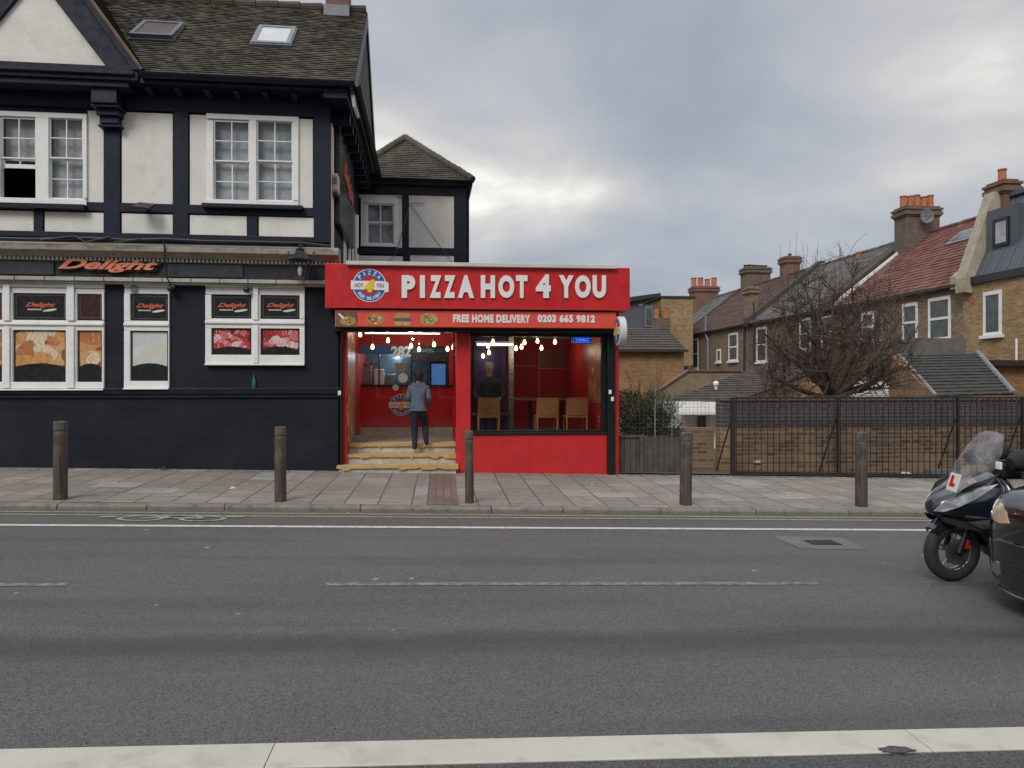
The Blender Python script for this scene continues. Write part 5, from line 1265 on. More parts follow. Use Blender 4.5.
# walker seen from behind, climbing the steps; local frame: +y away from the street
def person_walk():
    J = [(0,0,.90,.125,.095), (.0,.02,1.03,.15,.115), (0,.05,1.22,.165,.12), (0,.07,1.35,.165,.105), (0,.08,1.44,.07,.06), (0,.10,1.485,.05), (0,.12,1.55,.072,.08), (0,.125,1.63,.076,.09), (0,.12,1.69,.05,.06)]
    E = [(0,1),(1,2),(2,3),(3,4),(4,5),(5,6),(6,7),(7,8)]
    def chain(frm, pts):
        k = len(J); J.extend(pts); E.append((frm, k)); E.extend((k+i, k+i+1) for i in range(len(pts)-1)); return len(J)-1
    # left leg straight and planted on the lower step, right leg trailing, heel lifted
    a = chain(0, [(-.075,.0,.86,.10), (-.07,.05,.48,.072), (-.06,.0,.10,.050), (-.06,.03,.04,.045,.035), (-.07,.16,.035,.042,.03)])
    b = chain(0, [(.075,.02,.86,.10), (.11,.20,.56,.074), (.15,.10,.24,.052), (.155,.12,.16,.045,.036), (.17,.24,.14,.04,.03)])
    # arms
    c = chain(3, [(-.165,.07,1.37,.062), (-.205,.06,1.13,.052), (-.13,.22,1.05,.038), (-.11,.26,1.04,.024)]); hand(J, E, c, -1, -.11, .26, 1.04, 0, .9, -.2)
    d_ = chain(3, [(.165,.07,1.37,.062), (.225,.02,1.15,.052), (.20,.16,1.02,.038), (.19,.20,1.00,.024)]); hand(J, E, d_, 1, .19, .20, 1.0, 0, .8, -.5)
    def reg(c):
        if c.z < .075 and c.x < 0 or (c.z < .20 and c.x > 0 and c.y > .10): return 3
        if abs(c.x) > .05 and .9 < c.z < 1.08 and c.y > .23: return 0
        if c.z < .90: return 2
        if c.z < 1.465: return 1
        return 0
    return J, E, reg
J, E, reg = person_walk()
pk = 3.22; pu_ = us(418, 3.38)
PW = .80
o = skin_body('person', J, E, '', (0,0,0), 0, [M['skin_dark'], M['hoodie'], M['jeans'], M['trainer']], reg)
o.location = SH.w(pu_, 3.30, .43+.012); o.rotation_euler.z = SH.t - .12; o.scale = (PW*1.08, PW*1.08, PW)
tag(o, 'person in a grey patterned hoodie and dark jeans climbing the entrance steps', 'person')
def head_parts(o, cx, cy, cz, s, hairm, face=-1, short=True):
    """hair cap and face features; face=+1 looks along +y"""
    m_ = MB(); m_.ell((cx, cy-face*.014, cz+.016), .085*s, .098*s, .092*s, 18, 12); m_.ell((cx, cy-face*.040, cz-.030), .072*s, .066*s, .082*s, 16, 10)
    for k in range(60):
        q = random.uniform(0, 6.28); a = random.uniform(.1, 1.5); rr = .085*s; m_.ell((cx+rr*math.sin(a)*math.cos(q), cy-face*.02+rr*1.12*math.sin(a)*math.sin(q), cz+.02+rr*math.cos(a)), .014, .014, .010, 6, 4)
    vs = [v for v in m_.v]
    h = m_.build('hair', hairm, parent=o, smooth=True)
    m_ = MB(); fy = cy+face*.085*s
    m_.ell((cx, fy+face*.012, cz-.02), .012, .018, .022, 8, 6); m_.build('nose', o.data.materials[0], parent=o, smooth=True)
    for sx in (-1, 1):
        m_ = MB(); m_.ell((cx+sx*.03, fy-face*.004, cz+.004), .011, .008, .007, 8, 6); m_.build('eye', M['print_white'], parent=o, smooth=True)
        m_ = MB(); m_.ell((cx+sx*.078*s, cy, cz-.01), .010, .020, .032, 8, 6); m_.build('ear', o.data.materials[0], parent=o, smooth=True)
    m_ = MB(); m_.ell((cx, fy-face*.002, cz-.055), .022, .008, .006, 8, 6); m_.build('mouth', M['poster_maroon'], parent=o, smooth=True)
head_parts(o, 0, .125, 1.625, 1.08, M['hair'], 1)
m_ = MB()
for i in range(16):
    q = 2*math.pi*i/16; q2 = 2*math.pi*(i+1)/16; m_.tube([(.165*math.cos(q), .005+.125*math.sin(q), .895), (.165*math.cos(q2), .005+.125*math.sin(q2), .895)], .022, 8)
m_.build('jacket_hem', M['hoodie'], parent=o, smooth=True)
m_ = MB()                                              # hood lying on the shoulders
for i in range(11):
    q = math.pi*(-.1+1.2*i/10); m_.ell((.10*math.cos(q), .055-.035*math.sin(q), 1.435-.035*math.sin(q)), .05, .04, .035, 10, 6)
m_.build('hood', M['hoodie'], parent=o, smooth=True)
# seated man facing the street
def person_sit():
    J = [(0,0,.56,.13,.11), (0,.01,.72,.14,.11), (0,-.01,.90,.165,.11), (0,-.02,1.04,.17,.10), (0,-.03,1.13,.07,.06), (0,-.04,1.18,.05), (0,-.06,1.26,.068,.08), (0,-.065,1.34,.074,.088), (0,-.06,1.40,.05,.06)]
    E = [(0,1),(1,2),(2,3),(3,4),(4,5),(5,6),(6,7),(7,8)]
    def chain(frm, pts):
        k = len(J); J.extend(pts); E.append((frm, k)); E.extend((k+i, k+i+1) for i in range(len(pts)-1)); return len(J)-1
    for s in (-1, 1):
        chain(0, [(s*.10,-.06,.53,.085), (s*.13,-.42,.50,.062), (s*.13,-.44,.12,.043), (s*.13,-.48,.04,.04,.03), (s*.14,-.58,.035,.035,.025)])
        c = chain(3, [(s*.20,-.02,1.05,.062), (s*.27,-.06,.82,.05), (s*.20,-.28,.74,.038), (s*.17,-.32,.735,.025)]); hand(J, E, c, s, s*.17, -.32, .735, 0, -1, -.05)
    def reg(c):
        if c.z < .08: return 3
        if c.y < -.31 and .68 < c.z < .85: return 0
        if c.z < .60: return 2
        if c.z < 1.16: return 1
        return 0
    return J, E, reg
J, E, reg = person_sit()
o = skin_body('person', J, E, '', (0,0,0), 0, [M['skin'], M['navyjacket'], M['jeans'], M['poster_black']], reg)
o.location = SH.w(us(489, 5.0), 5.0, FL); o.rotation_euler.z = SH.t
tag(o, 'grey-haired seated man in a dark navy jacket behind the shop window', 'person')
head_parts(o, 0, -.065, 1.335, 1.0, M['hairgrey'], -1)
t = T('bench', 'dark bench under the seated man inside the takeaway', 'bench', SH, us(489, 5.05), 5.1, FL)
u = us(489, 5.05); mb = MB(); mb.box(u-.4, u+.4, 4.9, 5.3, FL+.40, FL+.45); mb.build('seat', M['wood2'], t, bev=.01)
for sx in (-.36, .36): mb = MB(); mb.box(u+sx-.03, u+sx+.03, 4.95, 5.25, FL, FL+.4); mb.build('leg', M['wood2'], t)
# ================================================================== BOLLARDS
M['bollard'] = mat('weathered dark timber', (.085,.066,.052), .85, (.042,.034,.028), 3, .8, 20, .015, dirt=(.13,.12,.105), dirt_amt=.6)
def timber():
    m, N, L, P = newmat('weathered bollard timber'); v = coords(N, L); mp = N.new('ShaderNodeMapping'); mp.inputs['Scale'].default_value = (1, 1, .07); L.new(v, mp.inputs[0])
    c = mixc(N, L, mrange(N, L, noise(N, L, mp.outputs[0], 26, 6, .6), .35, .65), (.10,.078,.060), (.040,.031,.026))
    c = mixc(N, L, mrange(N, L, noise(N, L, v, 4, 8, .65), .48, .68, 0, .7), c, (.17,.15,.125))
    gr = N.new('ShaderNodeSeparateXYZ'); L.new(v, gr.inputs[0]); c = mixc(N, L, mrange(N, L, gr.outputs[2], .0, .16, .65, 0), c, (.035,.034,.022))
    L.new(c, P.inputs['Base Color']); P.inputs['Roughness'].default_value = .85; L.new(bumpn(N, L, noise(N, L, mp.outputs[0], 30, 6), .9, .012), P.inputs['Normal']); return m
M['bpost'] = timber()
def bollard(px, py, ph, wpx, lab):
    u, v = ppt(px, py-3); v = .34; u = ST.hv(px, py, v)[0]; p = ST.w(u, v); z = PV(p.x, p.y); sc_ = FPX/p.y; h = ST.hv(px, py-ph, v)[1] - z; w = wpx/sc_/2*math.cos(math.atan(p.x/p.y))
    t = T('wooden_bollard', lab, 'bollard', ST, u, v, z, 'wooden bollards along the kerb')
    c = .02
    def oct_(r, k): return [(u+r**1.04*math.cos(2*math.pi*(i+.5)/8), v+r*1.04*math.sin(2*math.pi*(i+.5)/8)) for i in range(8)]
    m_ = MB(); vs = []
    rings = [(w*.98, -.1), (w, .0), (w*.99, h*.86), (w*.90, h*.868), (w*.90, h*.878), (w, h*.886), (w, h*.975), (w*.93, h*.995), (w*.6, h), ]
    for r, zz in rings:
        jx = random.uniform(-.002, .002)
        for x, y in oct_(r, c*(r/w)): vs.append((x+jx, y, z+zz))
    fs = [(i*8+k, i*8+(k+1) % 8, (i+1)*8+(k+1) % 8, (i+1)*8+k) for i in range(len(rings)-1) for k in range(8)] + [list(range(7, -1, -1)), list(range(len(vs)-8, len(vs)))]
    m_.add(vs, fs); o_ = m_.build('post', M['bpost'], t, bev=.006); t.o.rotation_euler.x = random.uniform(-.012,.012); t.o.rotation_euler.y = random.uniform(-.014,.014)
bollard(60.5, 500, 79, 16.5, 'thickest and leftmost wooden bollard, in front of the window with bread pictures')
bollard(280.5, 502.5, 76, 13.5, 'wooden bollard in front of the white window with meat pictures')
bollard(469.5, 503.5, 73, 10.5, 'slim wooden bollard in front of the red pillar of the takeaway')
bollard(685.5, 503.5, 71.5, 13.5, 'wooden bollard in front of the grey board fence')
bollard(861.5, 504.5, 72.5, 14, 'rightmost wooden bollard, in front of the black railings')
# ================================================================== THE TERRACE BEHIND (rear walls face left, u = 0)
M['stock'] = brick('grey yellow stock brick', (.31,.20,.105), (.10,.062,.042), (.24,.215,.18), dirt=(.06,.05,.045), dirt_amt=.45, var=(.22,.15,.10), bd=.01)
M['stock_dark'] = brick('dark stock brick', (.18,.115,.075), (.09,.06,.045), (.19,.17,.145), dirt=(.045,.037,.033), dirt_amt=.45, bd=.01)
M['stock_gold'] = brick('golden stock brick', (.46,.27,.10), (.20,.11,.05), (.34,.29,.21), dirt=(.09,.07,.05), dirt_amt=.3, bd=.01)
M['orange_brick'] = brick('orange brick', (.38,.18,.065), (.20,.09,.04), (.28,.22,.15), dirt=(.08,.055,.035), dirt_amt=.4, bd=.01)
M['t_brown'] = tiles('reddish brown roof tiles', (.095,.05,.037), (.13,.072,.052), 'roofv', moss=(.05,.042,.032), bw=.25, rh=.22)
M['t_grey'] = tiles('grey slates', (.12,.112,.105), (.17,.16,.15), 'roofv', moss=(.06,.058,.045), bw=.3, rh=.24, pale=(.2,.19,.18))
M['t_red'] = tiles('red pantiles', (.155,.042,.034), (.20,.066,.05), 'roofv', moss=(.08,.035,.03), bw=.3, rh=.3, pale=(.27,.17,.14))
M['t_dark'] = tiles('dark slates', (.038,.037,.036), (.055,.052,.05), 'roofu', moss=(.04,.045,.03), bw=.3, rh=.24)
M['t_dbrown'] = tiles('dark brown slates', (.06,.046,.042), (.09,.07,.062), 'roofu', moss=(.05,.045,.03), bw=.3, rh=.24)
M['terracotta'] = mat('terracotta', (.46,.155,.07), .8, (.34,.11,.05), 4, .2, dirt=(.12,.06,.04), dirt_amt=.5)
M['zinc'] = mat('grey blue zinc', (.085,.098,.118), .5, (.07,.082,.10), 1, .05)
M['coping'] = mat('pale coping stone', (.42,.37,.28), .85, (.30,.26,.20), 3, .3, dirt=(.14,.12,.09), dirt_amt=.5)
M['winglass'] = mat('dark window glass', (.05,.06,.065), .12, (.10,.11,.115), 2, bump=0)
M['dgrey'] = mat('dark grey gutter', (.03,.03,.032), .5, bump=0)
EZ = 5.65; RU, RZ = 4.8, 9.45
def house(name, label, v0, v1, wall, roofm, ez=EZ, rz=RZ, rows=22, ru=RU, verge=None):
    h = T(name, label, 'house', TE, 0, (v0+v1)/2, -.5)
    m_ = MB(); m_.box(0, 8.6, v0, v1, -.6, ez); m_.build('wall', wall, h)
    m_ = MB(); tiled(m_, (-.18, v0, ez-.05), (-.18, v1, ez-.05), (ru, v1, rz), (ru, v0, rz), rows, .035, 14, .012)
    tiled(m_, (8.8, v1, ez+.2), (8.8, v0, ez+.2), (ru, v0, rz), (ru, v1, rz), 10, .03, 4)
    m_.prism([(-.15, ez-.06), (8.75, ez-.06), (8.75, ez+.16), (ru, rz-.03), (-.15, ez-.04)], v0+.01, v1-.01)
    r_ = m_.build('roof', roofm, h)
    m_ = MB(); ridge_tiles(m_, (ru, v0, rz+.02), (ru, v1, rz+.02), 12, .11); m_.build('ridge_tiles', roofm, h, parent=r_)
    m_ = MB(); m_.box(-.28, -.14, v0, v1, ez-.16, ez-.05); m_.build('gutter', M['dgrey'], h)
    return h
def party(h, v, mt, name='party_wall', w=.16, up=.22, ez=EZ, rz=RZ, ru=RU):
    m_ = MB(); m_.prism([(-.25, ez-.25), (ru, rz-.2), (ru+.3, rz-.2), (ru+.3, rz+up), (ru, rz+up), (-.25, ez+up-.05)], v-w, v+w); m_.build(name, M[mt], h)
def tewin(h, rect, mt='white', lab=None, head=True, bars=1):
    x0, y0, x1, y1 = rect; a = TE.ru(x0, y0, x1, y1, 0); v0, v1, z0, z1 = a
    f = MB(); t_ = .11
    f.box(-.05, .05, v0, v0+t_, z0, z1); f.box(-.05, .05, v1-t_, v1, z0, z1); f.box(-.049, .05, v0+t_, v1-t_, z0, z0+t_); f.box(-.049, .05, v0+t_, v1-t_, z1-t_*1.3, z1)
    if bars: zm = (z0+z1)/2; f.box(-.048, .05, v0+t_, v1-t_, zm-.05, zm+.05)
    o = f.build('window', M[mt], h, label=lab)
    m_ = MB(); m_.box(-.02, .0, v0+t_, v1-t_, z0+t_, z1-t_*1.3); m_.build('pane', M['winglass'], h, parent=o)
    m_ = MB(); m_.box(-.14, .0, v0-.1, v1+.1, z0-.12, z0-.001); m_.build('sill', M['white'], h, parent=o)
    if head:
        m_ = MB(); n = 8; vm, hw = (v0+v1)/2, (v1-v0)/2+.1
        pl = [(vm+hw*math.cos(math.pi*k/n)*1.0, z1+.02+.12*math.sin(math.pi*k/n)) for k in range(n+1)]; pl2 = [(p[0], p[1]+.26) for p in pl]
        m_.prismu(pl + pl2[::-1], -.02, .02); m_.build('brick_arch', M['redbrick'], h, parent=o)
    return o
def stack(h, px, ytop, ybase, v, u0, u1, dv, pots, mt='stock_dark', ph=.42, potm='terracotta', name='chimney', bands=True, pr=.12):
    """chimney stack: corbelled brick with a row of pots"""
    ztop = None
    u0, u1 = TE.hv(px[0], ytop, v+dv)[0]+.13, TE.hv(px[1], ytop, v-dv)[0]-.13
    ztop = TE.hv((px[0]+px[1])/2, ytop, v)[1]
    m_ = MB(); m_.box(u0, u1, v-dv, v+dv, EZ+.5, ztop-.55)
    if bands:
        for i, (e, za, zb2) in enumerate(((.05,.55,.47),(.12,.469,.30),(.07,.299,.20),(.13,.199,.10),(.02,.099,0))): m_.box(u0-e, u1+e, v-dv-e, v+dv+e, ztop-za, ztop-zb2)
    else: m_.box(u0-.06, u1+.06, v-dv-.06, v+dv+.06, ztop-.549, ztop)
    c = m_.build(name, M[mt], h)
    random.seed(int(px[0]))
    for i in range(pots):
        uu = u0+.16+(u1-u0-.32)*(i/(pots-1) if pots > 1 else .5); hh = ph*random.uniform(.85, 1.1)
        m_ = MB(); m_.lathe((uu, v, ztop-.02), [(pr*1.05, 0), (pr*.95, .05), (pr*.88, hh-.08), (pr*1.05, hh-.05), (pr*1.05, hh), (pr*.8, hh), (pr*.78, hh-.1)], 12)
        m_.build('chimney_pot', M[potm], h, parent=c, smooth=True)
    return c
vB0, vB1, vC1, vR0, vR1, vY0 = 36.0, 22.9, 12.4, 12.4, 3.07, -8.
# zinc mansard house, nearest
hy = T('mansard_house', 'golden brick house with a grey blue zinc mansard loft at the right edge', 'house', TE, 0, -2, -.6)
m_ = MB(); m_.box(0, 8.6, vY0, vR1-.005, -.6, EZ); m_.build('wall', M['stock_gold'], hy)
zt = TE.hu(990, 204, 1.5)[1]
m_ = MB(); m_.prism([(.0, EZ+.001), (8.4, EZ+.001), (8.4, zt), (1.5, zt)], vY0, vR1-.5); mz = m_.build('zinc_mansard', M['zinc'], hy)
m_ = MB()
for k in range(18):
    v = vR1-.9-k*.6
    if v > vY0: m_.tube([(-.005, v, EZ+.02), (1.485, v, zt)], .028, 6)
m_.build('standing_seams', M['zinc'], hy, parent=mz)
m_ = MB(); m_.box(-.12, .0, vY0, vR1-.3, EZ-.16, EZ+.12); m_.build('gutter', M['dgrey'], hy)
m_ = MB(); m_.box(1.35, 8.5, vY0, vR1-.48, zt+.001, zt+.16); m_.build('parapet_capping', M['zinc'], hy)
m_ = MB(); q0 = TE.hv(963, 292, vR1-.2); m_.prism([(-.35, EZ-.45), (-.05, EZ-.5), (1.9, zt-.1), (1.9, zt+.25), (.9, zt+.25), (-.35, EZ+.1)], vR1-.55, vR1-.02); m_.build('stone_parapet', M['coping'], hy)
a = TE.ru(995, 218, 1011, 246, .55)
m_ = MB(); m_.box(.5, 1.6, a[0]-.35, a[1]+.35, a[2]-.4, a[3]+.4); m_.build('dormer_cheeks', M['zinc'], hy)
m_ = MB(); t_ = .12; m_.box(.44, .5, a[0], a[0]+t_, a[2], a[3]); m_.box(.44, .5, a[1]-t_, a[1], a[2], a[3]); m_.box(.441, .5, a[0]+t_, a[1]-t_, a[2], a[2]+t_); m_.box(.441, .5, a[0]+t_, a[1]-t_, a[3]-t_, a[3])
w_ = m_.build('window', M['blackframe'], hy, label='small dark framed window in the zinc loft'); m_ = MB(); m_.box(.46, .48, a[0]+t_, a[1]-t_, a[2]+t_, a[3]-t_); m_.build('pane', M['curtain'], hy, parent=w_)
tewin(hy, (984, 291, 1002, 335), bars=0, head=False, lab='plain white framed window')
m_ = MB(); v_, z_ = TE.hu(1018, 338, 0); m_.tube([(-.06, v_, z_-1.9), (-.06, v_, z_-.02)], .04, 8); m_.build('waste_pipe', M['white'], hy, smooth=True)
m_ = MB(); v_, z_ = TE.hu(973, 300, 0); m_.lathe((-.03, v_, z_), [(.12, 0), (.12, .03)], 12, 'x'); m_.build('air_vent', M['terracotta'], hy)
stack(hy, (984, 1021), 182, 205, vR1-.3, 3.0, 4.1, .45, 1, mt='redbrick', pr=.16, ph=.5)
# red roof house
hr = house('red_roof_house', 'brick terrace house with a bright red tiled roof and a roof window', vR1, vC1, M['stock'], M['t_red'], ez=EZ, rz=RZ)
tewin(hr, (929, 297, 951, 340), lab='white sash window with a boarded lower light'); tewin(hr, (903, 303, 918, 342)); tewin(hr, (862, 312, 874, 342))
party(hr, vC1-.15, 'white', 'white_verge', .06, .16); party(hr, vR1+.22, 'coping', 'stone_coping', .18, .3)
c_ = stack(hr, (892, 942), 208, 240, 12.0, 4.0, 6.2, .5, 5, ph=.68, pr=.17)
m_ = MB(); v_ = 7.0; s0, s1 = .62, .80
P = lambda s, v: (RU*s+.0, v, EZ+(RZ-EZ)*s)
def rquad(mb, s0, s1, v0, v1, h0, h1):
    nn = Vector((-(RZ-EZ), 0, RU)).normalized(); vs = []
    for h_ in (h0, h1):
        for s, v in ((s0,v0),(s0,v1),(s1,v1),(s1,v0)): vs.append(Vector(P(s, v)) + nn*h_)
    mb.add(vs, [(0,3,2,1),(4,5,6,7),(0,1,5,4),(1,2,6,5),(2,3,7,6),(3,0,4,7)])
rquad(m_, s0, s1, 6.2, 8.0, .02, .14); rf_ = m_.build('roof_window', M['lead'], hr); m_ = MB(); rquad(m_, s0+.03, s1-.03, 6.4, 7.8, .13, .155); m_.build('pane', M['winglass'], hr, parent=rf_)
# dish on the chimney
u_, z_ = TE.hv(924, 217, 11.35)
dt = T('satellite_dish', 'grey satellite dish fixed on the chimney with five orange pots', 'satellite dish', TE, u_, 11.35, z_)
m_ = MB(); prof = [(.001, .08), (.15, .07), (.28, .035), (.36, 0), (.37, 0), (.29, .05), (.15, .09)]
m_.lathe((u_, 11.1, z_), prof, 22, 'y'); m_.build('reflector', mat('grey dish', (.20,.20,.21), .5, bump=0), dt, smooth=True)
m_ = MB(); m_.tube([(u_, 11.2, z_-.2), (u_, 10.75, z_-.05)], .02, 6); m_.tube([(u_, 11.15, z_), (u_, 11.45, z_)], .03, 6); m_.build('arm', M['dgrey'], dt)
# slate house
hs = house('slate_roof_house', 'dark brick terrace house with a grey slate roof behind the bare tree', vC1, vB1, M['stock_dark'], M['t_grey'])
tewin(hs, (757, 327, 767, 362), lab='white sash window left of the tree'); tewin(hs, (800, 318, 811, 350)); tewin(hs, (822, 315, 834, 348))
party(hs, vB1-.2, 't_dbrown', 'party_wall', .35, .35); party(hs, vC1+.75, 't_dbrown', 'dark_party_wall', .5, .3)
stack(hs, (778, 802), 257, 285, 27, 4.2, 5.7, .5, 1, ph=.3, potm='dgrey', mt='redbrick', name='chimney'); stack(hs, (853, 864), 258, 262, 17.3, 4.6, 5.2, .3, 1, bands=False, ph=.4, mt='stock_dark')
m_ = MB(); m_.tube([(-.12, 21.8, 3), (-.12, 21.8, EZ+1.2)], .05, 6); m_.build('soil_pipe', M['dgrey'], hs)
# brown tiled house
hb = house('brown_tile_house', 'brick terrace house with a reddish brown tiled roof and white windows, second from the left', vB1, 35.5, M['stock'], M['t_brown'])
tewin(hb, (688, 339, 698.5, 369), lab='white sash window at the left end'); tewin(hb, (729, 333, 738, 361), lab='white sash window at the right end'); tewin(hb, (717, 349, 721, 362), bars=0, head=False, lab='tiny white window')
stack(hb, (739, 772), 268, 290, 34.3, 4.0, 6.3, .6, 6, ph=.28, potm='dgrey', pr=.16)
stack(hb, (742, 760), 287, 325, 24.3, .5, 2.0, .5, 0, mt='stock', name='eaves_chimney')
party(hb, 35.3, 't_dark', 'dark_verge', .2, .1)
m_ = MB(); v_, _z = TE.hu(706, 330, -.1); zt_ = TE.hu(705, 316, -.1)[1]; m_.tube([(-.12, v_-.5, .5), (-.12, v_-.5, EZ-.8), (-.12, v_, EZ-.2), (-.12, v_, zt_)], .10, 8); m_.build('soil_pipe', M['lead'], hb, smooth=True)
m_ = MB(); m_.tube([(-.1, vB1+.4, 0), (-.1, vB1+.4, EZ)], .07, 6); m_.build('downpipe', M['dgrey'], hb)
# farthest house with loft dormer
hf = house('far_house', 'farthest house of the terrace, with a flat golden brick loft extension', 35.5, 45, M['stock'], M['t_grey'])
stack(hf, (688, 720), 287, 300, 41.5, 4.2, 6.6, .7, 4, ph=.8, pr=.26, mt='redbrick')
# low outbuildings and extensions facing the viewer ----------------------
def blk(name, lab, cat, rect, v, depth, mt, ground=True, fr=SH, z0=None):
    a = fr.rv(*rect, v); t = T(name, lab, cat, fr, (a[0]+a[1])/2, v, -.5)
    m_ = MB(); m_.box(a[0], a[1], v, v+depth, -.6 if ground else a[2], a[3]); m_.build('wall', M[mt], t); return t, a
# workshop left: brick wall with a slate roof
t, a = blk('brick_workshop', 'long low brick workshop with a dark slate roof just right of the takeaway', 'building', (600, 350, 684, 400), 26, 6, 'orange_brick')
m_ = MB(); zr_ = SH.hv(650, 328, 29)[1]; tiled(m_, (a[0]-.1, 25.8, a[3]), (a[1]+.05, 25.8, a[3]), (a[1]+.05, 29, zr_), (a[0]-.1, 29, zr_), 9, .04, 14); m_.prismu([(25.9, a[3]-.01), (32, a[3]-.01), (29, zr_-.03)], a[0], a[1]); m_.build('roof', M['t_dbrown'], t)
m_ = MB(); m_.box(a[0]-.1, a[1]+.1, 25.65, 25.8, a[3]-.1, a[3]+.02); m_.build('gutter', M['dgrey'], t)
b = SH.rv(655, 318, 669, 332, 29.2); m_ = MB(); m_.box(b[0], b[1], 29.0, 29.8, zr_-.4, b[3]); c_ = m_.build('chimney', M['stock_dark'], t)
for k in range(2):
    m_ = MB(); uu = b[0]+.12+(b[1]-b[0]-.24)*k; m_.lathe((uu, 29.3, b[3]), [(.18, 0), (.15, .1), (.15, .5), (.17, .52), (.13, .52)], 10); m_.build('chimney_pot', M['terracotta'], t, parent=c_, smooth=True)
# grey dormer house further left
t, a = blk('grey_loft_house', 'dark grey clad loft with a green framed window peeping over the workshop roof', 'building', (600, 305, 655, 340), 44, 6, 'zinc')
b = SH.rv(645, 306, 653, 327, 43.9); m_ = MB(); m_.box(b[0], b[1], 43.9, 43.99, b[2], b[3]); w_ = m_.build('window', mat('sage green frame', (.16,.19,.17), .6), t); m_ = MB(); m_.box(b[0]+.1, b[1]-.1, 43.87, 43.9, b[2]+.15, b[3]-.15); m_.build('pane', M['winglass'], t, parent=w_)
m_ = MB(); b = SH.rv(600, 303, 660, 306, 43.8); m_.prism([(b[0], b[2]-.1), (b[1], b[3]+.5), (b[1], b[3]+.75), (b[0], b[3]+.1)], 43.6, 50); m_.build('roof', M['dgrey'], t)
b = SH.rv(661, 298, 693, 328, 46); m_ = MB(); m_.box(b[0], b[1], 46, 51, 3, b[3]); e_ = m_.build('loft_extension', M['stock_gold'], t); m_ = MB(); m_.box(b[0]-.2, b[1]+.2, 45.9, 51.1, b[3], b[3]+.15); m_.build('loft_roof', M['dgrey'], t, parent=e_)
# garden wall with terracotta coping
w_ = T('garden_wall', 'rendered garden wall with an orange coping rising to the brown tiled house', 'wall', SH, SH.hv(700, 372, 20)[0], 20, -.4)
q = [SH.hv(655, 400, 20), SH.hv(660, 390, 20), SH.hv(688, 371.5, 20), SH.hv(742, 371.5, 20), SH.hv(742, 400, 20)]
m_ = MB(); m_.prism([(q[0][0], -.5), (q[4][0], -.5), (q[4][0], q[3][1]), (q[2][0], q[2][1]), (q[1][0], q[1][1])], 20, 20.25); m_.build('wall', mat('stained tan render', (.26,.19,.12), .9, (.19,.14,.09), .8, .5, dirt=(.07,.055,.04), dirt_amt=.8), w_)
m_ = MB()
for A_, B_ in ((q[1], q[2]), (q[2], q[3])): m_.prism([(A_[0], A_[1]+.001), (B_[0]+.02, B_[1]+.001), (B_[0]+.02, B_[1]+.08), (A_[0], A_[1]+.06)], 19.93, 20.32)
m_.build('coping', M['redbrick'], w_)
# dark roofed rear extension in the middle
t = T('dark_roof_extension', 'low extension with a wide dark slate roof between the hedge and the bare tree', 'building', SH, SH.hv(730, 390, 14)[0], 14, -.4)
v1 = 13.2
A_ = SH.hv(664, 402, v1); B_ = SH.hv(735, 402, v1); C_ = SH.hv(856, 357, v1+4.5); D_ = SH.hv(770, 362, v1+4.5)
m_ = MB(); tiled(m_, (A_[0], v1, A_[1]), (B_[0], v1, B_[1]), (C_[0], v1+4.5, C_[1]), (D_[0], v1+4.5, D_[1]), 18, .03, 20, .01); m_.build('roof', M['t_dbrown'], t)
m_ = MB(); m_.add([(A_[0]+.1, v1+.1, -.5), (B_[0], v1+.1, -.5), (C_[0], v1+4.5, -.5), (D_[0], v1+4.5, -.5), (A_[0]+.1, v1+.1, A_[1]-.04), (B_[0], v1+.1, B_[1]-.04), (C_[0], v1+4.5, C_[1]-.06), (D_[0], v1+4.5, D_[1]-.06)], [(0,3,2,1),(4,5,6,7),(0,1,5,4),(1,2,6,5),(2,3,7,6),(3,0,4,7)]); m_.build('wall', M['orange_brick'], t)
m_ = MB(); u_, z_ = SH.hv(716, 384, v1+1.2); m_.lathe((u_, v1+1.2, z_-.35), [(.05, 0), (.05, .3), (.09, .31), (.10, .38), (.06, .44), (.01, .45)], 10); m_.build('white_flue', M['white'], t, smooth=True)
# low brick outhouse under the tree
t, a = blk('brick_outhouse', 'low golden brick outhouse with a patch of white render behind the tree trunk', 'building', (800, 382, 905, 400), 14.5, 2.5, 'stock_gold')
m_ = MB()
b = SH.rv(853, 381, 892, 400, 14.46); m_.box(b[0], b[1], 14.46, 14.5, b[2]-1, b[3]); m_.build('white_render', M['render'], t)
# slate lean-to on the right
t = T('slate_lean_to', 'orange brick outbuilding with a sloping dark slate roof below the red roofed house', 'building', SH, SH.hv(950, 380, 10)[0], 10, -.4)
v0, v1 = 9.2, 12.8
q0, q1, q2 = SH.hv(893, 356, v0), SH.hv(936, 396, v0), SH.hv(893, 420, v0)
r_ = [SH.hv(898, 354, v1), SH.hv(978, 353, v1)]; s_ = [SH.hv(936, 396, v0), SH.hv(1014, 394, v0)]
m_ = MB(); tiled(m_, (s_[0][0], v0, s_[0][1]), (s_[1][0], v0, s_[1][1]), (r_[1][0], v1, r_[1][1]), (r_[0][0], v1, r_[0][1]), 14, .035, 16, .012); rr_ = m_.build('roof', M['t_dark'], t)
m_ = MB(); m_.tube([(s_[1][0], v0, s_[1][1]+.03), (r_[1][0], v1, r_[1][1]+.03)], .07, 6); m_.tube([(s_[0][0], v0, s_[0][1]+.02), (r_[0][0], v1, r_[0][1]+.02)], .05, 6); m_.build('verge_flashing', M['lead'], t, parent=rr_)
m_ = MB(); xl = r_[0][0]-.3
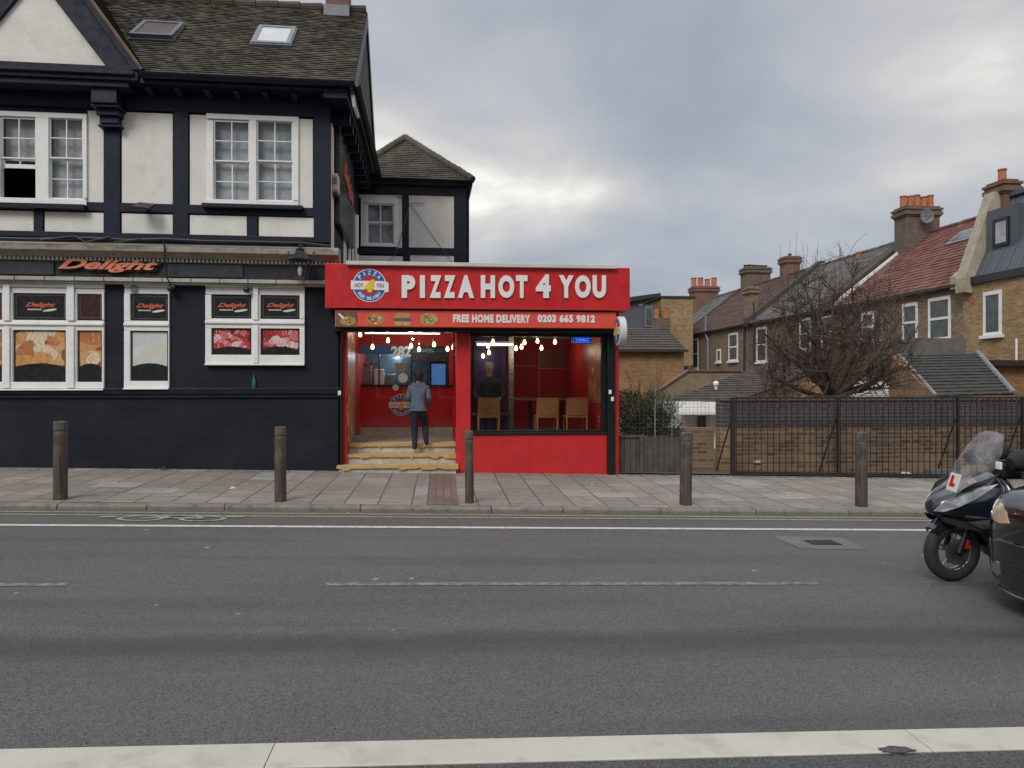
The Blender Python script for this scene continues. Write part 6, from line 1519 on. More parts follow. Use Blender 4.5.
m_.add([(xl, v1, -.5), (s_[0][0], v0, -.5), (s_[1][0], v0, -.5), (r_[1][0], v1, -.5), (xl, v1, r_[0][1]-.04), (s_[0][0], v0, s_[0][1]-.04), (s_[1][0], v0, s_[1][1]-.04), (r_[1][0], v1, r_[1][1]-.04)], [(0,3,2,1),(4,5,6,7),(0,1,5,4),(1,2,6,5),(2,3,7,6),(3,0,4,7)]); m_.build('wall', M['orange_brick'], t)
t2, a = blk('brown_parapet_block', 'small flat rendered block between the red roofed house and the slate lean-to', 'building', (918, 338, 966, 360), 14.2, 3, 'oldconc')
t3, a = blk('flat_roof_outbuilding', 'orange brick outbuilding with a flat black roof at the right edge', 'building', (990, 366, 1120, 400), 13.5, 4, 'orange_brick')
m_ = MB(); m_.box(a[0]-.15, a[1], 13.2, 17.6, a[3], a[3]+.18); m_.build('flat_roof', M['dgrey'], t3)
# white conservatory
t, a = blk('white_lean_to', 'small white lean-to with a pale slatted awning beside the hedge', 'shed', (680, 403, 721, 470), 8.5, 1.5, 'white')
m_ = MB()
for k in range(5): b = SH.rv(679, 402+k*2.6, 722, 404.2+k*2.6, 8.3-.10*k); m_.box(b[0], b[1], 8.3-.10*k, 8.42-.10*k, b[2], b[3])
m_.build('awning_slats', M['white'], t); b = SH.rv(698, 416, 706, 428, 8.45); m_ = MB(); m_.box(b[0], b[1], 8.44, 8.5, b[2], b[3]); m_.build('window', M['winglass'], t)
# ================================================================== STREET-EDGE WALL, FENCES
def grd(u, v): p = ST.w(u, v); return PV(p.x, p.y)
VWALL = 3.75
M['wallb'] = brick('weathered wall brick', (.34,.20,.09), (.06,.032,.028), (.27,.23,.18), dirt=(.05,.04,.033), dirt_amt=.4, var=(.34,.22,.13), bd=.012, dscale=1.0, ms=.011)
M['wallb2'] = brick('sooty painted wall brick', (.12,.095,.105), (.065,.05,.058), (.19,.175,.17), dirt=(.04,.034,.036), dirt_amt=.45, bd=.012, ms=.011)
bw0, bw1 = SH.hv(720, 430, VWALL)[0], 14.0; zt1 = SH.hv(800, 427, VWALL)[1]; zt0 = SH.hv(800, 397, VWALL)[1]
bw = T('brick_wall', 'long old brick wall behind the black railings, sooty purple at the top', 'wall', SH, (bw0+bw1)/2, VWALL, -.1)
m_ = MB(); m_.box(bw0, bw1, VWALL, VWALL+.225, -.5, zt1); m_.build('lower_brickwork', M['wallb'], bw)
m_ = MB(); m_.box(bw0, bw1, VWALL+.01, VWALL+.22, zt1, zt0-.07); m_.build('upper_brickwork', M['wallb2'], bw)
random.seed(11); m_ = MB(); u = bw0
while u < bw1: m_.box(u, u+.215, VWALL-.02, VWALL+.25, zt0-.07, zt0-.005+random.uniform(-.012, .008)); u += .228
m_.build('coping_bricks', M['stock_dark'], bw)
lw0 = SH.hv(690, 440, VWALL+.3)[0]; lt = SH.hv(700, 428, VWALL+.3)[1]
m_ = MB(); m_.box(SH.hv(640, 440, VWALL+.3)[0], bw0+.0, VWALL+.3, VWALL+.5, -.5, lt); m_.top('low_brick_wall', M['wallb'], 'lower brick wall between the grey board fence and the railings', 'wall', SH, ((lw0+bw0)/2, VWALL+.3, 0))
# railings
VR_ = 3.18
rl = T('metal_railings', 'black metal mesh railings in front of the long brick wall', 'fence', SH, 5, VR_, -.05)
ru0, ru1 = SH.hv(733, 430, VR_)[0], 10.5
ztr = SH.hv(800, 399, VR_)[1]
M['rail'] = mat('rusty black steel', (.014,.012,.012), .6, (.03,.02,.016), 14, .3)
posts = [SH.hv(p, 430, VR_)[0] for p in (733, 838, 958, 1085)] + [9.6, 10.5]
m_ = MB(); u = ru0+.06; random.seed(21)
while u < ru1:
    zb_ = grd(u, VR_); m_.box(u-.006, u+.006, VR_-.006, VR_+.006, zb_+.04, ztr+random.uniform(-.004, .004)); u += .112
m_.build('vertical_bars', M['rail'], rl)
m_ = MB()
for k in range(9): z = ztr-.03-k*.058; m_.box(ru0, ru1, VR_-.012, VR_-.0065, z-.006, z+.006)
for z in (ztr-.62, ztr-.78, ztr-.95, ztr-1.12): m_.box(ru0, ru1, VR_-.013, VR_-.0065, z-.006, z+.006)
m_.build('mesh_wires', M['rail'], rl)
m_ = MB(); m_.box(ru0-.02, ru1, VR_-.02, VR_+.02, ztr, ztr+.035); m_.build('top_rail', M['rail'], rl)
zb_ = grd(ru0, VR_)
m_ = MB(); m_.add([(ru0, VR_-.015, grd(ru0, VR_)+.03), (ru1, VR_-.015, grd(ru1, VR_)+.03), (ru1, VR_+.02, grd(ru1, VR_)+.03), (ru0, VR_+.02, grd(ru0, VR_)+.03), (ru0, VR_-.015, grd(ru0, VR_)+.065), (ru1, VR_-.015, grd(ru1, VR_)+.065), (ru1, VR_+.02, grd(ru1, VR_)+.065), (ru0, VR_+.02, grd(ru0, VR_)+.065)], [(0,3,2,1),(4,5,6,7),(0,1,5,4),(1,2,6,5),(2,3,7,6),(3,0,4,7)]); m_.build('bottom_rail', M['rail'], rl)
for i, u in enumerate(posts):
    zb_ = grd(u, VR_); w = .035 if i == 0 else .014
    m_ = MB(); m_.box(u-w, u+w, VR_-.03, VR_+.04, zb_-.1, ztr+.03); p_ = m_.build('post', M['rail'], rl, bev=.003)
    m_ = MB(); m_.tube([(u-.02, VR_+.03, ztr-.35), (u-.17, VR_+.35, zb_+.02)], .014, 6); m_.build('brace', M['rail'], rl, parent=p_)
# trellis on the wall top seen between the bars
M['trel'] = mat('grey trellis', (.10,.09,.095), .8, (.06,.055,.06), 8, .2)
tr_ = T('wire_trellis', 'fine grey mesh fixed along the sooty upper part of the brick wall', 'trellis', SH, 5, VWALL-.05, zt1)
m_ = MB(); u = bw0+.05
while u < bw1: m_.box(u-.004, u+.004, VWALL-.06, VWALL-.052, zt1+.02, zt0+.03); u += .085
z = zt1+.05
while z < zt0+.03: m_.box(bw0, bw1, VWALL-.0515, VWALL-.045, z-.004, z+.004); z += .075
m_.build('mesh', M['trel'], tr_)
# grey board fence
VFN = 3.3
fn = T('board_fence', 'weathered grey board fence below the hedge right of the takeaway', 'fence', SH, SH.hv(650, 455, VFN)[0], VFN, .05)
M['board'] = mat('weathered grey boards', (.095,.082,.070), .9, (.05,.043,.038), 4, .6, 24, .01, dirt=(.14,.125,.105), dirt_amt=.5)
u = SH.hv(619, 455, VFN)[0]; ue = SH.hv(683, 455, VFN)[0]; zf = SH.hv(650, 436, VFN)[1]; random.seed(9); m_ = MB()
while u < ue: 
    zb_ = grd(u, VFN); w_ = random.uniform(.085, .11); m_.box(u, u+w_-.008, VFN+random.uniform(-.006, .006), VFN+.02, zb_-.02, zf+random.uniform(-.02, .012)); u += w_
m_.build('boards', M['board'], fn); 
u0_, u1_ = SH.hv(619, 455, VFN)[0], ue
m_ = MB(); m_.box(u0_, SH.hv(641, 455, VFN)[0], VFN-.035, VFN-.012, zf-.02, zf+.02); m_.build('top_rail', M['board'], fn)
for px in (641,): uu = SH.hv(px, 455, VFN)[0]; m_ = MB(); m_.box(uu-.03, uu+.03, VFN-.05, VFN-.013, grd(uu, VFN)-.1, zf+.03); m_.build('post', M['board'], fn)
# thin pole with wire mesh above the fence
pl = T('mesh_fence', 'thin wire mesh on slim grey poles above the grey board fence', 'fence', SH, SH.hv(655, 420, 3.5)[0], 3.5, .05)
for px, yt in ((655, 377), (672, 388)):
    uu, zz = SH.hv(px, yt, 3.5); m_ = MB(); m_.tube([(uu, 3.5, .0), (uu, 3.5, zz)], .014 if px < 660 else .008, 6); m_.build('pole', M['lead'], pl)
m_ = MB(); z = zf
zt_ = SH.hv(655, 392, 3.5)[1]
while z < zt_: m_.box(u0_, ue+.55, 3.5, 3.503, z-.0015, z+.0015); z += .07
u = u0_
while u < ue+.55: m_.box(u-.0015, u+.0015, 3.5035, 3.506, zf-.2, zt_); u += .07
m_.build('wire', M['trel'], pl)
# kerb edging, rubble and litter along the railings
M['litter'] = mat('white litter', (.62,.62,.62), .6, (.45,.45,.45), 20, .3); M['pinklitter'] = mat('pink litter', (.6,.28,.25), .6, (.65,.6,.58), 40, bump=0)
def crumple(name, lab, px, py, r, mt, dz=0, vv=None, grp=None):
    u, v = ppt(px, py) if vv is None else (SH.hv(px, py, vv)[0], vv); z = grd(u, v)+dz; random.seed(int(px*7)); m_ = MB(); vs = []; n, k_ = 9, 5
    for j in range(k_):
        for i in range(n):
            q = 2*math.pi*i/n; rr = r*(1-j/(k_-.2))**.6*random.uniform(.7, 1.2); vs.append((u+rr*math.cos(q), v+rr*.6*math.sin(q), z+r*.42*j/(k_-1)*random.uniform(.8, 1.2)))
    m_.add(vs, [(j*n+i, j*n+(i+1)%n, (j+1)*n+(i+1)%n, (j+1)*n+i) for j in range(k_-1) for i in range(n)] + [list(range(n-1,-1,-1)), list(range((k_-1)*n, k_*n))])
    m_.top(name, M[mt], lab, 'litter', SH, (u, v, z), grp)
crumple('litter', 'crumpled pink and white wrapper on the paving slabs near the corner building', 229, 490, .06, 'pinklitter')
crumple('litter', 'tiny white paper scrap on the paving in front of the takeaway window', 593, 486, .02, 'litter')
crumple('litter', 'tiny white scrap on the pavement behind the leftmost bollard', 110, 484, .02, 'litter')
crumple('litter', 'white plastic bag lying at the foot of the railings left of the scooter', 906, 474, .16, 'litter', vv=3.4)
crumple('litter', 'small white scrap on the ground by the first railing post', 727, 471, .04, 'litter', vv=3.45)
u, z = SH.hv(757, 462, VWALL-.02); m_ = MB(); m_.box(u-.06, u+.08, VWALL-.03, VWALL-.002, z-.03, z+.03); m_.top('white_tag', M['litter'], 'small white paper stuck on the brick wall behind the railings', 'paper', SH, (u, VWALL-.03, z-.03))
b = SH.rv(930, 469, 952, 476, 3.45); m_ = MB(); m_.box(b[0], b[1], 3.4, 3.6, grd(b[0], 3.4), b[3]); m_.top('grey_slab', mat('grey blue slab', (.16,.18,.18), .7), 'grey blue slab lying against the railings behind the scooter', 'slab', SH, (b[0], 3.4, grd(b[0], 3.4)), bev=.01)
m_ = MB(); random.seed(31)                             # leaves and grit along the foot of the walls
for k in range(900):
    u = random.choice([random.uniform(2.1, 10), random.uniform(-8, 10)]); v = (3.05 if u > 2.1 else (3.0 if u > -.6 else 2.98)) + abs(random.gauss(0, .04)) * (2.2 if u > 2.1 else -1)
    if -2.7 < u < -.6: continue
    z = grd(u, v); s = random.uniform(.006, .02) ; q = random.uniform(0, 3.1)
    m_.add([(u+s*math.cos(q), v+s*math.sin(q), z+.006), (u-s*.5*math.sin(q), v+s*.5*math.cos(q), z+.012), (u-s*math.cos(q), v-s*math.sin(q), z+.005), (u+s*.5*math.sin(q), v-s*.5*math.cos(q), z+.009)], [(0,1,2,3)])
o = m_.build('debris', mat('dry leaves and grit', (.12,.08,.05), .9, (.05,.04,.03), 30)); onst(o, 'stuff')
u, v = ppt(157, 472); m_ = MB(); random.seed(4)       # weed
for k in range(26):
    q = random.uniform(0, 6.28); l_ = random.uniform(.03, .09); c = Vector((u+random.uniform(-.04,.04), 2.93+random.uniform(-.03,.02), grd(u, 2.93))); e_ = c + Vector((math.cos(q)*l_, math.sin(q)*l_*.6-.02, random.uniform(.01,.06))); n_ = Vector((-math.sin(q), math.cos(q), .3))*.01
    m_.add([c, (c+e_)/2+n_, e_, (c+e_)/2-n_], [(0,1,2,3)])
M['leaf'] = mat('privet leaf', (.045,.075,.022), .5, (.025,.045,.014), 1.2, bump=0); m_.top('weed', M['leaf'], 'small green weed at the foot of the dark brick wall', 'weed', SH, (u, 2.93, grd(u, 2.93)))
# ================================================================== HEDGE AND TREE
def leafcloud(mb, blobs, n, s, seed):
    random.seed(seed); tot = sum(b[3]*b[4]*b[5] for b in blobs)
    for b in blobs:
        for k in range(int(n*b[3]*b[4]*b[5]/tot)):
            while True:
                x, y, z = (random.uniform(-1, 1) for _ in range(3)); r = math.sqrt(x*x+y*y+z*z)
                if .35 < r < 1 and random.random() < r: break
            r_ = random.uniform(.9, 1.12); p = Vector((b[0]+x*b[3]*r_, b[1]+y*b[4]*r_, b[2]+z*b[5]*r_))
            d_ = Vector((random.gauss(0,1), random.gauss(0,1), random.gauss(.3,1))).normalized(); e_ = d_.orthogonal().normalized(); e_.rotate(Matrix.Rotation(random.uniform(0, 6.28), 3, d_)); f_ = d_.cross(e_); q = s*random.uniform(.6, 1.3)
            mb.add([p-e_*q, p-f_*q*.45, p+e_*q, p+f_*q*.45], [(0,1,2,3)])
def growth(mb, p, d, ln, r, depth, rng, spread=.6, up=.12, minr=.004, kids=3, seg=4):
    pts = [p.copy()]; rs = [r]
    q = p.copy(); dd = d.copy()
    for i in range(seg):
        dd = (dd + Vector((rng.gauss(0,.16), rng.gauss(0,.16), rng.gauss(up*.4,.12)))).normalized(); q = q + dd*ln/seg; pts.append(q.copy()); rs.append(max(minr, r*(1-.5*(i+1)/seg)))
    mb.tube(pts, rs, 6 if r > .04 else (4 if r > .012 else 3), cap=False)
    if depth <= 0: return
    for k in range(kids + (1 if rng.random() < .5 else 0)):
        i = rng.randint(1, seg); b = pts[i]
        nd = (dd + Vector((rng.gauss(0,spread), rng.gauss(0,spread), rng.gauss(up,spread*.7)))).normalized()
        growth(mb, b, nd, ln*rng.uniform(.55, .85), rs[i]*.68, depth-1, rng, spread, up, minr, kids, seg)
hd = T('hedge', 'rounded green privet hedge above the grey board fence', 'hedge', SH, SH.hv(650, 440, 3.9)[0], 3.9, .1)
def hb_(px, py, v, rx, ry, rz): u, z = SH.hv(px, py, v); return (u, v, z, rx, ry, rz)
blobs = [hb_(632, 412, 3.85, .36, .3, .38), hb_(645, 424, 3.9, .45, .3, .42), hb_(656, 408, 4.0, .38, .3, .33), hb_(668, 428, 3.9, .28, .25, .3), hb_(626, 400, 3.9, .2, .2, .2), hb_(640, 440, 3.8, .5, .25, .35)]
m_ = MB(); leafcloud(m_, blobs, 15000, .020, 3); m_.build('foliage', M['leaf'], hd, fix=False)
m_ = MB(); rng = random.Random(2)
for px in (628, 640, 652, 664): u = SH.hv(px, 430, 3.9)[0]; growth(m_, Vector((u, 3.9, .1)), Vector((0,0,1)), .9, .025, 2, rng, .5, .3, kids=4)
m_.build('branches', M['bollard'], hd)
# bare tree
TVV = 6.3; tu, tz = SH.hv(832, 396, TVV)
bt = T('bare_tree', 'tangled leafless tree rising above the brick wall', 'tree', SH, tu, TVV, 0)
M['bark'] = mat('dark bark', (.055,.042,.038), .9, (.035,.027,.026), 6, .6, 30, .01); M['bark2'] = mat('brown twig bark', (.105,.072,.055), .9, (.06,.042,.034), 6, bump=0)
m_ = MB(); rng = random.Random(12)
m_.tube([(tu, TVV, -.3), (tu+.02, TVV, .8), (tu-.03, TVV, 1.45)], [.17, .14, .12], 12); m_.build('trunk', M['bark'], bt, smooth=True)
m_ = MB(); base = Vector((tu-.03, TVV, 1.3))
tips = [(770, 372, .2), (772, 340, -.3), (782, 318, .4), (795, 300, -.2), (805, 285, .1), (818, 300, .6), (835, 290, -.4), (852, 278, .2), (868, 298, -.3), (884, 300, .3), (898, 322, 0), (905, 345, .3), (908, 366, -.2), (842, 330, .9), (810, 335, -.8), (870, 340, .8), (780, 355, .7), (890, 360, -.6), (765, 388, .2), (888, 386, -.3)]
for px, py, dv in tips:
    u, z = SH.hv(px, py, TVV+dv); e_ = Vector((u, TVV+dv, z)); d_ = e_-base; L_ = d_.length
    pts = []; k = 7; bend = Vector((rng.gauss(0,.14), rng.gauss(0,.14), rng.uniform(-.22,.05)))
    for i in range(k+1):
        s = i/k; pts.append(base + d_*s + bend*math.sin(math.pi*s) + Vector((rng.gauss(0,.03), rng.gauss(0,.03), rng.gauss(0,.02)))*(1 if i else 0))
    r0 = .07*min(1.2, L_/1.4); m_.tube(pts, [max(.010, r0*(1-.8*i/k)) for i in range(k+1)], 6, cap=False)
    for i in range(3, k+1):
        for j in range(6):
            s = Vector((rng.gauss(0,1), rng.gauss(0,.8), rng.gauss(.25,.9))).normalized(); growth(m_, pts[i], (d_.normalized()*.4+s).normalized(), rng.uniform(.3, .62), .013, 2, rng, .7, .08, .0035, 2, 3)
m_.build('crown', M['bark2'], bt)
m_ = MB()                                             # straight water shoots above the crown
for k in range(34):
    px = rng.choice([792, 797, 803, 845, 870, 877, 812, 858, 900, 830, 785]) + rng.uniform(-5, 5); yt = {792: 232, 797: 228, 803: 240}.get(int(px)//1, rng.uniform(238, 285)); u, z = SH.hv(px, rng.uniform(300, 325), TVV); zt_ = SH.hv(px, yt if px > 806 or px < 788 else rng.uniform(228, 262), TVV)[1]
    m_.tube([(u, TVV+rng.uniform(-.3,.3), z), (u+rng.gauss(0,.04), TVV, (z+zt_)/2), (u+rng.gauss(0,.05), TVV, zt_)], [.007, .006, .0025], 4, cap=False)
m_.build('water_shoots', M['bark2'], bt)

# ================================================================== HOUSES ACROSS THE STREET, BEHIND THE VIEWER (what the shop glass mirrors)
for k in range(5):
    u0_ = -26+k*10.4; t = T('opposite_house', ['plain brick house across the street with a grey door', 'brick house across the street with a green door', 'brick house across the street with a blue door', 'brick house across the street with a white door', 'brick house across the street with a black door'][k], 'house', ST, u0_+5, -19, -.5, 'houses across the street')
    m_ = MB(); m_.box(u0_, u0_+10.35, -27, -19, -1, 6.2); m_.build('wall', M['stock_dark'], t)
    m_ = MB(); m_.prismu([(-19+.2, 6.2), (-27.2, 6.2), (-23, 9.6)], u0_, u0_+10.35); m_.build('roof', M['t_brown'], t)
    for z in (.9, 3.9):
        for uu in (1.2, 4.2, 7.6):
            m_ = MB(); m_.box(u0_+uu, u0_+uu+1.4, -19.02, -18.96, z, z+1.6); w_ = m_.build('window', M['white'], t); m_ = MB(); m_.box(u0_+uu+.1, u0_+uu+1.3, -18.961, -18.94, z+.1, z+1.5); m_.build('pane', M['winglass'], t, parent=w_)
g = MB(); strip(g, -19, -14, US, Grd, .01); onst(g.build('far_side_forecourt', M['oldconc']))
# ================================================================== MOTOR SCOOTER (faces left; local x forward = -u)
def grnd(px, py):
    dx, dy = (px-512)/FPX, (py-384)/FPX; k = CAMH/(dy-SLOPE*dx); return dx*k, k
sx_, sy_ = grnd(952, 581)
SC = Frame(sx_, sy_, ST.t + R(3)); zg = G(sx_)
M['blackgloss'] = mat('gloss dark blue black paint', (.010,.013,.022), .22, bump=0, coat=.8); M['tyre'] = mat('tyre rubber', (.016,.016,.017), .8, (.03,.03,.03), 20, .3, 60); M['rim'] = mat('dark alloy', (.06,.06,.065), .35, metal=.7, bump=0)
M['rimlight'] = mat('bare aluminium', (.36,.37,.38), .3, metal=.9, bump=0); M['lampglass'] = mat('headlight chrome and glass', (.42,.44,.43), .12, (.20,.21,.21), 18, bump=0, coat=1, metal=.4); M['screen'] = glass('scuffed clear windscreen', (.93, .93, .94), .08)
_n = M['screen'].node_tree.nodes; _l = M['screen'].node_tree.links; _o = _n['Material Output']; _s = _o.inputs[0].links[0].from_socket
_d = _n.new('ShaderNodeBsdfDiffuse'); _d.inputs[0].default_value = (.78, .78, .80, 1); _m = _n.new('ShaderNodeMixShader'); _t = _n.new('ShaderNodeTexNoise'); _t.inputs['Scale'].default_value = 3.5
_r = _n.new('ShaderNodeMapRange'); _l.new(_t.outputs[0], _r.inputs[0])
for _i, _v in ((1, .35), (2, .7), (3, .04), (4, .13)): _r.inputs[_i].default_value = _v
_l.new(_r.outputs[0], _m.inputs[0]); _l.new(_s, _m.inputs[1]); _l.new(_d.outputs[0], _m.inputs[2]); _l.new(_m.outputs[0], _o.inputs[0])
M['fabric'] = mat('black nylon', (.012,.012,.013), .85, (.02,.02,.022), 12, .5, 40, .01)
mo = T('motor_scooter', 'dark blue black scooter with a tall windscreen and a red L plate, behind the car', 'scooter', SC, 0, 0, zg)
RW = .26
def wheel(cu, cv, lab=None):
    m_ = MB(); prof = []
    for k in range(13): q = 2*math.pi*k/12; prof.append((RW-.055+.055*math.cos(q), .05*math.sin(q)))
    vs = []; seg = 36
    for i in range(seg):
        a = 2*math.pi*i/seg
        for r, h in prof[:-1]: vs.append((cu+r*math.cos(a), cv+h, zg+RW+r*math.sin(a)))
    n = 12; m_.add(vs, [(i*n+k, i*n+(k+1)%n, ((i+1)%seg)*n+(k+1)%n, ((i+1)%seg)*n+k) for i in range(seg) for k in range(n)])
    w_ = m_.build('wheel', M['tyre'], mo, smooth=True)
    m_ = MB(); c = (cu, cv-.035, zg+RW)
    vs = []
    for r, h in ((.175, 0), (.155, 0), (.155, .07), (.175, .07)):
        for k in range(32): a = 2*math.pi*k/32; vs.append((c[0]+r*math.cos(a), c[1]+h, c[2]+r*math.sin(a)))
    m_.add(vs, [(j*32+k, j*32+(k+1)%32, ((j+1)%4)*32+(k+1)%32, ((j+1)%4)*32+k) for j in range(4) for k in range(32)])
    m_.lathe((cu, cv-.045, zg+RW), [(.035, 0), (.04, .01), (.04, .08), (.035, .09)], 16, 'y')
    for k in range(5):
        a = 2*math.pi*k/5+.3
        for s in (-.13, .13): m_.tube([(cu+.035*math.cos(a), cv-.02, zg+RW+.035*math.sin(a)), (cu+.160*math.cos(a+s), cv-.02, zg+RW+.160*math.sin(a+s))], [.011, .009], 6)
    m_.build('rim', M['rimlight'], mo, parent=w_)
    m_ = MB(); m_.lathe((cu, cv-.062, zg+RW), [(.11, 0), (.11, .004), (.075, .004), (.075, 0)], 30, 'y'); m_.build('brake_disc', M['metal'], mo, parent=w_)
wheel(0, 0); wheel(1.31, 0)
# profile helper: pixel -> local (u,z) on the bike's mid plane
def q_(pts, v=0): return [SC.hv(x, y, v) for x, y in pts]
def loftv(mb, rows):
    """rows: lists of (u, half width, z): a closed shell mirrored in v, built along the row index"""
    n = len(rows[0]); vs = []
    for r in rows:
        for u, hw, z in r: vs.append((u, -hw, z))
        for u, hw, z in reversed(r): vs.append((u, hw, z))
    m = 2*n; fs = [(i*m+k, i*m+(k+1)%m, (i+1)*m+(k+1)%m, (i+1)*m+k) for i in range(len(rows)-1) for k in range(m)]
    fs += [list(range(m-1, -1, -1)), [(len(rows)-1)*m+k for k in range(m)]]
    mb.add(vs, fs)
# fender
m_ = MB(); rows = []
for k in range(11):
    a = R(138-k*10); r = RW+.035
    rows.append([(r*math.cos(a), .012, zg+RW+r*math.sin(a)+.012), (r*math.cos(a), .055, zg+RW+r*math.sin(a)-.0), ((r-.05)*math.cos(a), .068, zg+RW+(r-.05)*math.sin(a)-.01), ((r-.015)*math.cos(a), .03, zg+RW+(r-.015)*math.sin(a))])
loftv(m_, rows); m_.build('front_fender', M['blackgloss'], mo, smooth=True)
m_ = MB()
for s in (-1, 1): m_.tube([(0, s*.085, zg+RW), (.13, s*.085, zg+RW+.36)], [.025, .022], 10)
m_.tube([(.13, -.085, zg+.62), (.13, .085, zg+.62)], .025, 8)
m_.build('fork', M['blackframe'], mo, smooth=True)
m_ = MB(); m_.box(.04, .09, -.1, -.07, zg+RW+.03, zg+RW+.11); m_.build('brake_caliper', mat('red reflector', (.4,.02,.01), .4, bump=0), mo, bev=.01)
# front fairing: rows run along the length
P_ = lambda x, y: SC.hv(x, y, -.1)
def frow(pxs, hws): return [(P_(x, y)[0], hw, P_(x, y)[1]) for (x, y), hw in zip(pxs, hws)]
rows = [frow([(936, 508), (936, 511), (937, 514), (938, 516)], [.03, .04, .04, .02]),
        frow([(940, 498), (940, 508), (943, 517), (946, 519)], [.06, .10, .09, .03]),
        frow([(950, 493), (950, 506), (955, 517), (960, 521)], [.10, .16, .14, .05]),
        frow([(964, 486), (964, 501), (970, 517), (974, 529)], [.13, .21, .19, .08]),
        frow([(980, 479), (980, 498), (984, 520), (986, 545)], [.14, .24, .22, .12]),
        frow([(993, 472), (994, 496), (996, 525), (997, 560)], [.13, .23, .22, .15]),
        frow([(1004, 468), (1004, 494), (1004, 528), (1003, 566)], [.10, .18, .18, .14])]
m_ = MB(); loftv(m_, rows); o = m_.build('front_fairing', M['blackgloss'], mo, smooth=True); o.modifiers.new('sub', 'SUBSURF').levels = 2; o.modifiers['sub'].render_levels = 2
def patchv(mb, pts, vs_, d_=.008, sides=(-1, 1)):
    """thin raised panel on the flanks: pts pixels, vs_ half widths at each"""
    n = len(pts)
    for s in sides:
        A_ = [(P_(*p)[0], s*h, P_(*p)[1]) for p, h in zip(pts, vs_)]; B_ = [(a, v+s*d_, z) for a, v, z in A_]
        mb.add(A_+B_, [list(range(n)), list(range(2*n-1, n-1, -1))] + [(i, (i+1)%n, (i+1)%n+n, i+n) for i in range(n)])
for s__ in (-1, 1):
    m_ = MB(); patchv(m_, [(937, 512), (944, 501), (956, 493), (972, 486), (987, 482), (977, 489), (966, 497), (953, 505.5), (943, 512)], [.05, .105, .155, .19, .215, .22, .205, .165, .10], .012, (s__,))
    m_.build('headlight', M['lampglass'], mo, smooth=False, bev=.004)
m_ = MB(); patchv(m_, [(962, 521), (975, 518), (990, 517), (984, 523), (972, 527)], [.165, .20, .232, .23, .19], .02); m_.build('chrome_trim', M['rimlight'], mo)
m_ = MB(); patchv(m_, [(940, 516), (962, 521), (973, 530), (958, 527), (944, 522)], [.08, .15, .19, .14, .09], .01); m_.build('lower_grille', M['black_pl'], mo)
# leg shield, floor, rear body, seat
Z = lambda h: zg+h
m_ = MB(); loftv(m_, [[(.36,.16,Z(.92)),(.36,.22,Z(.7)),(.36,.2,Z(.4)),(.36,.14,Z(.22))],[(.46,.14,Z(.94)),(.48,.22,Z(.66)),(.5,.2,Z(.38)),(.5,.14,Z(.18))],[(.62,.12,Z(.62)),(.62,.2,Z(.52)),(.62,.2,Z(.34)),(.62,.14,Z(.17))],[(.85,.13,Z(.62)),(.85,.2,Z(.5)),(.85,.2,Z(.34)),(.85,.14,Z(.18))],[(1.05,.15,Z(.74)),(1.05,.2,Z(.6)),(1.05,.18,Z(.42)),(1.05,.14,Z(.3))],[(1.45,.14,Z(.80)),(1.45,.17,Z(.70)),(1.45,.15,Z(.58)),(1.45,.1,Z(.52))],[(1.75,.06,Z(.86)),(1.75,.08,Z(.80)),(1.75,.06,Z(.74)),(1.75,.04,Z(.72))]])
o = m_.build('body_shell', M['blackgloss'], mo, smooth=True); o.modifiers.new('sub', 'SUBSURF').levels = 2; o.modifiers['sub'].render_levels = 2
m_ = MB(); loftv(m_, [[(.80,.05,Z(.74)),(.80,.12,Z(.70)),(.80,.1,Z(.64)),(.80,.05,Z(.62))],[(1.0,.12,Z(.78)),(1.0,.17,Z(.74)),(1.0,.15,Z(.66)),(1.0,.05,Z(.64))],[(1.3,.10,Z(.84)),(1.3,.15,Z(.80)),(1.3,.14,Z(.74)),(1.3,.05,Z(.7))],[(1.62,.08,Z(.90)),(1.62,.11,Z(.87)),(1.62,.1,Z(.82)),(1.62,.05,Z(.8))]]); o = m_.build('saddle', M['fabric'], mo, smooth=True); o.modifiers.new('sub', 'SUBSURF').render_levels = 2
m_ = MB(); m_.tube([(1.05,.12,Z(.22)),(1.25,.16,Z(.24)),(1.7,.18,Z(.32))], [.05,.06,.065], 12); m_.box(.9, 1.3, -.12, .08, Z(.2), Z(.42)); m_.build('engine_and_exhaust', M['black_pl'], mo, bev=.01)
# windscreen: curved sheet with thickness
wl = [(945, 496, .10), (953, 480, .15), (962, 463, .17), (972, 447, .16), (983, 434, .11), (989, 431, .04)]
def wsheet(mb, th_, flare=1.0):
    rows_ = []
    n = 12
    for (x, y, hw) in wl:
        u, z = SC.hv(x, y, 0); row = []
        for i in range(n+1):
            s = -1+2*i/n; row.append((u + (s*s)*hw*.7, s*hw*1.28, z - abs(s)**3*.03*(1 if y > 440 else 0)))
        rows_.append(row)
    vs = [p for r in rows_ for p in r]
    mb.add(vs, [(j*(n+1)+i, j*(n+1)+i+1, (j+1)*(n+1)+i+1, (j+1)*(n+1)+i) for j in range(len(wl)-1) for i in range(n)])
m_ = MB(); wsheet(m_, .006); ws_ = m_.build('windscreen', M['screen'], mo, smooth=True); ws_.modifiers.new('thickness', 'SOLIDIFY').thickness = .004
for s__ in (-1, 1): m_ = MB(); patchv(m_, [(951, 496), (958, 487), (966, 482), (980, 477), (990, 472), (980, 480), (966, 488)], [.14,.17,.19,.20,.20,.21,.19], .006, (s__,)); m_.build('screen_mount', M['black_pl'], mo)
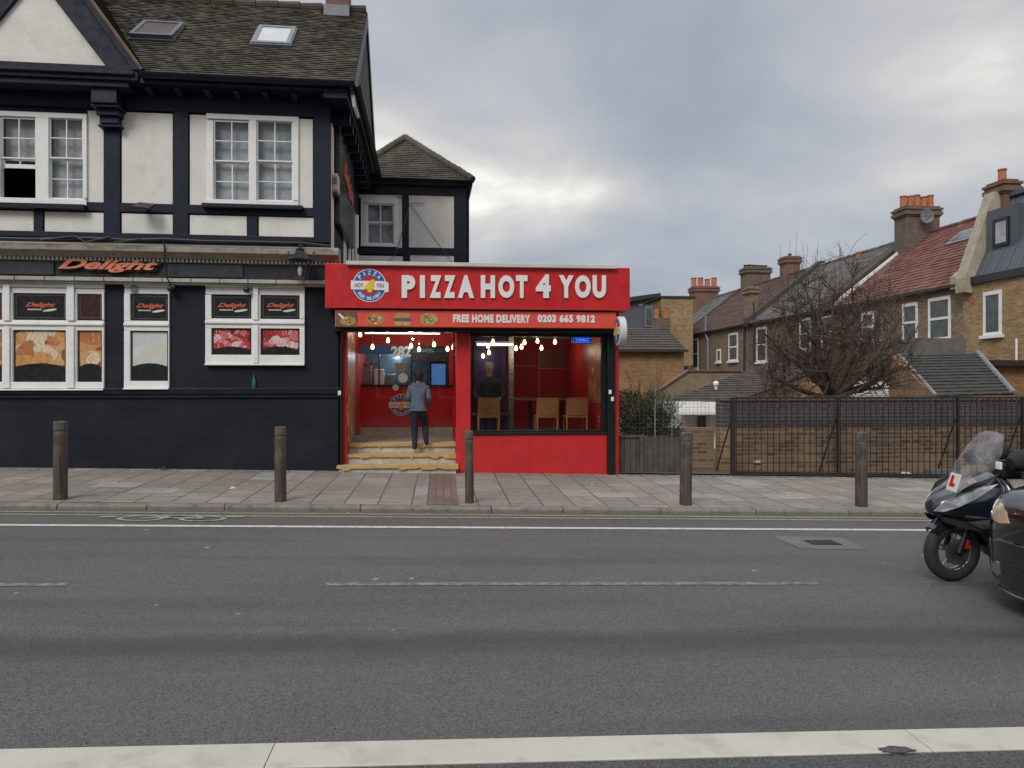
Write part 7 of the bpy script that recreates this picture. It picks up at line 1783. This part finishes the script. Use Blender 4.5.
# L plate on the screen
a_ = SC.hv(948, 490, -.19); m_ = MB()
def plate(pts, v, d_, mt, nm, par=None):
    A_ = [SC.hv(x, y, v) for x, y in pts]; m_ = MB(); m_.prism(A_, v-d_, v); return m_.build(nm, M[mt], mo, parent=par)
pp = plate([(946, 489), (956, 492.5), (961.5, 475), (951.5, 472)], -.20, .004, 'signwhite', 'learner_plate')
M['lred'] = mat('red letter', (.65,.02,.015), .4, bump=0)
plate([(948.6, 485.4), (953.8, 487), (954.8, 483.6), (952.3, 482.8), (954.6, 475.6), (952, 474.8)], -.2045, .003, 'lred', 'learner_letter', pp)
plate([(968, 484), (976, 482), (974, 478), (966.5, 481)], -.215, .004, 'pinklitter', 'sticker')
# handlebar, mirrors, hand muffs
hu_, hz_ = SC.hv(996, 462, 0)
m_ = MB(); m_.tube([(hu_+.12, -.36, hz_+.02), (hu_+.02, -.2, hz_+.03), (hu_, 0, hz_), (hu_+.02, .2, hz_+.03), (hu_+.12, .36, hz_+.02)], .014, 8); m_.build('handlebar', M['blackframe'], mo, smooth=True)
for s in (-1, 1):
    m_ = MB(); c = Vector((hu_+.02, s*.24, hz_+.03)); 
    m_.tube([c+Vector((-.10, 0, -.02)), c+Vector((-.04, 0, .0)), c+Vector((.08, s*.03, .02)), c+Vector((.22, s*.06, .03)), c+Vector((.32, s*.08, .04))], [.05, .085, .10, .095, .085], 14); m_.build('hand_muff', M['fabric'], mo, smooth=True)
    m_ = MB(); m_.tube([(hu_-.02, s*.14, hz_+.0), (hu_-.06, s*.2, hz_+.06)], .008, 6); m_.ell((hu_-.06, s*.24, hz_+.06), .012, .05, .035, 12, 8); m_.build('mirror', M['black_pl'], mo, smooth=True)
u, z = SC.hv(997, 465, -.2); m_ = MB(); m_.box(u-.02, u+.0, -.26, -.2, z-.035, z+.03); m_.build('brake_reservoir', M['signwhite'], mo, bev=.008)
m_ = MB(); m_.box(hu_-.02, hu_+.16, -.12, .12, hz_-.14, hz_+.01); m_.build('dashboard', M['black_pl'], mo, bev=.03)
m_ = MB(); m_.tube([(.95, -.12, Z(.22)), (.9, -.25, Z(.03)), (.86, -.27, Z(.0))], .012, 6); m_.build('side_stand', M['black_pl'], mo)
# ================================================================== CAR (front corner in frame)
CY = 5.05; cx0 = 3.66
CA = Frame(cx0, CY, ST.t); cg = G(cx0)-.03
M['carpaint'] = mat('black car paint', (.008,.009,.011), .18, bump=0, coat=1); M['carlamp'] = mat('car headlight with warm reflection tint', (.62,.52,.38), .12, (.42,.32,.20), 14, bump=0, coat=1); M['chrome'] = mat('chrome', (.55,.56,.57), .15, metal=1, bump=0)  # a warm reflection on the headlight is painted into its colour
ca = T('parked_car', 'black car of which only the front corner shows at the right edge', 'car', CA, 2.1, 0, cg)
Zc = lambda h: cg+h
def crow(u, hw, zs_): # section: bottom, sill, belt, shoulder, top
    return [(u, -hw*f, Zc(z)) for f, z in zs_]
def section(u, hw, zb_, zm, zt_, round_=.85):
    """closed outline from centre bottom round to centre top (half), widths as fractions"""
    return [(u, hw*.0, Zc(zb_)), (u, hw*.82, Zc(zb_)), (u, hw*.97, Zc(zb_+.10)), (u, hw, Zc(zm)), (u, hw*.965, Zc(zt_-.14)), (u, hw*round_, Zc(zt_-.03)), (u, hw*.45, Zc(zt_)), (u, 0, Zc(zt_+.008))]
def loftc(mb, secs):
    n = len(secs[0]); vs = []
    for s in secs:
        vs += [(u, -y, z) for u, y, z in s]; vs += [(u, y, z) for u, y, z in reversed(s[1:-1])]
    m = 2*n-2; fs = [(i*m+k, i*m+(k+1)%m, (i+1)*m+(k+1)%m, (i+1)*m+k) for i in range(len(secs)-1) for k in range(m)]
    fs += [list(range(m-1,-1,-1)), [(len(secs)-1)*m+k for k in range(m)]]; mb.add(vs, fs)
m_ = MB()
loftc(m_, [section(0.0, .30, .22, .42, .76), section(.02, .52, .18, .45, .82), section(.09, .70, .16, .5, .88), section(.22, .81, .15, .55, .94), section(.45, .87, .16, .58, .98), section(.8, .89, .18, .6, 1.02), section(1.25, .895, .18, .62, 1.05), section(2.2, .90, .18, .62, 1.06), section(3.3, .90, .18, .62, 1.06), section(3.95, .86, .2, .64, 1.0), section(4.25, .78, .24, .6, .9), section(4.32, .6, .3, .55, .8)])
o = body_ = m_.build('body', M['carpaint'], ca, smooth=True); o.modifiers.new('sub', 'SUBSURF').levels = 2; o.modifiers['sub'].render_levels = 2
def cabin(mb, g=0):
    S = [(1.15, .70, .97), (1.75, .62, 1.42), (2.5, .60, 1.49), (3.3, .58, 1.44), (3.95, .66, 1.02)]
    vs = []
    for u, hw, z in S: vs += [(u, -hw-.14*(1.5-z)/.5, Zc(.95)), (u, -hw, Zc(z)), (u, hw, Zc(z)), (u, hw+.14*(1.5-z)/.5, Zc(.95))]
    mb.add(vs, [(i*4+k, i*4+(k+1)%4, (i+1)*4+(k+1)%4, (i+1)*4+k) for i in range(4) for k in range(4)] + [(3,2,1,0), (16,17,18,19)])
m_ = MB(); cabin(m_); m_.build('windows', M['winglass'], ca, smooth=True)
m_ = MB(); S = [(1.72, .60, 1.44), (2.5, .60, 1.505), (3.35, .57, 1.45)]; vs = []
for u, hw, z in S: vs += [(u, -hw, Zc(z-.03)), (u, -hw*.8, Zc(z+.012)), (u, hw*.8, Zc(z+.012)), (u, hw, Zc(z-.03))]
m_.add(vs, [(i*4+k, i*4+(k+1)%4, (i+1)*4+(k+1)%4, (i+1)*4+k) for i in range(2) for k in range(4)] + [(3,2,1,0), (8,9,10,11)]); m_.build('roof', M['carpaint'], ca, smooth=True)
from mathutils.bvhtree import BVHTree
bpy.context.view_layer.update(); dg_ = bpy.context.evaluated_depsgraph_get(); ev_ = body_.evaluated_get(dg_); me_ = ev_.to_mesh()
bv_ = BVHTree.FromPolygons([v.co + ca.off for v in me_.vertices], [list(p.vertices) for p in me_.polygons]); ev_.to_mesh_clear()
def nose(y, z):
    """point of the car's front surface at width y, height z"""
    h_ = bv_.ray_cast(Vector((-2, y, Zc(z))), Vector((1, 0, 0)))[0]
    return h_.x if h_ is not None else .6
for s in (-1, 1):
    out_ = [(.36, .70), (.48, .68), (.60, .69), (.70, .72), (.77, .78), (.72, .835), (.62, .845), (.50, .82), (.40, .77)]; n = len(out_)
    A_ = [(nose(s*y, z)-.006, s*y, Zc(z)) for y, z in out_]; B_ = [(u+.05, y, z) for u, y, z in A_]
    cc_ = (nose(s*.58, .76)-.02, s*.58, Zc(.76)); m_ = MB()
    m_.add(A_+B_+[cc_], [(i, (i+1)%n, 2*n) for i in range(n)] + [list(range(2*n-1, n-1, -1))] + [(i, (i+1)%n, (i+1)%n+n, i+n) for i in range(n)]); m_.build('headlight', M['carlamp'], ca, smooth=True)
    m_ = MB(); m_.lathe((nose(s*.50, .34)-.008, s*.50, Zc(.34)), [(.05, 0), (.055, .012), (.06, .08)], 16, 'x'); m_.build('fog_lamp', M['chrome'], ca, smooth=True)
m_ = MB()
ys_ = [-.55+.1*k for k in range(12)]
for k in range(4): z = .25+k*.05; m_.tube([(nose(y, z)-.004, y, Zc(z)) for y in ys_[1:-1]], .007, 6)
m_.build('lower_grille', M['rim'], ca)
m_ = MB(); m_.tube([(nose(y, .20)-.012, y, Zc(.185)) for y in (-.8, -.7, -.55, -.3, 0, .3, .55, .7, .8)], .011, 6); m_.build('bumper_lip', M['rimlight'], ca, smooth=True)
m_ = MB(); m_.tube([(nose(y, .56)-.002, y, Zc(.56)) for y in (-.48, -.3, 0, .3, .48)], .010, 6); m_.build('grille_bar', M['chrome'], ca, smooth=True)
for cu in (.82, 3.45):
    for s in (-1, 1):
        m_ = MB(); m_.lathe((cu, s*.80-.1, Zc(.32)), [(.24, 0), (.31, .01), (.32, .04), (.32, .16), (.31, .19), (.24, .2)], 28, 'y'); w_ = m_.build('wheel', M['tyre'], ca, smooth=True)
        m_ = MB(); yy = s*.905; m_.lathe((cu, yy-.008, Zc(.32)), [(.22, 0), (.22, .016)], 24, 'y'); m_.build('hubcap', M['rim'], ca, parent=w_)
